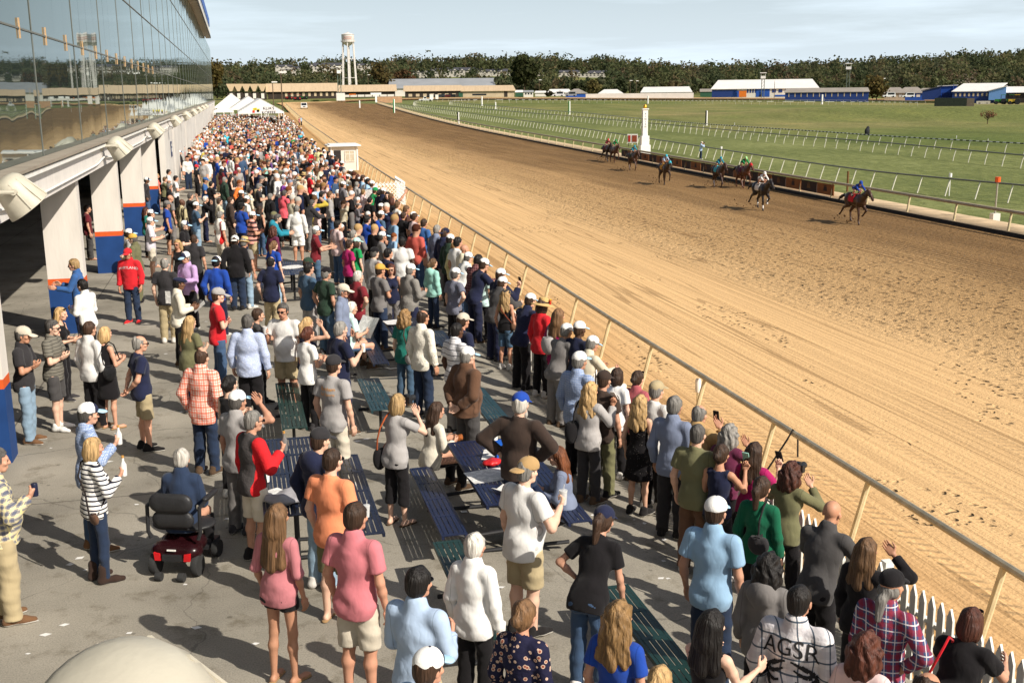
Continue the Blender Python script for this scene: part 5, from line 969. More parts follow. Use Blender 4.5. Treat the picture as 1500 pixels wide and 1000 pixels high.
# ------------------------------------------------------------------ the crowd
# head-top x, y in the photograph | build | pose | facing (degrees from the track direction, - = towards the race) | hair or hat+hair | top | bottom (- = hidden) | extras | what singles the person out
ROWS = """
403 737 f st 38 lng.lbr off.dustypink hot.black flip,tall,h1.7|bare legged, back to the camera
517 735 m st 40 short.brn polo.pink sho.beige h1.84|beside the orange tee man
483 655 m st 42 crop.brn tee.peach sho.olive flip,sg,h1.82|by the blue table
463 625 m st2 55 cap.charcoal+crop.brn hood.navy jean.lightdenim h1.78|behind the orange tee man
365 600 m dr 62 crop.gry swt.raglan sho.beige sg,blksh|holding a bottle near the wheelchair
343 570 m sh 48 gcb+short.dgr polo.lightgrey -tr.grey |behind the raglan shirt man
333 549 f ft 45 bun.blk tank.black -tr.black |in front of the plaid blazer man
292 510 m pk 32 ring.brn blaz.plaidorange jean.darkdenim h1.8|alone in the open aisle
130 640 f dr 62 bob.bln swt.strnavy leg.darkdenim boot,h1.64|brown crossbody purse, left foreground
122 588 m dr 70 gc+short.dgr shirt.checkblue -tr.denim brnsh|behind the striped top woman
-14 655 M dr 70 short.dgr shirt.plaidnavy tr.khaki brnsh,h1.84|cut off by the left edge
202 490 m bk 72 ring.gry tee.navy sho.khaki sg,blksh,h1.77|hands behind back by the black dress woman
150 478 f ft 48 bob.bln dress.black none.black flip|with a sequinned shoulder bag
128 470 m st 42 short.brn shirt.white tr.black h1.74|back turned beside the black dress woman
72 467 m cr 105 short.dgr polo.strgrey -sho.darkgrey sg,whsh,h1.8|at the blue column foot
28 476 m cr 100 cap.beige+short.dgr polo.charcoal jean.lightdenim brnsh,h1.82|leftmost, against the nearest column
85 449 f ft 105 long.bln tank.black -tr.black sgt|between the column and the grey polo man
122 408 m ft -55 short.blk shirt.white -tr.black h1.76|turned to the man with outstretched hands
110 378 m gs -85 wavs.bln shirt.blue -tr.navy h1.84|hands outstretched in front of the white column
126 300 m st 80 short.brn tee.maroon tr.darkgrey whsh|shaded concourse behind the second column
153 292 m st 70 short.brn shirt.checkblue tr.black |shaded, between the second and third columns
137 262 m st 70 short.brn tee.teal -tr.black |shaded concourse, deepest in
187 362 m st 195 cap.red+crop.brn jack.red jean.darkdenim redsh,h1.76|facing the camera
196 341 m ft -75 cap.mustard+short.dgr jack.olive -tr.olive |behind the red jacket man
187 334 m st 80 gc+short.brn tee.lightgrey -tr.grey |beside the blue wall
218 317 m ft 82 gc+short.gry polo.checkwhite sho.beige |reading a program near the column foot
219 306 m ft 85 gc+short.brn tee.white -tr.grey |behind the checked shirt man
212 303 f st 80 long.aub tee.teal -tr.black |against the blue wall
243 293 m st 85 cap.grey+short.dgr tee.royal sho.black h1.8|paper hanging from one hand
248 285 m st 60 bald tee.grey -tr.grey |behind the royal blue tee man in grey cap
265 291 m st 55 bald shirt.strcream -tr.khaki dk|dark skin
285 295 m dr 72 gc+short.brn tee.slate jean.lightdenim |holding cans
268 322 m ft 105 gc+short.gry polo.black -tr.black |head bowed
260 350 f st 205 long.bln tank.black -skirt.black sg|facing back toward the camera
283 343 m st 22 crop.brn polo.charcoal -tr.black |beside the lilac shirt man
273 367 m ft 222 gc+short.gry shirt.lilac tr.black sg|turned toward the camera
240 377 m st 20 ring.gry tee.charcoal tr.khaki h1.84|white paper in the back pocket
258 404 m ft 80 flat.navy+crop.blk shirt.ivory tr.black dk|reading a folded program
315 374 m st2 22 gcb+short.blk swt.royal -tr.navy |white cap backwards
315 420 m cr 82 cap.lightgrey+crop.brn tee.red jean.denim h1.85|big
275 462 F ft 45 long.bln tee.olive tr.darkdenim |behind the plaid blazer man
343 344 M st2 10 capb.white+crop.brn jack.black jean.darkdenim h1.84|broad back
356 346 m st 40 fed.tan+short.gry tee.grey jean.lightdenim |cream fedora
368 309 M ft 75 gc+short.brn polo.strpink -sho.khaki |
352 296 M ft 50 cap.black+crop.blk tee.royal -tr.navy dk|beside the rugby striped man
321 309 m st 62 short.gry polo.redpanel tr.beige h1.8|
320 290 f st 70 short.brn swt.cream -tr.black sg|sunglasses, before the brown suit man
336 288 m st 75 short.brn blaz.darkbrown -tr.darkbrown |suit
298 287 f bn 80 short.wht swt.black -tr.navy |white jacket over the arm
395 375 m st2 30 ring.blk polo.navy tr.khaki h1.8|centre, by a bench
400 352 f st 45 pony.lbr tee.royal -jean.lightdenim |
399 331 f st 50 curl.aub swt.plum -tr.black |very curly
407 313 m ln 95 short.dgr hood.turquoise tr.black |leaning over a bench
400 309 m st 40 cap.olive+short.dgr jack.black -tr.black |
380 301 f st 50 long.brn tank.black -tr.denim |
415 278 M cr 55 short.dgr shirt.salmon tr.black sg,h1.84|
434 300 M st 22 crop.gry shirt.white sho.white h1.8|arms hanging, mid crowd
395 283 m st 60 short.gry jack.black -tr.black |
457 292 m ln 60 short.dgr jack.charcoal -tr.grey |stooping
482 280 m st 88 short.lbr swt.lightgrey jean.denim h1.82|at the blue table
461 330 m gs 88 gc+short.gry polo.burgundy -jean.slate |forearms forward
493 322 m st 65 short.blk tee.palepink jean.denim h1.8|
521 347 f st 62 capmint+bob.brn tee.green hot.violet |mint cap
510 351 f st 62 short.brn tee.magenta -tr.black |mostly behind the green tee woman
516 336 m st 60 crop.gry tee.grey -tr.black |
536 315 m sh 60 short.blk swt.royal tr.black h1.84|arm raised, child in front
523 299 c ft 75 crop.brn swt.greyred -tr.navy h1.05,up.62|boy held up
557 308 m st 72 gc+short.brn tee.slate -jean.denim |
557 297 m st 72 gc+short.brn tee.brown -tr.khaki |
558 338 m ft 85 gc+short.dgr tee.grey -sho.black |
588 346 M st 22 crop.blk tee.white tr.black dk,h1.86|broad back
547 361 m st 55 cap.black+short.dgr swt.lightgrey tr.black |
567 363 m st 70 short.blk tee.navy -tr.navy |
554 385 m cr 62 cap.mustard+crop.brn tee.grey jean.darkdenim h1.8|
573 385 f pt 195 bob.aub tank.navy -tr.grey sg|facing the camera
599 385 M ft 62 gc+short.gry shirt.speckle -sho.navy h1.8|yellow wristband
609 328 f st 48 short.bln shirt.printnavy tr.black |
620 320 m st 55 short.brn tee.blue -tr.grey |
639 329 m st 60 short.gry shirt.greyblue -tr.black h1.8|
650 332 m st 60 capb.navy+short.brn jack.navy -tr.grey |red brim
658 342 m st 60 gc+short.blk jack.darkgreen -tr.black |
669 341 m st 65 short.blk tee.white -tr.black |at the rail
665 354 f st 55 short.dbl swt.paleyellow tr.grey |
678 357 m ft 70 bald shirt.cream -tr.tan |papers in hand
686 368 m ln 70 gc+short.dgr shirt.white jean.denim |bent over the fence
701 372 m ln 60 short.blk shirt.plaidmaroon jean.denim |
709 377 m ln 70 gc+short.brn tee.navy -tr.navy |
706 388 f st 48 bob.aub tee.palemint leg.black |
731 392 m ph 65 gc+short.brn jack.navy -tr.navy |phone raised
736 404 m ln 62 gc+short.brn jack.darkgrey tr.navy h1.8|green collar
633 378 f st 62 pony.lbr hood.mint jean.darkdenim |
665 391 m hl 60 gc+short.dgr tee.heather tr.black h1.8|
740 422 f st 48 cap.charcoal+wavy.bln tank.black sho.slate |
777 428 m ln 60 gc+short.brn polo.navy tr.black |at the fence beside the straw hat
793 431 f st 62 straw+bob.brn jack.red tr.black |flower covered straw hat
817 451 f st 52 long.lbr tee.magenta -sho.maroon |white backpack on one shoulder
830 472 m ln 62 gc+short.gry tee.grey -tr.grey |half hidden
847 469 m st 60 gc+crop.brn tee.navy -tr.black dk,h1.78|
868 490 m ln 65 gc+short.gry shirt.cream -tr.khaki |hand at face
847 513 M st 58 gc+short.gry shirt.checkblue tr.black h1.86|back turned at the fence
863 559 f ph 52 wavy.bln jack.lightgrey tr.charcoal h1.68|black shoulder bag
883 541 m st 50 cap.darkbrown+crop.brn tee.darkbrown -tr.olive |
903 538 f st 50 bob.brn tee.white -tr.black |
933 542 f st 55 bun.brn shirt.rose -tr.black sgt|
960 556 m st 60 cap.khaki+short.gry tee.white -tr.black |
937 578 f st 48 wavy.bln dress.dotblack none.black h1.64|
987 579 m st 48 short.gry shirt.greyblue tr.charcoal h1.84|
1020 593 m bn 55 ring.gry jack.tan -tr.khaki |shooting with both hands
1021 620 m st 48 crop.dgr tee.olive tr.brown h1.8|
1065 622 f bn 52 curl.gry swt.plum -tr.black |
1055 650 f ph 50 bun.brn tank.navy -tr.black |phone held high
1104 647 f ph 52 long.brn tee.magenta -tr.black |
1155 677 f bn 55 curl.aub swt.olive -tr.black |camera at her eyes
1115 697 f st 50 pony.brn swt.emerald skirt.black h1.68|dark handbag on her back
1047 726 m st 46 gcb+crop.brn polo.lightblue jean.darkdenim dk0,h1.84|
1220 730 m ln 55 bald shirt.darkgrey -tr.black h1.8|at the picket fence
1125 810 f st 48 curl.blk hood.grey -tr.black |
1268 787 f sh 60 long.lbr swt.black -tr.black |hand raised beside her face
1303 833 m hl 62 cap.black+tail.gry shirt.plaidred -tr.black h1.78|grey ponytail
1170 856 M st 48 crop.blk shirt.plaidwhite -tr.black h1.8|black lettering on the back
1040 893 f gs 55 long.blk tank.black -tr.black |bottom edge
1268 926 f st 55 curl.aub tee.palepink -tr.black |bottom edge
1425 888 F ln 58 bob.aub tee.black -tr.black sgt|red strap, bottom right corner
1358 984 m st 55 ring.brn tee.brown -tr.brown |only the crown showing at the bottom edge
905 880 f st 46 wavy.dbl tee.royal -tr.navy h1.68|
965 975 c st 50 bun.bln tee.pink -tr.navy h1.5|only the hair bun showing at the bottom edge
885 738 f be 42 cap.navy+pony.brn tee.black jean.denim h1.72,whsh|stooping over the green bench
767 668 M dr 62 capb.tan+crop.gry tee.white sho.khaki h1.8|
760 573 M hp 38 cap.royal+short.wht swt.darkbrown jean.darkdenim h1.86,beard|white beard
815 652 f si -70 long.red swt.greyblue -jean.darkdenim |at the blue table
693 780 f st 42 short.wht jack.white tr.black h1.64|
608 830 m ft 42 short.blk shirt.paleblue -tr.khaki sg,h1.8|
622 948 m st 55 gc+short.brn tee.lightblue -tr.khaki h1.74|only cap and shoulder at the bottom edge
765 878 f st 45 bun.lbr swt.printdark -tr.black |
577 577 f bn 48 bob.bln tee.lightgrey cap.black flip|tan strap and black purse
640 587 f si 68 long.brn swt.ivory -tr.black |eating fried chicken
683 506 M bk 62 gc+short.gry jack.brown tr.darkgrey h1.78|fists behind the back
667 472 m st 62 crop.blk polo.strwhite -tr.grey dk|
676 457 m st 62 cap.beige+short.brn tee.navy jean.lightdenim h1.76|
617 453 m st 55 ring.brn shirt.leafwhite jean.darkdenim h1.8|
591 453 f hl 45 curl.dbl tee.teal jean.slate |white purse on a strap
495 470 m dr 62 short.gry tee.navy -sho.navy h1.8|white can in hand
448 478 f ft 55 bun.aub tee.white -tr.black |
447 464 f sh 55 pony.bln tank.navy -tr.black |
486 518 m st 42 cap.charcoal+crop.brn tee.lightgrey tr.beige h1.84|orange lettering on the back
415 442 M dr 205 short.dgr tee.white sho.khaki sg,h1.82|facing the camera
361 460 M st 20 short.dgr shirt.floralblue tr.black h1.8|
374 451 f em 75 short.brn tee.darkgrey -tr.black |
515 441 m si 70 short.wht polo.palemint -sho.denim |reading a newspaper
522 396 m hl 58 short.wht polo.burgundy sho.denim h1.78|
500 414 m st 110 cap.beige+short.gry shirt.greyblue -tr.navy sg|green brim
475 390 m st2 55 cap.black+short.gry tee.darkgreen tr.slate |orange brim
450 384 m st 60 short.blk tee.slate tr.lightgrey h1.8|
449 376 m st 60 cap.darkgreen+short.brn tee.grey -tr.black |
263 220 M st 95 gc+short.brn polo.black sho.charcoal h1.82|
268 214 m st 90 short.blk tee.red -tr.black |
280 215 m st 75 bald jack.brown tr.darkgrey |leather jacket
231 231 m st 90 bald tee.olive -tr.grey |in the doorway
213 259 m pk 95 gc+short.blk swt.charcoal tr.denim dk|red sleeves
229 254 f st 70 long.bln tee.coral sho.charcoal |backpack
239 259 f bn 75 short.lbr swt.olive -tr.black |
256 257 m ft 80 short.blk tee.white tr.black |reading
246 248 m st 85 short.blk tee.white -tr.black sg|red collar
247 268 m st 85 short.gry shirt.black -tr.black sg|
277 282 m sh 70 crop.dgr tee.black -tr.black |
299 259 m ft 95 cap.blue+short.brn tee.blue -tr.black h1.8|
308 265 m ft 60 crop.blk tee.black -tr.black |
328 259 m st 65 short.gry jack.darkgreen jean.lightdenim h1.8|
310 229 m st 80 short.dgr blaz.brown tr.darkgrey |
344 250 m st 60 beanie.burgundy+short.brn jack.grey -tr.black |
337 257 f ft 80 long.blk tank.black -tr.black |
287 241 f st 60 beanie.red+short.brn tee.black -tr.black |
338 229 m st 60 short.blk shirt.white -tr.grey |
324 244 f st 60 beanie.white+long.blk swt.maroon -tr.black dk|
313 231 f st 70 short.brn tee.cyan -tr.black |
323 229 m st 70 short.lbr tee.turquoise -tr.black |
367 218 m st 75 short.wht shirt.paleblue tr.darkgrey h1.8|
376 221 m st 78 gc+short.brn jack.greyblue -tr.black |
387 229 m st 80 ring.gry jack.olive tr.khaki |
413 231 m st 70 short.blk polo.black -tr.black |
421 237 f cr 75 gc+short.brn tee.white sho.white |
433 236 m st 70 gc+short.brn shirt.slate -jean.denim |
428 228 m st 70 cap.darkgreen+short.gry tee.white -tr.khaki |
466 216 m st 25 gc+short.brn tee.paleyellow sho.beige h1.86,up.3|standing tall on a bench
480 232 f st 70 long.lbr tee.purple jean.slate h1.68|
493 241 m st 60 gc+short.brn tee.lightgrey -tr.black |
453 252 m ft 75 gc+short.gry tee.red -tr.black |
470 255 f st 70 gc+short.blk tank.floralpink -tr.black |
476 262 f st 60 short.brn tee.orange -tr.black |
435 258 m bn 70 fed.tan+short.gry jack.beige -tr.beige |
443 252 m st 60 fed.beige+short.brn tee.cream -tr.grey |
445 274 m ft 60 bald jack.black -tr.black |holding a small child
438 278 c st 200 short.bln tee.palepink -tr.grey h.8,up.7|
415 263 f st 60 short.gry tee.purple tr.black |
403 254 m st 60 gc+short.brn jack.darkgrey -tr.black |
414 255 m st 60 gc+short.gry shirt.white -tr.black |
369 251 f ft 80 cap.pink+short.blk tank.black -tr.black |
378 268 m ft 80 cap.grey+short.gry tee.charcoal sho.black |white beard
365 275 f st 70 short.blk swt.cream -tr.black |
352 278 m st 60 gc+short.brn jack.black -tr.black |
360 286 m st 70 gc+short.brn tee.white -tr.black |
378 245 m st 70 cap.royal+short.brn tee.coral -tr.black |
372 234 f st 60 beanie.beige+short.gry jack.black -tr.black |
400 247 f st 60 gc+short.brn tee.cyan -tr.black |
402 238 m st 70 gc+short.brn tee.lightblue -tr.black |
395 231 m st 70 short.blk shirt.violet -tr.black |
390 226 m st 70 cap.red+short.brn tee.black -tr.black |
454 242 m st 60 gc+short.brn tee.white -tr.black |
459 281 f st 60 gc+short.brn tee.magenta -tr.navy |
470 280 m st 60 short.blk shirt.charcoal -tr.black |
492 219 m st 60 short.brn tee.coral -tr.black |
501 265 m ft 72 gc+short.brn polo.greyred tr.khaki h1.84,up.3|on a bench
509 255 m st 60 gc+short.brn shirt.beige -tr.tan |
522 266 m st 60 short.gry shirt.lightgrey -tr.red |
531 277 f ft 60 short.dbl tee.floralpink -tr.black |white sheet raised
541 288 m st 55 short.blk tee.black -tr.black |
554 274 c st 60 short.bln tee.dotblack -tr.navy h1.5|blond child
560 265 m st 60 gc+short.brn jack.navy -tr.black |
571 274 m pt 60 crop.lbr tee.charcoal -tr.black |fist raised over the lattice
567 256 m st 200 short.blk blaz.black tr.black |white shirt, behind the lattice
566 285 f st 60 short.blk tee.yellow -tr.black |
573 285 f st 60 bob.aub tee.black -tr.black |
581 288 f st 65 short.lbr tee.white -tr.black |
595 290 m ln 70 crop.lbr tee.violet -tr.black |pointing over the rail
604 301 f st 60 gc+short.aub tee.black -tr.black |
606 306 f st 70 short.brn tee.palepink -tr.black |
580 311 f st 55 long.lbr tee.brown -jean.denim |
590 310 m st 60 short.brn tee.black -tr.black |
597 316 f st 60 bob.aub tee.maroon -tr.black |
537 231 m st 100 short.blk polo.lightblue tr.black |beside the white booth
530 228 m st 100 short.brn tee.lightblue tr.khaki |
528 220 f st 100 short.blk shirt.black tr.black |white collar, by the booth wall
530 248 m st 60 short.gry tee.blue -tr.black |
536 250 m st 60 gc+short.brn tee.white -tr.black |
526 259 m st 60 gc+short.brn shirt.navy -tr.black |
549 258 f ln 60 beanie.green+short.brn tee.green -tr.black |
512 235 f st 60 gc+short.brn tee.cream -tr.black |
500 230 m st 60 gc+short.brn tee.navy -tr.black |
516 249 f st 60 bun.brn tee.charcoal -tr.black |
523 249 f st 60 bob.aub tee.brown -tr.black |
538 257 f st 60 short.blk tee.dustypink -tr.black |
544 262 m st 60 gc+short.brn tee.lightblue -tr.black |
548 263 f st 60 gc+short.red tee.darkgreen -tr.black |
555 270 f st 60 bun.blk tee.navy -tr.black |
308 202 m st 80 short.gry tee.salmon -tr.black |
322 217 m st 70 bald polo.teal -tr.black |
331 219 m st 70 bald shirt.lightgrey -tr.black |
336 219 m st 70 short.wht tee.turquoise -tr.black |
347 220 f st 200 short.dbl tee.palepink -tr.black sg|
355 216 m st 70 gc+short.brn tee.royal -tr.black |
355 211 m st 80 short.brn tee.yellow -tr.black |
361 213 m st 80 bald shirt.paleblue -tr.black |
366 208 m st 70 short.brn tee.white -tr.black |
328 209 m ft 60 short.blk shirt.violet -tr.black |
343 200 m st 60 short.brn jack.darkbrown -tr.black h1.95|
348 205 m st 70 short.brn jack.charcoal -tr.black |
315 216 m st 70 gc+short.brn jack.black -tr.black |
307 221 m st 80 gc+short.brn tee.grey -tr.black |
381 210 m st 70 gc+short.brn jack.grey -tr.black |
388 214 f st 90 short.blk tee.beige -tr.black |
396 212 f ft 75 short.brn tee.mint -tr.black |
404 221 m st 70 cap.navy+short.brn shirt.lilac -tr.navy |
411 211 f st 80 short.bln tee.lime -tr.black |
398 195 m st 90 short.brn swt.white -tr.black |
413 188 m st 60 gc+short.brn tee.orange -tr.black |
424 203 f ft 80 short.brn tank.violet -tr.black |
447 208 m st 90 cap.black+short.blk polo.black tr.black |
437 218 m st 70 short.blk shirt.plaidmaroon -tr.black |
440 205 m st 80 short.brn shirt.lightgrey -tr.black |
456 203 m st 60 gc+short.brn tee.slate -tr.black |
458 213 f st 60 curl.blk tee.lightblue -jean.denim |
474 219 f ft 80 gc+short.brn tee.white -tr.black |
485 212 m st 60 gc+short.brn tee.navy -tr.black |
460 193 m st 100 short.blk tee.lightblue tr.black |at the white picket pen
472 192 m ft 100 short.blk tee.white tr.grey |at the white picket pen
479 191 m st 95 short.blk blaz.black tr.black |by the white picket pen
438 172 m st 100 short.blk tee.magenta tr.black trk|on the dirt inside the rail, dark trousers
441 171 m st 120 short.brn tee.lightblue tr.black trk|on the dirt inside the rail beside his companion
1027 207 m bn 100 cap.beige+short.gry shirt.paleblue jean.darkdenim turf,h1.8|alone on the infield turf
"""
SKT = [(206, 158, 132), (214, 168, 142), (194, 142, 116), (220, 178, 154), (200, 150, 124), (186, 136, 108)]
TOPW = dict(tee='tee', polo='polo', shirt='shirt', jack='jacket', hood='hoodie', swt='long sleeve top', tank='sleeveless top', blaz='blazer', off='off shoulder top', dress='dress', dresst='dress')
BOTW = dict(jean='jeans', tr='trousers', sho='shorts', hot='shorts', leg='jeans', cap='capri trousers', skirt='skirt')
POSEW = dict(sh='shading the eyes', bn='hands raised to the face', cr='arms folded', ft='hands together in front', ph='holding up a phone', ln='leaning on the fence', si='seated', hp='hands on hips', hl='one hand on hip', bk='hands behind back', em='hand at mouth', pt='arm raised', dr='holding a drink')
HATW = dict(gc='white navy billed cap', gcb='white cap', cap='cap', capb='backwards cap', beanie='knit cap', flat='flat cap', fed='straw fedora', straw='straw hat', capmint='mint cap')
HAIRW = dict(short='short', crop='cropped', bald='bald', ring='balding', bob='bobbed', long='long', lng='very long', wavy='wavy', curl='curly', pony='ponytailed', bun='tied up', wavs='swept', tail='ponytailed')
PEOPLE = []; _seen = {}
def col(o, c): o.color = (*srgb(*c), 1)
def jitter(c, a=.07): k = 1 + random.uniform(-a, a); return tuple(min(250, q * k) for q in c)
def patmesh(me, code):
    k = (me.name, code)
    def mk(): m = me.copy(); m.materials.clear(); m.materials.append(pattern(code, PATS[code][1]())); return m
    return cloth(('pm',) + k, mk)
def garment(me, code, name, par, jit=.06):
    if code in PATS: o = link(name, patmesh(me, code), par)
    else: o = link(name, me, par); col(o, jitter(COL[code], jit))
    return o
def locate(hx, hy, h, ext_):
    """stand a person of height h so that the head top falls on the sight line of (hx, hy)"""
    if 'trk' in ext_: zf = lambda x, y: float(track_z(x, y))
    elif 'turf' in ext_: zf = lambda x, y: float(terrain(x, y))
    else: zf = lambda x, y: float(apron_z(x))
    z = zf(4, 20) + h
    for _ in range(25): p = at_z(hx, hy, z); z = zf(p[0], p[1]) + h
    s = 1.0
    if 'trk' not in ext_ and 'turf' not in ext_:
        lim = float(fence_x(p[1])) - .34
        if p[0] > lim:
            for _ in range(6): p = at_x(hx, hy, lim); lim = float(fence_x(p[1])) - .34
            s = min(1.12, max(.86, (p[2] - zf(p[0], p[1])) / h))
    return np.array([p[0], p[1], zf(p[0], p[1])]), s
def label_of(bd, pose, hair, top, bot, ext_, hint):
    if hint.startswith('='): return hint[1:]
    who = {'m': 'man', 'M': 'heavy man', 'f': 'woman', 'F': 'heavy woman', 'c': 'child'}[bd]; tk, tcl = top.split('.')
    s = f"{who} in {PATS[tcl][0] if tcl in PATS else WORD.get(tcl, tcl)} {TOPW[tk]}"; bk, bc = bot.lstrip('-').split('.')
    if not bot.startswith('-') and bk != 'none': s += f" and {WORD.get(bc, bc)} {BOTW[bk]}"
    parts = []
    hp = hair.split('+')[0].split('.')
    if hp[0] in HATW: parts.append(((WORD.get(hp[1], hp[1]) + ' ') if len(hp) > 1 and hp[0] not in ('fed',) else '') + HATW[hp[0]])
    elif hp[0] in ('bald', 'ring'): parts.append(HAIRW[hp[0]])
    else: parts.append(f"{HAIRW[hp[0]]} {HWORD[hp[1]]} hair")
    if hint: parts.append(hint)
    elif pose in POSEW: parts.append(POSEW[pose])
    return s + ', ' + ', '.join(parts)
def make_person(hx, hy, bd, pose, az, hair, top, bot, ext_, hint, world=None, rec=True):
    h = 1.78 if bd in 'mM' else 1.66 if bd in 'fF' else 1.2; up = 0
    for e in ext_:
        if e[0] == 'h' and e[1:2].isdigit() or e[:2] == 'h.': h = float(e[1:])
        if e[:3] == 'up.': up = float(e[2:])
    J0 = skel(bd, pose); he = (J0['head'][2] + .128 + (.03 if '+' in hair else .012)); s = h / 1.78; hh = he * s + up
    if world is None: P, k = locate(hx, hy, hh, ext_)
    else: P, k = world, 1
    s *= k; P = P + (0, 0, up); az = math.degrees(math.atan2(31 - P[0], 50 - P[1])) + random.uniform(-10, 10) if az == '-' else float(az)
    me, J = body_mesh(bd, pose); th = -R(az); Rz = Matrix.Rotation(th, 4, 'Z'); off = Rz @ Vector(J['head']) * s
    # head-top lands on the sight line even in leaning poses
    loc = Vector(P) - Vector((off.x, off.y, 0)) if pose in ('ln', 'be', 'si') else Vector(P)
    if pose in ('ln', 'be', 'si') and 'trk' not in ext_: loc.x = min(loc.x, float(fence_x(loc.y)) - .42)
    o = link('person', me, None, loc, th, s); dk = 'dk' in ext_; col(o, jitter(random.choice([(92, 62, 46), (74, 50, 38), (110, 76, 56)]) if dk else random.choice(SKT), .04))
    tk, tcl = top.split('.'); bk, bc = bot.lstrip('-').split('.')
    if bd == 'c' and bk == 'hot': bk = 'sho'
    t = garment(top_mesh(bd, pose, tk), tcl, {'jack': 'jacket', 'blaz': 'blazer', 'hood': 'hoodie', 'dress': 'dress'}.get(tk, 'shirt'), o)
    if bk != 'none': garment(bot_mesh(bd, pose, bk), bc, 'shorts' if bk in ('sho', 'hot') else 'skirt' if bk == 'skirt' else 'trousers', o)
    sk_ = 'flip' if 'flip' in ext_ else 'boot' if 'boot' in ext_ else 'std'; sc = (150, 120, 84) if 'flip' in ext_ and bk != 'cap' else (56, 42, 36) if 'boot' in ext_ else (206, 40, 44) if 'redsh' in ext_ else (224, 222, 218) if 'whsh' in ext_ else (110, 80, 56) if 'brnsh' in ext_ else (30, 28, 28) if 'blksh' in ext_ else random.choice([(36, 34, 34), (84, 66, 50), (200, 196, 190), (60, 58, 60)])
    if hy > 330 or hx > 700:
        for n in 'RL':
            A = J['A' + n]; q = link('shoe', shoe_mesh(sk_), o, A - np.array([0, 0, .085])); tw = J['tw' + n]; q.rotation_euler = (0, 0, -tw); col(q, sc)
    H = Matrix.Translation(Vector(J['head'])) @ Matrix([list(r) for r in J['Rh']]).to_4x4()
    hs = hair.split('+'); hat = hs[0].split('.') if hs[0].split('.')[0] in HATW else None; hr = (hs[1] if hat and len(hs) > 1 else hs[0]).split('.')
    fs = .94 if bd in 'fF' else 1.0
    if hr[0] != 'bald' and hr[0] not in HATW:
        kind = {'wavs': 'short'}.get(hr[0], hr[0]); q = link('hair', hair_mesh(kind), o); q.matrix_local = H; col(q, jitter(HCOL[hr[1]], .12))
    if hat:
        nm = hat[0]; kind = {'gcb': 'gc', 'capb': 'cap', 'capmint': 'cap'}.get(nm, nm); q = link('hat' if kind in ('fed', 'straw', 'beanie', 'flat') else 'cap', hat_mesh(kind), o); back = nm in ('capb',) or (nm == 'gcb' and hint.startswith('white cap back'))
        q.matrix_local = H @ Matrix.Rotation(math.pi if back else 0, 4, 'Z') @ Matrix.Rotation(R(random.uniform(-8, 2)), 4, 'X') @ Matrix.Scale(1.02, 4)
        col(q, (178, 216, 208) if nm == 'capmint' else jitter(COL.get(hat[1], (90, 90, 90)) if len(hat) > 1 else (90, 90, 90), .05))
    if 'sg' in ext_ or 'sgt' in ext_: q = link('sunglasses', glasses_mesh(), o); q.matrix_local = H @ (Matrix.Rotation(R(38), 4, 'X') @ Matrix.Translation((0, .012, .03)) if 'sgt' in ext_ else Matrix.Identity(4))
    if 'beard' in ext_ or 'white beard' in hint:
        q = link('beard', cloth('beard', lambda: mesh_np('beard', *field([EL((0, .062, -.1), (.055, .045, .06)), EL((0, .07, -.15), (.035, .03, .06))], .01, g=.004, post=lambda X, f: f - .004 * np.sin(90 * X[..., 0]) * np.sin(60 * X[..., 2])), [HAIR], None, True)), o); q.matrix_local = H; col(q, HCOL['wht'])
    if 'belt' in ext_:
        q = MB(); q.lathe([(.172, .0), (.172, .035), (.15, .035)], (0, 0, 1.0), 20, Matrix.Diagonal((1, .78, 1, 1))); q.build('belt', DARKF, o)
    o['s'] = s; lab = label_of(bd, pose, hair, top, bot, ext_, hint); lab = ' '.join(lab.split()[:16]).rstrip(',')
    tag(o, lab, 'child' if bd == 'c' else 'person', 'spectators on the apron' if not ({'trk', 'turf'} & set(ext_)) else None)
    if rec: PEOPLE.append(dict(o=o, J=J, loc=loc, s=s, th=th, hx=hx, hy=hy, pose=pose, lab=lab, hint=hint, top=top, short=(PATS[tcl][0] if tcl in PATS else WORD.get(tcl, tcl)) + ' ' + TOPW[tk] + ' ' + ('woman' if bd in 'fF' else 'child' if bd == 'c' else 'man'))); del o['s']
    return o
for ln_ in ROWS.strip().split('\n'):
    a, hint = ln_.split('|'); q = a.split(); ext_ = q[8].split(',') if len(q) > 8 else []
    make_person(float(q[0]), float(q[1]), q[2], q[3], q[4], q[5], q[6], q[7], ext_, hint.strip())
# people whose looks alone do not single them out are told apart by who stands next to them
for p in PEOPLE:
    lab = p['o']['label']; wd_ = lab.split()
    if p.get('hint') or len(wd_) > 11: continue
    best = None
    for q in PEOPLE:
        if q is p or q['top'] == p['top']: continue
        d = math.hypot(q['hx'] - p['hx'], (q['hy'] - p['hy']) * 1.3)
        if best is None or d < best[0]: best = (d, q)
    q = best[1]; rel = 'behind' if q['hy'] > p['hy'] + 5 else 'in front of' if q['hy'] < p['hy'] - 5 else 'beside'
    if len(wd_) + len(rel.split()) + 3 + len(q['short'].split()) <= 17: p['o']['label'] = f"{lab}, {rel} the {q['short']}"
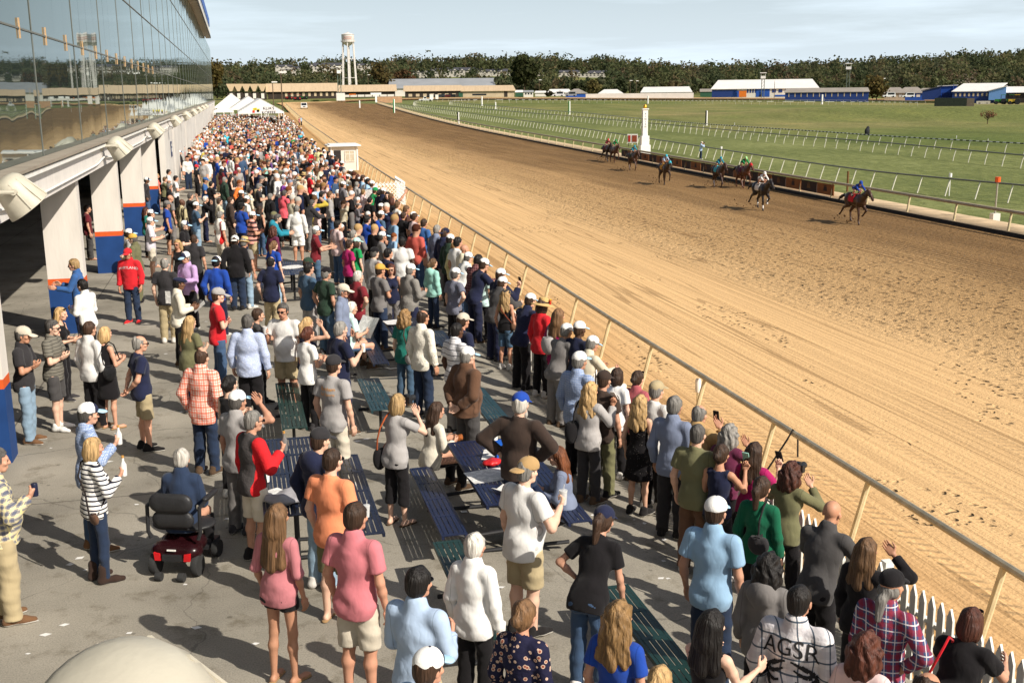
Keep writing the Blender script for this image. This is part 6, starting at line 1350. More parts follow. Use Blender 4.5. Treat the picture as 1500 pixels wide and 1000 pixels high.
# ------------------------------------------------------------------ horses and jockeys
HP = {'A': [((.12, .6, 1.15), (.13, .52, .95), (.13, .6, .55), (.13, .62, .16), (.13, .67, .03)), ((-.12, .6, 1.15), (-.13, .58, .93), (-.13, .9, .74), (-.13, .62, .5), (-.13, .5, .42)), ((.13, -.62, 1.22), (.15, -.5, .94), (.14, -1.02, .74), (.13, -1.32, .44), (.13, -1.46, .34)), ((-.13, -.62, 1.22), (-.15, -.38, .92), (-.14, -.78, .58), (-.13, -.72, .2), (-.13, -.64, .08))],
      'B': [((.12, .6, 1.15), (.13, .68, 1.0), (.13, 1.02, .78), (.13, 1.22, .46), (.13, 1.3, .36)), ((-.12, .6, 1.15), (-.13, .5, .95), (-.13, .46, .52), (-.13, .28, .14), (-.13, .24, .03)), ((.13, -.62, 1.22), (.15, -.36, .92), (.14, -.7, .54), (.13, -.5, .16), (.13, -.44, .04)), ((-.13, -.62, 1.22), (-.15, -.5, .94), (-.14, -1.0, .66), (-.13, -1.12, .3), (-.13, -1.2, .22))],
      'C': [((.12, .6, 1.15), (.13, .5, .95), (.13, .5, .54), (.13, .42, .15), (.13, .44, .03)), ((-.12, .6, 1.15), (-.13, .66, .98), (-.13, .96, .8), (-.13, .92, .46), (-.13, .86, .36)), ((.13, -.62, 1.22), (.15, -.42, .92), (.14, -.84, .56), (.13, -.86, .2), (.13, -.8, .06)), ((-.13, -.62, 1.22), (-.15, -.34, .92), (-.14, -.62, .54), (-.13, -.4, .16), (-.13, -.34, .04))]}
def horse_mesh(pose):
    def mk():
        P = [EL((0, -.02, 1.22), (.27, .7, .31)), EL((0, .5, 1.22), (.235, .33, .33)), EL((0, -.62, 1.3), (.255, .4, .29)), CO((0, .5, 1.46), (0, .1, 1.42), .11, .1), CO((0, -.8, 1.42), (0, -1.02, 1.34), .12, .06),
             CO((0, .68, 1.36), (0, 1.24, 1.72), .23, .12, flat=((1, 0, 0), 1.55)), CO((0, 1.24, 1.74), (0, 1.42, 1.62), .12, .105, flat=((1, 0, 0), 1.25)), CO((0, 1.4, 1.64), (0, 1.7, 1.38), .095, .06, flat=((1, 0, 0), 1.2)), EL((0, 1.42, 1.56), (.06, .12, .09)), EL((0, 1.72, 1.36), (.055, .07, .06))]
        P += [CO((s * .05, 1.26, 1.82), (s * .06, 1.3, 1.95), .032, .008) for s in (-1, 1)]
        for i, c in enumerate(HP[pose]):
            r = (.15, .095, .058, .042, .052) if i < 2 else (.2, .135, .064, .044, .054)
            P += [CO(c[k], c[k + 1], r[k], r[k + 1], k=.05 if k < 2 else .025) for k in range(4)]
        V, Q = field(P, .03, k=.07); return mesh_np('horse', V, Q, [COAT], None, True)
    return cloth(('horse', pose), mk)
COAT = mat('horse_coat', rough=.42, var=.22, scale=3, objcol=True, spec=.5)
def hpart(k):
    def mk():
        if k == 'tail': V, Q = field([CO((0, -.98, 1.36), (0, -1.25, 1.38), .05, .075), CO((0, -1.25, 1.38), (.02, -1.6, 1.24), .08, .085), CO((.02, -1.6, 1.24), (.03, -1.85, 1.06), .075, .025)], .025, post=lambda X, f: f - .012 * np.sin(60 * X[..., 2] + 20 * X[..., 0]))
        if k == 'mane': V, Q = field([CO((0, .62, 1.56), (0, 1.2, 1.84), .05, .045, flat=((1, 0, 0), 1.6)), CO((.04, .7, 1.52), (.04, 1.15, 1.76), .05, .04, flat=((1, 0, 0), 1.6))], .02, post=lambda X, f: f - .012 * np.sin(70 * X[..., 1]))
        if k == 'cloth': V, Q = field([EL((0, -.02, 1.22), (.27, .7, .31)), CO((0, .5, 1.46), (0, .1, 1.42), .11, .1), EL((0, -.62, 1.3), (.255, .4, .29))], .025, g=.025, post=lambda X, f: np.maximum(np.maximum(f, np.abs(X[..., 1] + .12) - .3), 1.12 - X[..., 2]))
        if k == 'hood': V, Q = field([CO((0, 1.24, 1.74), (0, 1.42, 1.62), .12, .105, flat=((1, 0, 0), 1.25)), CO((0, 1.4, 1.64), (0, 1.5, 1.56), .1, .088, flat=((1, 0, 0), 1.2))], .02, g=.012, post=lambda X, f: np.maximum(f, X[..., 1] - 1.5))
        if k == 'wrap': V, Q = field([CO((0, 0, .06), (0, 0, .28), .05, .05)], .02)
        return mesh_np(k, V, Q, [FABRIC if k in ('cloth', 'hood', 'wrap') else HAIR], None, True)
    return cloth(('hp', k), mk)
bridle = MB()
for a, b_ in (((.1, 1.5, 1.6), (.06, 1.7, 1.42)), ((-.1, 1.5, 1.6), (-.06, 1.7, 1.42)), ((.08, 1.68, 1.4), (.16, .55, 1.62)), ((-.08, 1.68, 1.4), (-.16, .55, 1.62)), ((.11, 1.3, 1.62), (-.11, 1.3, 1.62))): bridle.bar(a, b_, .012, n=5)
bridle_me = bridle.mesh('bridle', DARKF)
HORSES = [ # hoof px, pose, coat, cloth, hood, silks, helmet, horse words, jockey words
 (1252, 327, 'A', (70, 46, 32), 'red', None, 'royal', 'royal', 'leading dark bay racehorse with a red saddle cloth, tail streaming', 'jockey in royal blue silks and blue helmet on the leading horse'),
 (1114, 307, 'A', (34, 27, 25), 'white', None, 'sq_white', 'white', 'near black racehorse in second place with white feet and white saddle cloth', 'jockey in white silks and white helmet on the near black horse'),
 (1088, 275, 'C', (98, 58, 40), 'plum', 'red', 'green', 'lime', 'chestnut brown racehorse with a red hood, nearest the orange banners', 'jockey in green silks and bright green helmet behind the red hood'),
 (1052, 275, 'B', (62, 40, 30), 'cyan', None, 'turquoise', 'turquoise', 'dark bay racehorse with a turquoise saddle cloth and white blaze', 'jockey in turquoise silks on the horse with turquoise saddle cloth'),
 (973, 270, 'C', (58, 40, 30), 'gold', 'cyan', 'paleblue', 'cyan', 'dark bay racehorse with a yellow saddle cloth and pale blue hood', 'jockey in white and blue silks above the yellow saddle cloth'),
 (927, 250, 'B', (78, 52, 38), 'darkgreen', None, 'turquoise', 'turquoise', 'bay racehorse stretching past the finish post', 'jockey in turquoise silks passing the finish post'),
 (900, 238, 'C', (84, 54, 40), 'grey', None, 'green', 'green', 'bay racehorse second from last, outside the rearmost horse', 'jockey in green and white silks, second from last'),
 (889, 236, 'A', (40, 30, 28), 'maroon', None, 'burgundy', 'red', 'rearmost dark racehorse, half hidden on the inside', 'jockey in dark red silks and red helmet on the rearmost horse')]
for k, (hx, hy, ps, cc, cl, hd, sk, hm, lw, jw) in enumerate(HORSES):
    P = at_z(hx, hy, -1.38)
    for _ in range(4): P = at_z(hx, hy, float(track_z(P[0], P[1])) + .01)
    th = -R(182.4 + random.uniform(-2, 2)); s = .94
    o = link('horse', horse_mesh(ps), None, P, th, s); col(o, cc); tag(o, lw, 'horse', 'horses in the race')
    for n in ('tail', 'mane'): q = link(n, hpart(n), o); col(q, (24, 19, 17))
    q = link('saddle_cloth', hpart('cloth'), o); col(q, COL[cl])
    if hd: q = link('hood', hpart('hood'), o); col(q, COL[hd])
    link('bridle', bridle_me, o)
    if k == 1:
        for i in (0, 1, 3): q = link('leg_wrap', hpart('wrap'), o, (HP[ps][i][3][0], HP[ps][i][3][1], HP[ps][i][3][2] - .16)); col(q, (226, 222, 216))
    pal = 'white' if sk == 'sq_white' else sk
    j = make_person(0, 0, 'c', 'jk', 182.4, 'short.brn', 'silk.' + pal, '-jean.white', ['h1.5'], '=x', world=np.array([P[0], P[1], P[2] + 1.24]), rec=False)
    j.rotation_euler = (0, 0, th); j.location = Vector((P[0], P[1], P[2] + 1.24 * s)) + Matrix.Rotation(th, 3, 'Z') @ Vector((0, -.12, 0)); tag(j, jw, 'jockey', 'jockeys in the race'); col(j, random.choice(SKT))
    if 's' in j: del j['s']
    J = skel('c', 'jk'); H = Matrix.Translation(Vector(J['head'])) @ Matrix([list(r) for r in J['Rh']]).to_4x4(); q = link('helmet', hat_mesh('helm'), j); q.matrix_local = H; col(q, COL[hm])
    for n in 'RL': q = link('boot', shoe_mesh('boot'), j, J['A' + n] - np.array([0, 0, .06])); col(q, (26, 24, 24))
    if k in (0, 1, 2):
        for n in 'RL': E_, W_ = J['E' + n], J['W' + n]; b = MB(); b.bar(E_, E_ * .45 + W_ * .55, .056, .05, 9); q = b.build('sleeve_band', FABRIC, j, True); col(q, (222, 96, 50) if k == 0 else (200, 50, 50))

rc = random.Random(8); b = MB()
for hx, hy, *_ in HORSES:
    P = at_z(hx, hy, -1.38)
    for k in range(26):
        x, y, z = P[0] + rc.gauss(0, .35), P[1] + rc.uniform(-.2, 2.6), P[2] + abs(rc.gauss(0, .22)); r_ = rc.uniform(.015, .05); b.lathe([(.001, -r_), (r_, -.2 * r_), (r_ * .7, .7 * r_), (.001, r_)], (x, y, z), 5)
tag(b.build('dirt_clods', mat('clod_brown', srgb(104, 76, 46), .95)), 'clods of dirt kicked up behind the running horses', 'dirt clods', kind='stuff')

# ------------------------------------------------------------------ benches and picnic tables
BN, BNB, BGR, BTL = [mat(n, srgb(*c), .38, .12, 6, .15, 60, spec=.5) for n, c in (('coated_steel_navy', (26, 34, 54)), ('coated_steel_blue', (24, 34, 64)), ('coated_steel_green', (26, 54, 50)), ('coated_steel_teal', (32, 62, 68)))]
BLKM = mat('black_tube', (.022, .022, .024), .45, .1)
def slab(L_, W_, m, groups=4):
    b = MB(); e = .05; b.box((-W_ / 2 + .015, 0, -.02), (.03, L_, .045)); b.box((W_ / 2 - .015, 0, -.02), (.03, L_, .045)); n = max(3, int((W_ - .06) / .05)); gl_ = (L_ - e * (groups + 1)) / groups
    for g in range(groups + 1): b.box((0, -L_ / 2 + e / 2 + g * (gl_ + e), 0), (W_ - .06, e, .012))
    for i in range(n): x = -W_ / 2 + .03 + (W_ - .06) * (i + .5) / n; b.box((x, 0, -.001), ((W_ - .06) / n * .8, L_ - .02, .010))
    return b
def bench(label, x, y0, y1, m, W_=.3, h=.45, rz=0.0, legs=True):
    L_ = y1 - y0; z = float(apron_z(x)); r = thing('bench', label, 'bench', (x, (y0 + y1) / 2, z), rz, 'steel benches and tables on the apron')
    slab(L_, W_, m).build('seat', m, r, loc=(0, 0, h))
    for s in (-1, 1): b = MB(); b.tube([(-W_ * .6, s * L_ * .32, .02), (0, s * L_ * .32, .02), (0, s * L_ * .32, .05), (0, s * L_ * .32, h - .02)], .024); b.bar((0, s * L_ * .32, .02), (W_ * .6, s * L_ * .32, .02), .024); b.build('leg', BLKM, r, True)
    return r
def table(label, x, y0, y1, m, W_=.72, sides=(-1, 1), off=.72):
    L_ = y1 - y0; z = float(apron_z(x)); r = thing('picnic_table', label, 'picnic table', (x, (y0 + y1) / 2, z), 0, 'steel benches and tables on the apron'); slab(L_, W_, m, 4).build('tabletop', m, r, loc=(0, 0, .75))
    for s in sides: slab(L_, .29, m).build('seat', m, r, loc=(s * off, 0, .45))
    for s in (-1, 1):
        b = MB(); y = s * L_ * .3; b.tube([(0, y, .72), (0, y, .1), (0, y, .03)], .03)
        for q in sides: b.tube([(0, y, .25), (q * off * .7, y, .22), (q * off, y, .3), (q * off, y, .43)], .024); b.bar((0, y, .03), (q * off, y, .03), .024)
        b.build('leg', BLKM, r, True)
    return r
table('blue steel picnic table spread with newspapers and food', 2.8, 11.4, 13.75, BNB)
table('navy picnic table beside the orange tee man, white cup on it', .42, 11.6, 14.45, BN, sides=(1,), off=.78)
bench('dark green slotted bench behind the white jacket woman', 1.95, 8.9, 11.2, BGR)
bench('dark green slotted bench by the black tee woman and the fence crowd', 3.38, 7.6, 9.85, BGR)
bench('teal slotted bench right of the brown jacket man', 3.62, 15.7, 17.8, BTL, .34)
bench('teal slotted bench left of the leaf print shirt man', 1.95, 16.5, 18.5, BTL, .36)
bench('green slotted bench behind the orange lettered tee man', .6, 15.9, 18.6, BGR, .36)
table('navy picnic table with white papers beside the teal tee woman', 3.05, 19.7, 22.2, BN)
table('blue picnic table beside the light grey sweater man', 3.6, 43, 45.6, BN)
pz = at_z(428, 392, .75); table('blue picnic table with papers behind the white shorts man', pz[0], pz[1] - 1.2, pz[1] + 1.2, BNB)

# ------------------------------------------------------------------ things people hold or carry
def who(hx, hy): return min(PEOPLE, key=lambda p: (p['hx'] - hx) ** 2 + (p['hy'] - hy) ** 2)
def hand(p, n='R', f=.1, side=0.0):
    J = p['J']; l = J['W' + n] + J['f' + n] * f + np.array([side, 0, 0]); return p['o'].matrix_basis @ Vector(l)
def local(p, l): return p['o'].matrix_basis @ Vector(l)
bpy.context.view_layer.update()
CUPC = mat('clear_plastic', srgb(206, 206, 204), .15, .05); CUPW = mat('paper_cup', srgb(236, 234, 230), .6, .04); PAPER = mat('newsprint', srgb(228, 226, 222), .8, .12, 40); SCREEN = mat('phone_screen', (.012, .012, .014), .15)
def print_m(t, L, p):
    co = N(t, 'ShaderNodeTexCoord'); v = co.outputs['Object']; sx = N(t, 'ShaderNodeSeparateXYZ'); L.new(v, sx.inputs[0])
    ln = mathn(t, 'LESS_THAN', mathn(t, 'FRACT', mathn(t, 'MULTIPLY', sx.outputs[1], 62)), .45); cl_ = mathn(t, 'GREATER_THAN', noise(t, v, 13, 2), .47); L.new(mixc(t, mathn(t, 'MULTIPLY', mathn(t, 'MULTIPLY', ln, cl_), .5), srgb(232, 230, 226), srgb(70, 70, 74)), p.inputs['Base Color'])
NEWS = attr_mat('printed_paper', print_m, .8)
def cup(p, label, n='R', m=CUPC, drink=None, r=.04, h=.13, loc=None):
    o = thing('cup', label, 'cup', loc if loc is not None else hand(p, n, .085) - Vector((0, 0, .05))); b = MB(); b.lathe([(r * .75, 0), (r, h), (r * .93, h), (r * .7, .008)], n=16); b.build('shell', m, o, True)
    if drink: b = MB(); b.lathe([(r * .76, .008), (r * .9, h * .8), (.001, h * .8)], n=14); b.build('drink', mat('drink_' + drink, srgb(*COL[drink]), .2), o)
    else: b = MB(); b.lathe([(r * 1.04, h), (r * 1.02, h + .012), (.004, h + .014)], n=16); b.bar((0, 0, h), (.01, 0, h + .07), .004, n=5); b.build('lid', m, o)
def bottle(p, label, c, n='R', r=.033, h=.2, can=False):
    o = thing('can' if can else 'bottle', label, 'can' if can else 'bottle', hand(p, n, .085) - Vector((0, 0, .06))); b = MB()
    b.lathe([(r * .9, 0), (r, .01), (r, h * (.92 if can else .62)), (r * (.85 if can else .4), h * (1 if can else .82)), (r * .4, h) if not can else (.001, h)], n=16); b.build('shell', mat('bottle_' + c, srgb(*COL[c]), .3), o, True)
    if not can: b = MB(); b.lathe([(r * .45, h), (r * .45, h + .025), (.001, h + .025)], n=12); b.build('cap', mat('bottle_cap', srgb(200, 150, 80), .5), o)
def sheet(label, loc, w_, h_, rot, fold=.0, name='newspaper', cat='newspaper', m=None):
    o = link(name, None, None, loc); o.rotation_euler = rot; tag(o, label, cat); V = []; nx = 7
    for j in range(5):
        for i in range(nx): x = (i / (nx - 1) - .5) * w_; y = (j / 4 - .5) * h_; V.append((x, y, fold * abs(x) + .008 * math.sin(9 * x + 4 * y)))
    f = [[j * nx + i, j * nx + i + 1, (j + 1) * nx + i + 1, (j + 1) * nx + i] for j in range(4) for i in range(nx - 1)]; me = mesh_np('pages', V, f, [m or NEWS], smooth=True); link('pages', me, o)
    c = link('under_pages', me.copy(), o); c.location = (.006, -.005, -.006); return o
def phone(p, label, n='R', tilt=-75, c=(30, 30, 32)):
    o = thing('phone', label, 'phone', hand(p, n, .13) + Vector((0, 0, .03))); o.rotation_euler = (R(tilt), 0, p['th'])
    b = MB(); b.box((0, 0, 0), (.078, .155, .011)); q = b.build('case', FABRIC, o); col(q, c); b = MB(); b.box((0, .0, .0065), (.068, .135, .003)); b.build('screen', SCREEN, o)
def bag(p, label, l, size, c, strap=True, name='handbag', cat='handbag', sc=None, side=1, m=None):
    o = link(name, None, None, p['o'].location, p['th'], p['s']); tag(o, label, cat); V, Q = field([EL(l, size)], .014, post=lambda X, f: np.maximum(f, X[..., 2] - l[2] - size[2] * .72)); q = link('bag_body', mesh_np('bag_body', V, Q, [m or FABRIC], None, True), o); col(q, COL[c])
    b = MB(); b.box((l[0], l[1], l[2] + size[2] * .72), (size[0] * .5, size[1] * 1.2, .02)); q = b.build('flap', FABRIC, o); col(q, [v * .7 for v in COL[c]])
    if strap:
        sx = -side * .08 if strap == 'x' else side * .13; b = MB(); z = 1.52
        b.tube([(l[0], l[1] - .05, l[2] + size[2] * .6), (l[0] * .8, -.16, 1.18), (sx * .6 + l[0] * .3, -.168, 1.34), (sx, -.09, 1.47), (sx, .0, 1.525), (sx, .09, 1.46), (l[0] * .8, .16, 1.2), (l[0], l[1] + .05, l[2] + size[2] * .6)], .011, 6); q = b.build('strap', FABRIC, o, True); col(q, sc or [v * .8 for v in COL[c]])
bottle(who(365, 600), 'clear drink bottle in the hand of the raglan shirt man', 'grey'); bottle(who(130, 640), 'white drink bottle held by the striped top woman', 'white'); bottle(who(122, 588), 'white bottle with tan cap held by the blue checked shirt man', 'white')
bottle(who(-14, 655), 'dark blue can held by the plaid shirt man at the left edge', 'navy', can=True, h=.13); bottle(who(495, 470), 'white can held by the navy tee man with grey hair', 'white', can=True, h=.13); bottle(who(285, 295), 'white can held by the slate blue tee man near the columns', 'white', can=True, h=.13)
cup(who(767, 668), 'clear plastic cup in the hand of the heavy white tee man with tan backwards cap'); cup(who(415, 442), 'plastic cup of orange drink held by the sunglasses man facing the camera', drink='orange')
sheet('folded white program in the hands of the navy flat cap man', hand(who(258, 404), 'R', .14), .2, .26, (R(40), R(10), who(258, 404)['th'])); sheet('open racing program read by the white checked shirt man', hand(who(218, 317), 'R', .14), .24, .28, (R(35), 0, who(218, 317)['th']), .2)
sheet('large newspaper spread on the lap of the seated white haired man', hand(who(515, 441), 'R', .12) + Vector((0, 0, .06)), .5, .42, (R(58), 0, who(515, 441)['th'] + .2), .25)
sheet('folded newspaper gripped behind her hip by the stooping black tee woman', hand(who(885, 738), 'L', .12), .16, .34, (R(70), R(20), who(885, 738)['th']), .6)
sheet('white papers in the hands of the bald man at the rail', hand(who(678, 357), 'R', .12), .3, .3, (R(65), 0, who(678, 357)['th']), .3); sheet('white sheet held up by the pink floral top woman', local(who(531, 277), (-.05, .35, 1.5)), .3, .42, (R(80), 0, R(-20)), 0, 'paper', 'paper')
sheet('white paper sticking out of the charcoal tee man back pocket', local(who(240, 377), (.09, -.165, .98)), .11, .26, (R(88), 0, who(240, 377)['th'])); sheet('folded program hanging from the royal blue tee man hand', hand(who(243, 293), 'R', .12) - Vector((0, 0, .1)), .14, .26, (R(80), 0, who(243, 293)['th']))
phone(who(863, 559), 'white cased phone held by the wavy blonde woman in a light grey jacket', 'R', -50, (220, 218, 214)); phone(who(731, 392), 'black phone raised toward the track at the rail', 'R'); phone(who(1055, 650), 'pale green cased phone held high by the navy sleeveless woman', 'R', -70, (150, 196, 180)); phone(who(1020, 593), 'black phone held sideways by the tan jacket man', 'R', -80); phone(who(1104, 647), 'dark phone in the hand of the magenta tee woman at the rail', 'R', -60)
def camera_(p, label):
    o = thing('camera', label, 'camera', local(p, tuple(p['J']['head'] + np.array([.0, .17, .01])))); o.rotation_euler = (0, 0, p['th']); b = MB(); b.box((0, 0, 0), (.13, .06, .085)); b.box((0, 0, .05), (.05, .05, .03)); b.build('housing', BLKM, o); b = MB(); b.bar((0, .03, 0), (0, .13, 0), .035, .038, 14); b.build('lens', BLKM, o)
camera_(who(1155, 677), 'black camera held to the eyes of the curly haired olive top woman'); camera_(who(577, 577), 'small dark camera held up by the blonde woman in black capri trousers'); camera_(who(1027, 207), 'camera held to the eye of the photographer on the turf')
bag(who(150, 478), 'black sequinned shoulder bag on the blonde woman in a black dress', (.2, -.08, 1.02), (.07, .12, .15), 'black', True, m=mat('sequins', (.03, .03, .032), .15, .6, 120, .8, 150, metal=.6)); bag(who(591, 453), 'white purse hanging behind the teal tee woman', (.2, -.14, .92), (.09, .06, .11), 'lightgrey', 'x', side=-1, sc=(70, 44, 38))
bag(who(577, 577), 'black purse on a tan strap worn by the blonde woman in capri trousers', (-.21, -.08, .9), (.07, .11, .16), 'black', 'x', side=1, sc=(170, 84, 44)); bag(who(863, 559), 'large black shoulder bag of the wavy blonde woman', (-.2, -.13, 1.06), (.09, .13, .18), 'black', True, side=-1)
bag(who(817, 451), 'white backpack with navy cap on the magenta tee woman', (-.06, -.2, 1.18), (.13, .085, .17), 'lightgrey', True, 'backpack', 'backpack', side=-1); bag(who(1115, 697), 'dark handbag slung on the back of the deep green top woman', (.08, -.19, 1.08), (.12, .06, .12), 'charcoal', 'x', side=-1)
bag(who(130, 640), 'brown crossbody purse on the striped top woman hip', (.19, -.1, .86), (.11, .04, .075), 'brown', 'x', side=1, sc=(40, 34, 32)); bag(who(229, 254), 'brown backpack worn by the coral tee woman near the columns', (0, -.19, 1.22), (.14, .09, .19), 'darkbrown', True, 'backpack', 'backpack'); bag(who(740, 422), 'brown crossbody strap bag on the charcoal cap woman at the fence', (.2, .02, .98), (.06, .1, .1), 'brown', 'x', side=1, sc=(120, 60, 40)); bag(who(1425, 888), 'black bag on a red strap, bottom right corner', (-.22, .05, .95), (.07, .12, .12), 'black', 'x', side=1, sc=(190, 30, 40))
# on the tables
tz = .75 + float(apron_z(2.8)) + .012
sheet('newspaper pages lying on the blue picnic table', (2.68, 12.35, tz), .5, .42, (0, 0, .1)); sheet('second newspaper at the far end of the blue picnic table, beside the food', (2.95, 13.1, tz), .36, .4, (0, 0, -.3))
b = MB(); b.box((0, 0, .12), (.1, .05, .24)); o = b.build('snack_box', mat('box_blue', srgb(30, 92, 190), .5)); o.location = (2.93, 12.9, tz); o.rotation_euler = (0, 0, .4); tag(o, 'upright blue snack box on the blue picnic table', 'box')
V, Q = field([EL((0, 0, .03), (.13, .09, .045))], .012, post=lambda X, f: f - .008 * np.sin(50 * X[..., 0]) * np.sin(44 * X[..., 1])); o = link('snack_bag', mesh_np('snack_bag', V, Q, [mat('bag_red', srgb(200, 40, 44), .35, .4, 8)], None, True), None, (2.8, 12.72, tz), .5); tag(o, 'crumpled red and white snack bag on the blue picnic table', 'snack bag')
cup(None, 'white paper cup standing on the far end of the blue picnic table', m=CUPW, h=.15, r=.045, loc=(3.0, 13.45, tz)); sheet('crumpled white napkin near the front end of the blue picnic table', (2.72, 11.75, tz + .01), .2, .22, (0, .1, .6), .35, 'napkin', 'napkin', PAPER)
p = who(640, 587); V, Q = field([EL((0, 0, 0), (.05, .035, .04)), EL((.03, .01, .02), (.03, .03, .03))], .008, post=lambda X, f: f - .005 * np.sin(90 * X[..., 0]) * np.sin(80 * X[..., 2])); o = link('fried_chicken', mesh_np('fried_chicken', V, Q, [mat('fried_crust', srgb(150, 84, 36), .7, .4, 40)], None, True), None, hand(p, 'R', .14)); tag(o, 'piece of fried chicken in the hand of the seated ivory top woman', 'food')
cup(None, 'tall white paper cup on the navy picnic table', m=CUPW, h=.2, r=.05, loc=(.12, 12.75, .765)); sheet('colourful race card on the navy picnic table', (.2, 12.3, .765), .26, .3, (0, 0, .5)); cup(None, 'clear plastic cup on the navy table bench beside the orange tee man', loc=(1.2, 12.1, .465))
V, Q = field([EL((0, 0, .05), (.22, .16, .06)), EL((.1, .12, .06), (.16, .14, .06))], .016, post=lambda X, f: f - .018 * np.sin(26 * X[..., 0] + 6 * X[..., 1]) * np.sin(22 * X[..., 1])); o = link('folded_jacket', mesh_np('folded_jacket', V, Q, [FABRIC], None, True), None, (.3, 12.0, .76)); col(o, (150, 148, 152)); tag(o, 'grey jacket dropped in a heap on the navy picnic table', 'jacket')
sheet('white papers on the navy table beside the teal tee woman', (2.9, 21.6, .77), .5, .4, (0, 0, .1)); sheet('white papers lying on the blue table behind the white shorts man', (pz[0], pz[1], .77), .6, .5, (0, 0, .4))
p = who(693, 780); cup(p, 'white paper cup with green print beside the white jacket woman', 'R', CUPW, None, .045, .17)

# ------------------------------------------------------------------ mobility scooter
p = make_person(265, 655, 'f', 'si', 16, 'short.wht', 'jack.darkdenim', '-tr.black', ['h1.72', 'up.06'], '=seated person with short pale blonde hair in a denim jacket on a mobility scooter'); p = PEOPLE[-1]
sc = thing('mobility_scooter', 'black and dark red mobility scooter with red tail reflectors in the aisle', 'mobility scooter', (p['loc'].x, p['loc'].y, 0), p['th'] - .1); VIN = mat('black_vinyl', (.025, .025, .027), .45, .15, 12, .2); MRN = mat('scooter_maroon', srgb(38, 12, 16), .25); RUB = mat('rubber', (.03, .03, .03), .9)
def part(prims, n, m, g=0, v=.016, post=None): V, Q = field(prims, v, g=g, k=.03, post=post); return link(n, mesh_np(n, V, Q, [m], None, True), sc)
bl = lambda c, d: CO((c[0] - d[0], c[1], c[2]), (c[0] + d[0], c[1], c[2]), d[1], flat=((0, 0, 1), d[1] / d[2]))
part([bl((0, .03, .5), (.16, .2, .05))], 'seat', VIN); part([CO((-.14, -.24, .64), (.14, -.24, .64), .1, flat=((0, 1, 0), 2)), CO((-.14, -.27, .84), (.14, -.27, .84), .11, flat=((0, 1, 0), 2))], 'backrest', VIN)
for s in (-1, 1):
    b = MB(); b.tube([(s * .27, -.24, .42), (s * .3, -.24, .5), (s * .3, -.22, .78), (s * .3, .0, .8), (s * .3, .2, .8)], .022); b.build('arm_frame', BLKM, sc, True); part([CO((s * .3, -.06, .82), (s * .3, .22, .82), .035, flat=((0, 0, 1), 1.3))], 'armrest', VIN)
part([CO((-.16, -.2, .27), (.16, -.2, .27), .13, flat=((0, 0, 1), 1.3)), CO((-.12, -.02, .3), (.12, -.02, .3), .14, flat=((0, 0, 1), 1.3))], 'shroud', MRN)
for s in (-1, 1):
    for y, r, n in ((-.24, .125, 'wheel'), (.3, .1, 'wheel'), (-.42, .05, 'caster')): b = MB(); b.lathe([(r * .5, -.03), (r * .95, -.035), (r, -.02), (r, .02), (r * .95, .035), (r * .5, .03)], n=20, M=Matrix.Translation((s * (.24 if n == 'wheel' else .13), y, r)) @ Matrix.Rotation(R(90), 4, 'Y')); w_ = b.build(n, RUB, sc, True); b = MB(); b.lathe([(r * .5, -.025), (r * .5, .025)], n=14, M=Matrix.Translation((s * (.24 if n == 'wheel' else .13), y, r)) @ Matrix.Rotation(R(90), 4, 'Y')); b.build('rim', GALV, w_)
    b = MB(); b.prism([(s * .2, -.345, .2), (s * .13, -.345, .2), (s * .14, -.345, .28), (s * .21, -.345, .29)], (0, .03, 0)); b.build('reflector', mat('reflector_red', srgb(206, 30, 36), .3), sc)
b = MB(); b.box((0, -.34, .235), (.22, .03, .07)); b.build('bumper', VIN, sc); b = MB(); b.box((0, .4, .12), (.34, .34, .04)); b.build('footplate', VIN, sc); b = MB(); b.box((0, -.345, .325), (.1, .012, .016)); b.build('badge', WHITE, sc)

# ------------------------------------------------------------------ lettering on clothes, laid onto the cloth
from mathutils.bvhtree import BVHTree
def wrap_text(p, txt, cx, cz, size, m, side=-1, arch=0.0, name='lettering'):
    sh = [c for c in p['o'].children if c.name.split('.')[0] in ('shirt', 'jacket', 'blazer', 'hoodie')][0]; me = sh.data; bv = BVHTree.FromPolygons([v.co.copy() for v in me.vertices], [list(f.vertices) for f in me.polygons])
    tm = text_mesh(txt, size, m, .0) if isinstance(txt, str) else txt
    bm = bmesh.new(); bm.from_mesh(tm); bmesh.ops.triangulate(bm, faces=bm.faces); bmesh.ops.subdivide_edges(bm, edges=[e for e in bm.edges if e.calc_length() > .03], cuts=2, use_grid_fill=True)
    for v in bm.verts:
        x = cx - v.co.x * side; z = cz + v.co.y - arch * v.co.x ** 2; h = bv.ray_cast(Vector((x, side * 1.0, z)), Vector((0, -side, 0))); y = h[0].y + side * .006 if h[0] else side * .14
        v.co = (x, y, z)
    bm.to_mesh(tm); bm.free(); link(name, tm, p['o'])
wrap_text(who(187, 362), 'MARYLAND', 0, 1.33, .085, mat('letter_grey', srgb(206, 204, 204), .8), 1, .8)
ORT = mat('letter_orange', srgb(232, 160, 70), .8); wrap_text(who(486, 518), 'Barkham', 0, 1.36, .06, ORT); wrap_text(who(486, 518), 'Fall Sports', .0, 1.29, .05, ORT)
INK = mat('letter_black', (.02, .02, .022), .8); wrap_text(who(1170, 856), 'AGSR', 0, 1.34, .17, INK, -1, .9)
b = MB()
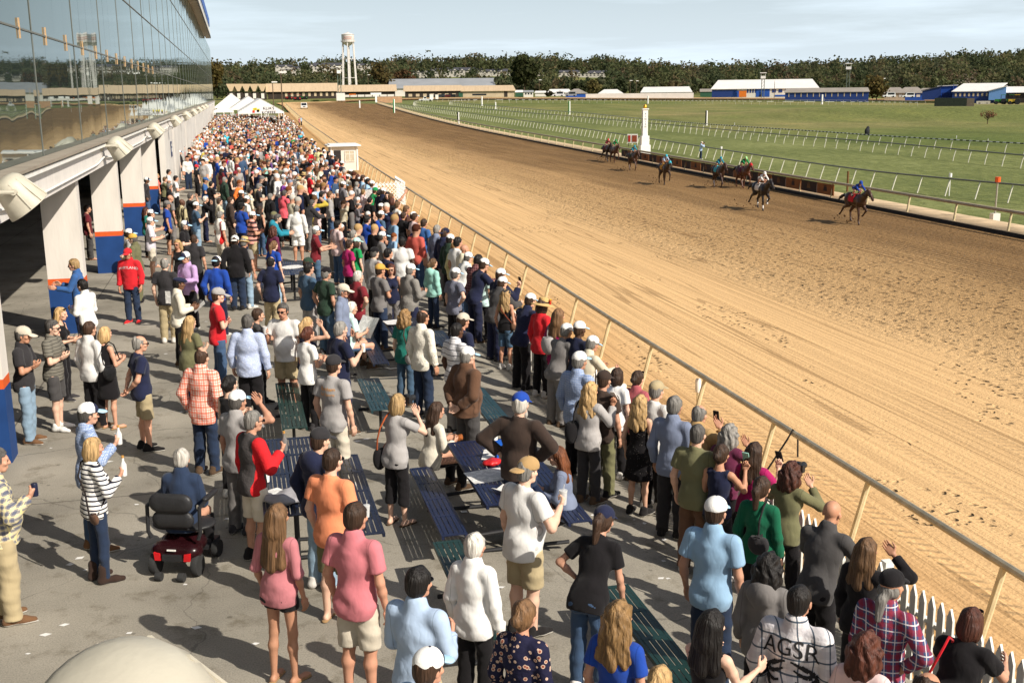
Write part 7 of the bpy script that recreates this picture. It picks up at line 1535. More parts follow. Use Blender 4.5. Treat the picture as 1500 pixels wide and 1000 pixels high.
for s in (-1, 1):
    for k in range(4):
        path = [Vector((s * (.02 + .035 * t_ + .02 * k) * (1 + .5 * math.sin(t_)), .04 - .05 * k + .035 * math.cos(t_ * 1.3 + k), 0)) for t_ in np.linspace(0, 4, 9)]
        for i in range(8): a_, c_ = path[i], path[i + 1]; n_2 = Vector((-(c_ - a_).y, (c_ - a_).x, 0)).normalized() * (.014 * math.sin(math.pi * (i + 1) / 9) + .003); b.poly([a_ - n_2, c_ - n_2, c_ + n_2, a_ + n_2])
wrap_text(who(1170, 856), b.mesh('emblem', INK), 0, 1.17, 1, INK, -1, 0, 'emblem')
# ------------------------------------------------------------------ the far crowd, one mass
def lod_mesh(bd, pose, vox, rng_):
    J = skel(bd, pose); lt = BUILD[bd]['lt']; T = torso(bd, J); top, bot, skin = [p for p in T], [], []
    for n in 'RL':
        S0, E, W = J['S' + n], J['E' + n], J['W' + n]; top += [CO(S0, E, .062, .055), CO(E, E * .4 + W * .6, .055, .05)]; skin += [CO(E * .4 + W * .6, W + J['f' + n] * .1, .05, .045)]
        H, K, A = J['H' + n], J['K' + n], J['A' + n]; bot += [CO(H, K, .1, .085), CO(K, A - (0, 0, .06), .085, .07)]
    hd = J['head']; Rh = J['Rh']; skin += [EL(hd + (0, 0, -.01), (.085, .105, .125)), CO(J['neck'], hd, .06, .06)]; hair = [EL(hd + Rh @ np.array([0, -.02, .045]), (.092, .11, .1))]
    V, Q = field(top + bot + skin + hair, vox, g=.012, k=.03); c = V[Q].mean(1); d = np.stack([np.min([p.d(c, 0) for p in g], 0) for g in (top, bot, skin, hair)], 1); return V, Q, d.argmin(1)
rng = np.random.default_rng(21); LODS = {}
for vx in (.036, .05, .075): LODS[vx] = [lod_mesh(b_, q, vx, rng) for b_, q in (('m', 'st'), ('f', 'st'), ('M', 'cr'), ('m', 'ft'), ('f', 'sh'), ('m', 'pk'), ('F', 'st'), ('m', 'sh'))]
taken = [np.array(p['loc'][:2]) for p in PEOPLE]; hy_of = np.array([p['hy'] for p in PEOPLE]); cell = {}
for q in taken: cell.setdefault((int(q[0] // .6), int(q[1] // .6)), []).append(q)
TOPC = ['white'] * 6 + ['black'] * 10 + ['navy'] * 6 + ['grey'] * 4 + ['lightgrey'] * 4 + ['red', 'red', 'royal', 'royal', 'blue', 'lightblue', 'lightblue', 'cyan', 'teal', 'cream', 'cream', 'khaki', 'olive', 'brown', 'maroon', 'coral', 'pink', 'palepink', 'purple', 'orange', 'yellow', 'green', 'mint', 'charcoal', 'charcoal', 'slate', 'denim', 'greyblue', 'beige']
BOTC = ['denim', 'darkdenim', 'black', 'black', 'khaki', 'charcoal', 'navy', 'beige', 'grey']
VV, QQ, CC = [], [], []; off = 0; made = 0
def free(x, y, dm):
    i, j = int(x // .6), int(y // .6)
    return all((q[0] - x) ** 2 + (q[1] - y) ** 2 > dm * dm for a in (-1, 0, 1) for b_ in (-1, 0, 1) for q in cell.get((i + a, j + b_), ()))
for k in range(60000):
    y = 29 + 180 * rng.random(); x = -3.2 + 14 * rng.random(); lim = float(fence_x(y)) - .35 + max(0, min(.9, (y - 100) * .02))
    if x > lim or x < -2.9: continue
    if y < 62 and x < -.9 + max(0, (62 - y) * .06): continue
    if y < 47 and x < 1.6 + max(0, 38 - y) * .15: continue
    if y > 188 and rng.random() < .6: continue
    if rng.random() > (.5 + .5 * sm(40, 75, y)): continue
    if y > 60 and math.sin(x * 1.5 + 2 * math.sin(y * .31)) * math.sin(y * .42 + x * .6) > .55 and rng.random() < .75: continue
    if not free(x, y, .62 if y < 45 else .52 if y < 100 else .5): continue
    cell.setdefault((int(x // .6), int(y // .6)), []).append(np.array([x, y])); V, Q, g = LODS[.036 if y < 52 else .05 if y < 95 else .075][rng.integers(0, 8)]
    az = math.atan2(31 - x, 50 - y) + rng.normal(0, .5) if rng.random() < .85 else rng.uniform(0, 6.28); s = rng.choice([.78, .92, .96, 1.0, 1.0, 1.05, 1.1]); c_, s_ = math.cos(-az), math.sin(-az)
    W = V * s; VV.append(np.stack([W[:, 0] * c_ - W[:, 1] * s_ + x, W[:, 0] * s_ + W[:, 1] * c_ + y, W[:, 2] + apron_z(x)], 1)); QQ.append(Q + off); off += len(V)
    pal = np.array([srgb(*COL[TOPC[rng.integers(len(TOPC))]]), srgb(*COL[BOTC[rng.integers(len(BOTC))]]), srgb(*SKT[rng.integers(6)]), srgb(236, 234, 230) if rng.random() < .25 else srgb(*list(HCOL.values())[rng.integers(len(HCOL))]) if rng.random() < .85 else srgb(*COL[TOPC[rng.integers(len(TOPC))]])])
    CC.append(pal[g] * rng.uniform(.68, 1.02)); made += 1
    if made >= 1250: break
Qn = np.concatenate(QQ); me = mesh_np('crowd', np.concatenate(VV), Qn, [CROWDM], None, True); A = me.attributes.new('leaf', 'FLOAT_COLOR', 'CORNER'); A.data.foreach_set('color', np.repeat(np.c_[np.concatenate(CC), np.ones(len(Qn))], 4, 0).astype(np.float32).ravel())
tag(link('crowd', me), 'dense far crowd of spectators packing the apron up to the white tents', 'crowd', kind='stuff')

# ------------------------------------------------------------------ tents, booth, vehicles at the far end
CANV = mat('canvas_white', srgb(236, 234, 230), .7, .05, .6)
def tent(label, x0, x1, y0, y1, he, hr, end=True, poles=True):
    z = float(apron_z((x0 + x1) / 2)); r = thing('tent', label, 'tent', ((x0 + x1) / 2, y0, z)); w_ = (x1 - x0) / 2; d = y1 - y0
    b = MB(); b.prism([(-w_, 0, he), (w_, 0, he), (w_, 0, he + .25), (0, 0, hr), (-w_, 0, he + .25)], (0, .05, 0)); b.prism([(-w_, d, he), (w_, d, he), (0, d, hr)], (0, .05, 0)); b.build('gable', CANV, r)
    b = MB()
    for s in (-1, 1): b.prism([(s * w_ * 1.01, -.03, he + .22), (s * w_ * 1.01, d + .1, he + .22), (0, d + .1, hr + .03), (0, -.03, hr + .03)], (0, 0, .04)); b.prism([(s * w_ * 1.01, -.03, he - .1), (s * w_ * 1.01, d, he - .1), (s * w_ * 1.01, d, he + .22), (s * w_ * 1.01, -.03, he + .22)], (s * .02, 0, 0))
    b.build('canopy', CANV, r)
    for s in (-1, 0, 1):
        for yy_ in (0, d / 2, d):
            if s == 0 and yy_ == d / 2: continue
            b = MB(); b.bar((s * w_ * .99, yy_, 0), (s * w_ * .99, yy_, he), .06, n=6); b.build('pole', WHITE, r)
    return r
pa, pb_ = at_z(349, 167, 2.3), at_z(418, 167, 2.3); tp = tent('nearest white tent with lettering on its gable, beside the rail', pa[0], pb_[0], pa[1] - 2, pa[1] + 17, 2.55, 4.7)
tp_w = pb_[0] - pa[0]; tm = text_mesh("KLIA'S\nKOFFEE", .62, mat('letter_dark', srgb(60, 52, 66), .8), .004); tm.transform(Matrix.Translation((tp_w * .17, -.04, 3.0)) @ Matrix.Rotation(R(90), 4, 'X')); link('lettering', tm, tp)
b = MB()
for k, (dx, dz, c) in enumerate(((-1.0, 3.2, 0), (-.75, 3.25, 0), (-1.1, 2.85, 1), (-.45, 2.95, 2), (-.35, 3.1, 0))): b.cur = c; b.box((dx, -.03, dz), (.34, .02, .34), 0)
b.build('logo', [mat('logo_yellow', srgb(226, 206, 60), .7), mat('logo_red', srgb(214, 60, 46), .7), mat('logo_black', (.02, .02, .02), .7)], tp)
tent('second white tent behind the lettered one, left of it', -.2, 6.2, 206, 226, 2.6, 4.9); tent('white tent against the stand, farthest back', -3.2, 3.4, 232, 254, 2.6, 5.4); tent('small white canopy beside the stand wall', -2.9, .3, 196, 200, 2.3, 3.4)
b = MB(); b.box((0, 0, 1.1), (.06, 9, 2.2)); tag(b.build('tent_sidewall', mat('sidewall_grey', srgb(190, 186, 180), .7), loc=(pb_[0] - .1, pa[1] + 3, float(apron_z(6)))), 'pale grey tent sidewall panel at the rail end of the lettered tent', 'tent wall')
# booth near the rail
kz = -.9; kp = at_z(508, 247, kz); kx, ky = 8.55, 92.0
r = thing('booth', 'small white booth with a window and flat overhanging roof near the rail', 'booth', (kx, ky, kz)); r.scale = (.92, .92, .78); b = MB(); b.box((0, 1.3, 1.2), (2.3, 2.6, 2.4)); b.build('wall', WALLW, r); b = MB(); b.box((0, 1.3, 2.52), (2.9, 3.3, .12)); b.box((0, 1.3, 2.62), (2.5, 2.9, .1)); b.build('roof', WHITE, r)
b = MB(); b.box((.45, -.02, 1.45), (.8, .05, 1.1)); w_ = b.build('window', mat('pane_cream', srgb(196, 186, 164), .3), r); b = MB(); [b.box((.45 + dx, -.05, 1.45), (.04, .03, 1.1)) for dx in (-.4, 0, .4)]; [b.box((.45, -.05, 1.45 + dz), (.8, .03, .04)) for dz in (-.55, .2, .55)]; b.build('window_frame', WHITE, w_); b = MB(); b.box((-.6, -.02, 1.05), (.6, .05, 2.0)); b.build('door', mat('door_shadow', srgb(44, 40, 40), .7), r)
for s in (-1, 1): b = MB(); b.box((s * 1.12, -.03, 1.2), (.14, .06, 2.4)); b.build('corner_trim', WHITE, r)
def pickets(label, x0, y0, x1, y1, z, h=1.0, lattice=False):
    L_ = math.hypot(x1 - x0, y1 - y0); r = thing('lattice_panel' if lattice else 'pen_fence', label, 'fence', (x0, y0, z), math.atan2(y1 - y0, x1 - x0)); b = MB()
    if lattice:
        for s in (-1, 1):
            for q in np.arange(-h, L_, .2):
                a0, a1 = max(0, -q) if s > 0 else max(0, q + h - L_), min(h, L_ - q) if s > 0 else min(h, q + h)
                if a1 - a0 < .05: continue
                p0 = (q + a0, s * .012, a0) if s > 0 else (q + h - a0, s * .012, a0); p1 = (q + a1, s * .012, a1) if s > 0 else (q + h - a1, s * .012, a1); b.bar(p0, p1, .024, n=4)
        b.build('lattice', WHITE, r)
    else:
        for q in np.arange(0, L_, .16): b.prism([(q, 0, 0), (q + .09, 0, 0), (q + .09, 0, h * .92), (q + .045, 0, h), (q, 0, h * .92)], (0, .02, 0))
        b.build('pickets', WHITE, r)['kind'] = 'stuff'
    b = MB(); [b.box((L_ / 2, .03, q), (L_, .04, .07)) for q in (.08, h * .9)]; b.build('frame', WHITE, r); return r
pickets('white lattice panel by the rail, facing the crowd', 6.9, 60.4, 8.75, 60.6, -.75, 1.25, True); pickets('white lattice panel running along the rail behind the black suited man', 8.8, 60.6, 8.95, 65.4, -.8, 1.25, True); pickets('white picket pen fence beyond the booth', 7.6, 101, 10.4, 101.5, -.9, 1.05); pickets('white picket fence along the crowd beyond the pen', 7.2, 114, 7.4, 170, -.55, 1.0)
b = MB(); b.box((0, 0, .55), (1.3, .7, 1.1)); b.box((0, 0, 1.13), (1.5, .85, .06)); tag(b.build('counter', mat('counter_tan', srgb(196, 172, 136), .7), loc=(9.4, 106, -.95)), 'small tan counter with a white top in the picket pen', 'counter'); b = MB(); b.box((0, 0, .35), (.5, .5, .05)); b.box((0, .24, .7), (.5, .05, .6)); [b.bar((dx, dy, 0), (dx, dy, .35), .025, n=5) for dx in (-.22, .22) for dy in (-.22, .22)]; tag(b.build('chair', WHITE, loc=(9.7, 103.2, -.95)), 'white chair behind the booth in the picket pen', 'chair')
# vehicles
TYRE = mat('tyre', (.02, .02, .02), .9); CARG = mat('car_glass', (.02, .025, .03), .1)
def vehicle(label, name, cat, P, rz, c, L_=4.8, W_=1.9, H_=1.75, kind='suv', s=1.0):
    r = thing(name, label, cat, P, rz); m = mat('paint_%d_%d_%d' % c, srgb(*c), .3, .04); h0 = .95
    b = MB(); b.prism([(-W_ / 2, -L_ / 2, .35), (-W_ / 2, L_ / 2, .35), (-W_ / 2, L_ / 2, h0 - .1), (-W_ / 2, L_ / 2 - .2, h0), (-W_ / 2, -L_ / 2, h0)], (W_, 0, 0))
    if kind == 'pickup': b.prism([(-W_ * .46, -.2, h0), (-W_ * .46, 1.2, h0), (-W_ * .46, .8, H_), (-W_ * .46, -.1, H_)], (W_ * .92, 0, 0)); gy = (-.12, .95)
    else: b.prism([(-W_ * .46, -L_ / 2 + .05, h0), (-W_ * .46, L_ / 2 - 1.1, h0), (-W_ * .46, L_ / 2 - 1.7, H_), (-W_ * .46, -L_ / 2 + .25, H_)], (W_ * .92, 0, 0)); gy = (-L_ / 2 + .2, L_ / 2 - 1.4)
    b.build('body', m, r); b = MB(); zt = H_ - .12; [b.box((sx * W_ * .462, (gy[0] + gy[1]) / 2 - .1, (h0 + zt) / 2 + .05), (.03, (gy[1] - gy[0]) * .8, (zt - h0) * .8)) for sx in (-1, 1)]; b.prism([(-W_ * .4, gy[1] + .28, h0 + .06), (W_ * .4, gy[1] + .28, h0 + .06), (W_ * .38, gy[1] - .18, zt), (-W_ * .38, gy[1] - .18, zt)], (0, .04, .02)); b.build('windows', CARG, r)
    for sx in (-1, 1):
        for sy in (-1, 1): b = MB(); b.lathe([(.001, -.11), (.34, -.11), (.36, 0), (.34, .11), (.001, .11)], n=14, M=Matrix.Translation((sx * W_ * .46, sy * L_ * .31, .36)) @ Matrix.Rotation(R(90), 4, 'Y')); b.build('wheel', TYRE, r)
        b = MB(); b.box((sx * W_ * .36, L_ / 2 + .01, .74), (.36, .05, .2)); b.build('headlight', mat('headlamp', srgb(220, 220, 216), .2), r)
    b = MB(); b.box((0, L_ / 2 + .015, .66), (W_ * .42, .05, .26)); b.build('grille', DKMETAL, r); return r
P = at_ground(445.5, 159.5, track_z); vehicle('white SUV driving up the dirt track with headlights forward', 'parked_car' if 0 else 'suv', 'SUV', P, R(180 - 3), (232, 230, 226), 4.8, 2.0, 1.85)
P = at_r(624, 146.3, 470); vehicle('white pickup truck on the path before the warehouse barns', 'pickup_truck', 'pickup truck', (P[0], P[1], float(terrain(P[0], P[1]))), R(78), (228, 228, 226), 5.6, 2.0, 1.9, 'pickup')
for k, (x, c, l) in enumerate(((632, (40, 42, 46), 'dark car parked under the tan barn eaves, leftmost'), (645, (60, 64, 72), 'grey car parked under the tan barn eaves'), (655, (90, 34, 34), 'maroon car parked under the tan barn eaves'), (661, (30, 32, 36), 'black car parked under the tan barn eaves, rightmost'))): P = at_r(x, 141.8, 552); vehicle(l, 'parked_car', 'car', (P[0], P[1], float(terrain(P[0], P[1])) + .1 if abs(float(terrain(P[0], P[1])) - P[2]) < 2 else P[2]), R(80 - 12 * (k % 2)), c, 4.5, 1.8, 1.5)
for x, yb, c, l, kd in ((1302, 143, (226, 226, 224), 'white van by the grey hipped houses', 'suv'), (1330, 143.4, (222, 222, 220), 'white car parked before the middle grey house', 'suv'), (818, 141.4, (222, 222, 222), 'white van parked by the curved canopy', 'suv'), (836, 141.6, (150, 152, 156), 'silver car parked by the pyramid pavilion', 'suv')): P = at_r(x, yb, 500); vehicle(l, 'parked_van', 'van', tuple(P), R(90 - 20), c, 5, 2, 2.1)
def tractor(label, P, rz, c):
    r = thing('tractor', label, 'tractor', P, rz); m = mat('paint_%d_%d_%d' % c, srgb(*c), .4); b = MB(); b.box((0, .7, 1.0), (.8, 1.7, .7)); b.box((0, -.6, .9), (1.1, 1.0, .5)); b.build('body', m, r); b = MB(); b.box((0, -.5, 2.45), (1.3, 1.3, .1)); b.build('roof', m, r); b = MB(); [b.bar((sx * .55, sy, 1.1), (sx * .58, sy, 2.4), .04, n=5) for sx in (-1, 1) for sy in (-1.0, .05)]; b.build('cab_frame', DKMETAL, r)
    for sx in (-1, 1):
        for y, q in ((-.6, .75), (1.2, .45)): b = MB(); b.lathe([(.001, -.16), (q * .9, -.18), (q, -.1), (q, .1), (q * .9, .18), (.001, .16)], n=16, M=Matrix.Translation((sx * .75, y, q)) @ Matrix.Rotation(R(90), 4, 'Y')); b.build('wheel', TYRE, r)
for x, y, d, c, l in ((424, 146.5, 505, (190, 40, 40), 'red tractor among the machinery behind the white SUV'), (436, 147.5, 500, (200, 46, 44), 'second red tractor, closer to the white SUV'), (446, 146, 520, (50, 112, 50), 'green tractor behind the white SUV'), (1466, 153, 330, (52, 120, 48), 'green tractor parked behind the grass mound'), (1478, 153, 330, (60, 126, 52), 'second green tractor behind the grass mound'), (1486, 153.2, 328, (214, 176, 60), 'yellow machine behind the grass mound')): P = at_r(x, y, d); tractor(l, tuple(P), R(60), c)
b = MB(); b.box((0, 0, .45), (3.4, 1.2, .8)); [b.bar((dx, -.6, .3), (dx, .6, .3), .3, n=10) for dx in (-1, 1)]; P = at_r(1440, 153, 332); tag(b.build('trailer', mat('trailer_cream', srgb(206, 196, 176), .6), loc=tuple(P), rotz=R(-30)), 'pale flat trailer between the dark screen and the tractors', 'trailer'); 
P = at_r(1392, 155.5, 318); b = MB(); b.box((0, 0, 0), (7.6, 3, 3.1)); tag(b.build('screen_box', mat('screen_green', srgb(38, 46, 36), .85, .3, 2), loc=(P[0], P[1], P[2] + .5), rotz=R(-30)), 'dark green screened enclosure on the infield before the blue stable', 'screen'); P = at_r(1420, 155.5, 318); b = MB(); b.box((0, 0, 0), (2.2, .2, 2.9)); tag(b.build('wooden_screen', mat('screen_wood', srgb(110, 98, 84), .9, .2, 3), loc=(P[0], P[1], P[2] + .5), rotz=R(-30)), 'weathered wooden screen right of the dark green enclosure', 'screen')

# ------------------------------------------------------------------ towers, posts and marks on the infield
def wtower():
    d = 640.0; P = at_r(513, 140, d); k = mpx(d); z0 = float(P[2]); H_ = lambda y: (140 - y) * k; r = thing('water_tower', 'tall white water tower on six legs above the trees', 'water tower', (P[0], P[1], z0)); rt = 9.0 * k; TW = mat('tower_white', srgb(214, 208, 202), .6, .1, .5); rb = 11.6 * k
    b = MB(); zt, zb = H_(55.6), H_(65.5); b.lathe([(rt * .35, zb - 2.0), (rt * .8, zb - .9), (rt, zb), (rt, zt), (rt * 1.06, zt), (rt * .98, zt + .2), (.05, H_(52.2)), (.3, H_(51.6)), (.001, H_(51.5))], n=28); b.build('tank', TW, r, True)
    b = MB(); b.lathe([(rt * 1.14, zb - .1), (rt * 1.14, zb + .1), (rt, zb + .1)], n=28); [b.bar((rt * 1.13 * math.cos(a), rt * 1.13 * math.sin(a), zb), (rt * 1.13 * math.cos(a), rt * 1.13 * math.sin(a), zb + 1.1), .05, n=4) for a in np.linspace(0, 6.2, 20)]; b.build('walkway', TW, r)
    for q in range(6):
        a = q * math.pi / 3 + .3; b = MB(); b.bar((rb * math.cos(a), rb * math.sin(a), -1), (rt * .93 * math.cos(a), rt * .93 * math.sin(a), zb), .34, .3, 8); b.build('leg', TW, r, True)
    b = MB(); b.bar((0, 0, -1), (0, 0, zb - 1.5), .3, n=10); b.build('riser', TW, r, True)
    for fz in (.33, .68):
        b = MB(); rr_ = rb + (rt * .93 - rb) * fz; z = zb * fz
        for q in range(6): a, a2 = q * math.pi / 3 + .3, (q + 1) * math.pi / 3 + .3; b.bar((rr_ * math.cos(a), rr_ * math.sin(a), z), (rr_ * math.cos(a2), rr_ * math.sin(a2), z), .14, n=5)
        b.build('ring_brace', TW, r)
    b = MB()
    for q in range(14): a = -math.pi / 2 - .16 + (q - 6.5) * .1; b.box((math.cos(a) * (rt + .03), math.sin(a) * (rt + .03), (zt + zb) / 2 + .9 * (q % 2) - .4), (.06, .5, .5), a)
    b.build('faded_lettering', mat('faded_red', srgb(196, 150, 140), .8), r)['kind'] = 'stuff'
wtower()
def camtower(label, x, yb, yc, d, w_):
    P = at_r(x, yb, d); k = mpx(d); z = (yb - yc) * k; r = thing('camera_tower', label, 'tower', tuple(P), -math.atan2(P[0], P[1])); W_ = w_ * k; b = MB(); b.box((0, 0, z + .3), (W_ * .9, W_, 1.2)); b.build('cabin', WHITE, r); b = MB(); b.box((0, 0, z + 2.3), (W_ * 1.2, W_ * 1.2, .3)); [b.bar((sx * W_ * .4, sy * W_ * .4, z + .8), (sx * W_ * .4, sy * W_ * .4, z + 2.2), .08, n=4) for sx in (-1, 1) for sy in (-1, 1)]; b.build('roof', WHITE, r)
    for sx in (-1, 1):
        b = MB(); b.bar((sx * .6, 0, -1), (sx * .6, 0, z), .16, n=6); b.build('leg', mat('tower_green', srgb(96, 108, 98), .7), r)
    b = MB(); [b.bar((-.6, 0, z * q / 6), (.6, 0, z * (q + 1) / 6), .07, n=4) for q in range(6)]; b.build('bracing', mat('tower_green', srgb(96, 108, 98), .7), r)
camtower('white camera tower cabin on a pole before the big blue barn', 1117, 142, 116, 545, 7.5); camtower('taller white camera tower cabin rising above the woods', 1241, 142, 104, 545, 8); camtower('small white camera cabin on a green pole left of the water tower', 498, 146, 108.5, 470, 6)
def pole(label, x, yb, yt, d, c=(96, 80, 64), lamp=True, r_=.14):
    P = at_r(x, yb, d); k = mpx(d); H_ = (yb - yt) * k; r = thing('utility_pole', label, 'pole', tuple(P)); b = MB(); b.bar((0, 0, -1), (0, 0, H_), r_, r_ * .7, 7); b.build('shaft', mat('pole_%d' % c[0], srgb(*c), .9), r)
    b = MB(); b.box((.5, 0, H_ - .4), (1.4, .2, .25)); b.build('lamp' if lamp else 'crossarm', WHITE if lamp else BARK, r)
for a in ((414, 161, 106, 240, 'tall wooden pole with a white lamp beside the far rail'), (401, 156, 120, 300, 'thinner wooden pole left of the tall lamp pole'), (790, 141, 117, 600, 'brown pole beside the big dark tree'), (1292, 141, 116, 560, 'pale utility pole with a crossarm above the grey houses'), (923, 141, 118, 620, 'pole left of the green gabled barn'), (932, 141, 118.5, 620, 'second pole left of the green gabled barn'), (1134, 143, 120, 545, 'thin double headed light pole before the blue barn'), (540, 138, 110, 640, 'pole right of the water tower')): pole(a[4], a[0], a[1], a[2], a[3])
def marker(label, x, yb, yt, w_, two, name='distance_pole'):
    P = at_ground(x, yb); k = mpx(math.hypot(P[0], P[1])); H_ = (yb - yt) * k; W_ = w_ * k / 2; r = thing(name, label, 'distance pole', tuple(P), -math.atan2(P[0], P[1]) + .5)
    b = MB(); b.lathe([(W_, 0), (W_, H_ * .97), (W_ * .6, H_), (.001, H_)], n=14); [s for s in ()]; me = b.mesh('shaft', [WHITE, two] if two else WHITE, True)
    if two:
        for p_ in me.polygons: p_.material_index = 1 if p_.center.x < -W_ * .05 else 0
    link('shaft', me, r); b = MB(); b.lathe([(W_ * 1.25, -.2), (W_ * 1.25, .12)], n=12); b.build('collar', WHITE, r)
MG = mat('marker_green', srgb(60, 150, 80), .5); MK = mat('marker_black', srgb(30, 32, 40), .5)
for a in ((577.5, 167.5, 146, 2.6, MG, 'white and green distance pole, leftmost on the turf'), (834, 168, 149, 2.8, MG, 'white and green distance pole in the middle of the infield'), (671.5, 185.5, 165, 3, MK, 'navy and white banded distance pole beside the dirt track'), (1034.5, 184, 163, 3.2, MK, 'black and white distance pole behind the turf rails'), (527, 160, 148, 2, None, 'plain white pole at the far bend of the dirt track'), (706, 155, 142, 2.2, None, 'white pole before the office cabin'), (726, 160, 150, 1.8, None, 'short white pole just right of the taller white pole'), (1204, 153, 139.5, 2.4, None, 'white pole on the far turf before the low grey stable'), (949, 152, 141, 1.8, None, 'thin white pole before the green gabled barn'), (1449, 146.5, 136, 2.4, None, 'white pole before the blue stable right end')): marker(a[5], *a[:5])
# finish post
P = at_ground(944, 225.5, lambda x, y: track_z(x, y) + .1); kf = mpx(math.hypot(P[0], P[1])); r = thing('finish_post', 'thick white finish post with a gold ball and stepped base', 'finish post', tuple(P), R(-6)); FW_ = mat('post_white', srgb(238, 236, 230), .5, .05)
for z0, z1, w_ in ((-.3, 13 * kf, 1.02), (13 * kf, 26 * kf, .8)): b = MB(); b.box((0, 0, (z0 + z1) / 2), (w_, w_, z1 - z0)); b.build('base_block', FW_, r)
b = MB(); b.box((0, 0, 45 * kf), (.52, .52, 38 * kf)); b.box((0, 0, 64 * kf), (.68, .68, .1)); b.build('shaft', FW_, r); b = MB(); b.lathe([(.001, 0), (.14, .06), (.2, .2), (.14, .34), (.001, .4)], (0, 0, 64 * kf + .05), 14); b.build('finial', mat('gold', srgb(214, 150, 40), .3, .1, metal=.6), r, True)
for k, ch in enumerate('FINISH'):
    for rz_ in (0, -90): tm = text_mesh(ch, .27, mat('letter_navy', srgb(60, 70, 100), .7), .004); tm.transform(Matrix.Rotation(R(rz_), 4, 'Z') @ Matrix.Translation((0, -.268, 57 * kf - k * .26)) @ Matrix.Rotation(R(90), 4, 'X')); link('letter', tm, r)
P2 = at_ground(926.5, 215, terrain); b = MB(); b.box((0, 0, 1.0), (1.3, .08, 1.1)); r2 = tag(b.build('sign_board', WHITE, loc=tuple(P2), rotz=R(-30)), 'white sign board with red and brown blocks beside the finish post', 'sign'); b = MB(); b.box((.25, -.06, 1.0), (.6, .04, .8)); b.build('picture', mat('sign_brown', srgb(150, 70, 46), .7), r2); b = MB(); b.box((-.4, -.06, 1.0), (.3, .04, .8)); b.build('emblem', mat('sign_red', srgb(176, 46, 40), .7), r2); b = MB(); [b.bar((dx, 0, -.4), (dx, 0, .5), .04, n=5) for dx in (-.5, .5)]; b.build('stand', DKMETAL, r2)
# banners below the inner rail near the finish
BO, BD = mat('banner_orange', srgb(150, 94, 48), .7, .2, 1.5), mat('banner_brown', srgb(62, 46, 38), .7, .15, 1.5)
y0_, y1_ = at_z(1168, 286, -.9)[1] + 1, at_z(878, 226, -.9)[1]; nb = 20
for k in range(nb):
    y = y0_ + (y1_ - y0_) * (k + .5) / nb; x = float(inner_x(y)) + .3; L_ = (y1_ - y0_) / nb * .97; z = float(track_z(x, y)) + .6; o = k % 2 == 0; dr = math.atan2(float(inner_x(y + 1) - inner_x(y - 1)), 2)
    b = MB(); b.box((0, 0, 0), (.04, L_, .66)); q = b.build('banner', BO if o else BD, loc=(x, y, z), rotz=-dr); tag(q, 'orange panel with a small dark emblem hung below the inner rail' if o else 'dark brown panel with a faint emblem hung below the inner rail', 'banner', 'orange banners on the inner rail' if o else 'brown banners on the inner rail')
    b = MB(); b.prism([(-.026, -.25, -.12), (-.026, .25, -.12), (-.026, .18, .14), (-.026, -.18, .14)], (.004, 0, 0)); b.box((-.024, 0, .2), (.004, .3, .06)); b.build('emblem', BD if o else mat('emblem_gold', srgb(120, 84, 48), .7), q)
# small posts near the rail on the right
def stub(label, x, yb, yt, c, top=None, r_=.03, name='marker_post', box=False):
    P = at_ground(x, yb); k = mpx(math.hypot(P[0], P[1])); H_ = (yb - yt) * k; r = thing(name, label, 'post', tuple(P)); b = MB(); b.bar((0, 0, -.2), (0, 0, H_), r_, n=7); b.build('shaft', c, r)
    if top: b = MB(); b.bar((0, 0, H_ - .2), (0, 0, H_ + .05), r_ * 3, n=9); b.build('head', top, r)
    if box: b = MB(); b.box((.0, 0, .35), (.4, .3, .7)); b.build('box', WALLW, r)
stub('thin pale post with an orange head and a grey box beside the inner rail', 1456, 333, 266, mat('steel_pole', srgb(170, 164, 148), .5), mat('head_orange', srgb(230, 96, 40), .5), .045, 'starter_light', True); stub('thin white post with collars beside the slanted turf rail', 1390, 287, 257, WHITE, WHITE, .035); stub('short white post by the turf rail near the photographer', 1056, 234, 216, WHITE, WHITE, .035); stub('twisted brown wooden stake behind the leading horse', 1241, 281, 252, mat('stake_brown', srgb(120, 84, 52), .9, .3, 20), None, .07, 'wooden_stake')
for x, y, l in ((1401, 203, 'tiny white stake on the infield grass, left of two'), (1447, 208, 'tiny white stake on the infield grass, right of two'), (1076, 184, 'tiny white stake behind the turf rails'), (1207, 149, 'tiny white stake on the far turf')): stub(l, x, y, y - 4, WHITE, None, .04)
V, Q = field([EL((0, 0, .5), (.4, .3, .6)), EL((.1, 0, 1.0), (.25, .2, .3))], .08); P = at_ground(1270, 198); o = link('covered_box', mesh_np('covered_box', V, Q, [mat('cover_black', (.02, .022, .025), .8)], None, True), None, P); tag(o, 'small black covered box behind the banded turf rail', 'box')
V, Q = field([EL((0, 0, .1), (4.5, 2.2, .7)), EL((3, .6, .2), (2.2, 1.6, .9))], .25, post=lambda X, f: f - .12 * np.sin(4 * X[..., 0]) * np.sin(5 * X[..., 1])); P = at_ground(1312, 166); o = link('dirt_pile', mesh_np('dirt_pile', V, Q, [mat('pile_dark', srgb(64, 52, 38), .95, .4, 1)], None, True), None, P); tag(o, 'dark dirt pile at the left end of the grass mound', 'dirt pile')
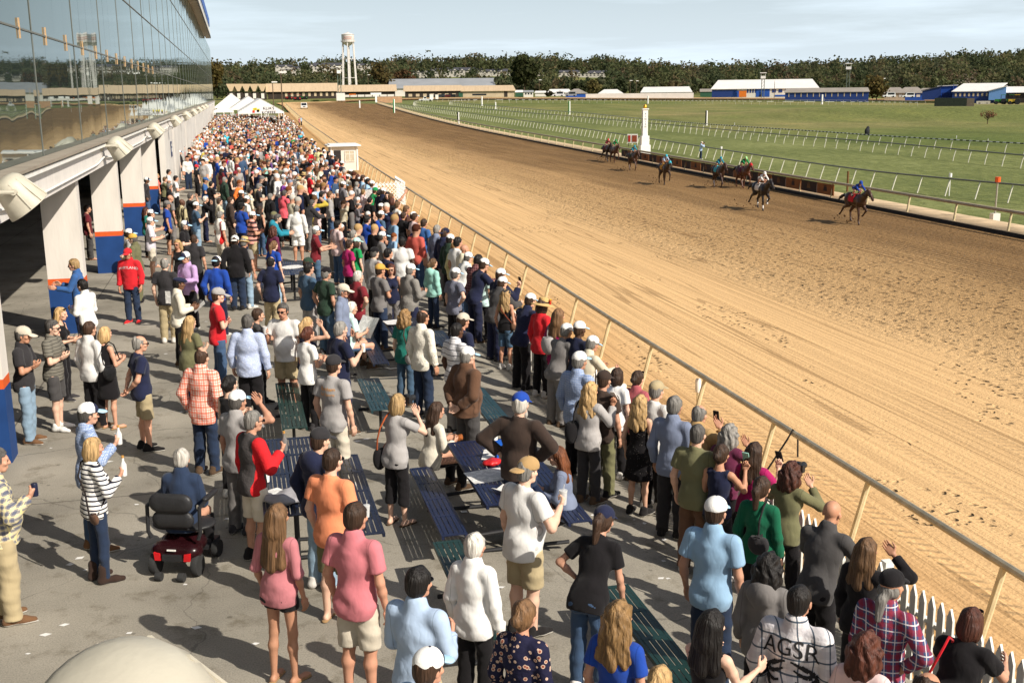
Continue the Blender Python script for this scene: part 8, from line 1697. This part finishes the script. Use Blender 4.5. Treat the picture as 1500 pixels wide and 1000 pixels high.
# board fence, hedge, low wall in the distance
def strip_wall(label, name, cat, x0, x1, y0, y1, d, h, m, th=.3):
    A, B = at_r(x0, y0, d), at_r(x1, y1, d); r = MB(); dx, dy = B[0] - A[0], B[1] - A[1]; L_ = math.hypot(dx, dy); b = MB(); b.box((L_ / 2, 0, h / 2 - .4), (L_, th, h + .8)); tag(b.build(name, m, loc=tuple(A), rotz=math.atan2(dy, dx)), label, cat)
strip_wall('long white board fence before the marquee and green barn', 'board_fence', 'fence', 858, 1016, 143.2, 142.6, 520, 1.6, WALLW); strip_wall('low trimmed hedge along the far end of the dirt track', 'hedge', 'hedge', 455, 502, 150.2, 149.8, 480, 1.0, mat('hedge_green', srgb(88, 96, 52), .95, .4, .8)); strip_wall('low tan board wall at the far turn below the barns', 'board_wall', 'wall', 553, 589, 148.2, 147.8, 450, 1.6, mat('wall_terracotta', srgb(186, 146, 112), .9, .15, 1))
P = at_r(551, 149, 440); b = MB(); b.box((0, 0, 1.2), (.7, .5, 3.0)); b.box((0, 0, 2.9), (4, .6, .7)); tag(b.build('camera_stand', WHITE, loc=tuple(P)), 'white T shaped stand at the far turn left of the tan wall', 'stand'); P = at_r(499, 146.5, 468); b = MB(); b.box((0, 0, 1.2), (3.4, 2, 3)); tag(b.build('white_hut', WALLW, loc=tuple(P)), 'little white hut at the foot of the green camera pole', 'hut'); P = at_r(632, 145, 470); b = MB(); b.box((0, 0, .8), (1.5, 1, 2.0)); b.box((0, 0, 1.84), (1.6, 1.1, .1)); tag(b.build('storage_box', WALLW, loc=tuple(P)), 'taller white box on the grass before the parked cars, left of its pair', 'box'); b = MB(); b.box((0, 0, .7), (1.2, 1, 1.8)); b.box((0, 0, 1.64), (1.3, 1.1, .1)); tag(b.build('storage_box', WALLW, loc=(P[0] + 2.2, P[1], P[2])), 'lower white box on the grass before the parked cars, right of its pair', 'box')
# litter trodden into the apron
lv, lf = [], []
for k in range(160):
    y = 8 + 30 * random.random() ** 1.6; x = random.uniform(-3, 5.4); a = random.random() * 6.28; s = random.uniform(.015, .05); z = float(apron_z(x)) + .004; o = len(lv)
    for q in range(4): lv.append((x + s * math.cos(a + q * 1.57) * (1.6 if q % 2 else 1), y + s * math.sin(a + q * 1.57), z + .003 * (q == 1)))
    lf.append([o, o + 1, o + 2, o + 3])
tag(link('litter', mesh_np('litter', lv, lf, [PAPER])), 'scattered betting slips and paper scraps lying on the apron', 'litter', kind='stuff')

yr_ = 16.2; xr = float(rail_x(yr_)); b = MB(); b.tube([(xr - .5, yr_ - .05, -1.0), (xr - .12, yr_, -.5), (xr - .02, yr_, -.33), (xr + .06, yr_ - .02, -.42), (xr + .07, yr_ - .03, -.8)], .016, 6); tag(b.build('cable', DKMETAL, smooth=True), 'dark cable looped over the outer rail pipe', 'cable')
P = at_z(1022, 590, -1.0); b = MB(); b.bar((0, 0, -.35), (0, 0, .3), .028, n=8); r = tag(b.build('sensor_post', CREAM, loc=tuple(P)), 'short post with a cream capped head standing at the outer rail', 'post'); b = MB(); b.lathe([(.05, .22), (.06, .26), (.06, .46), (.045, .5), (.001, .51)], n=12); b.build('head', WHITE, r, True)
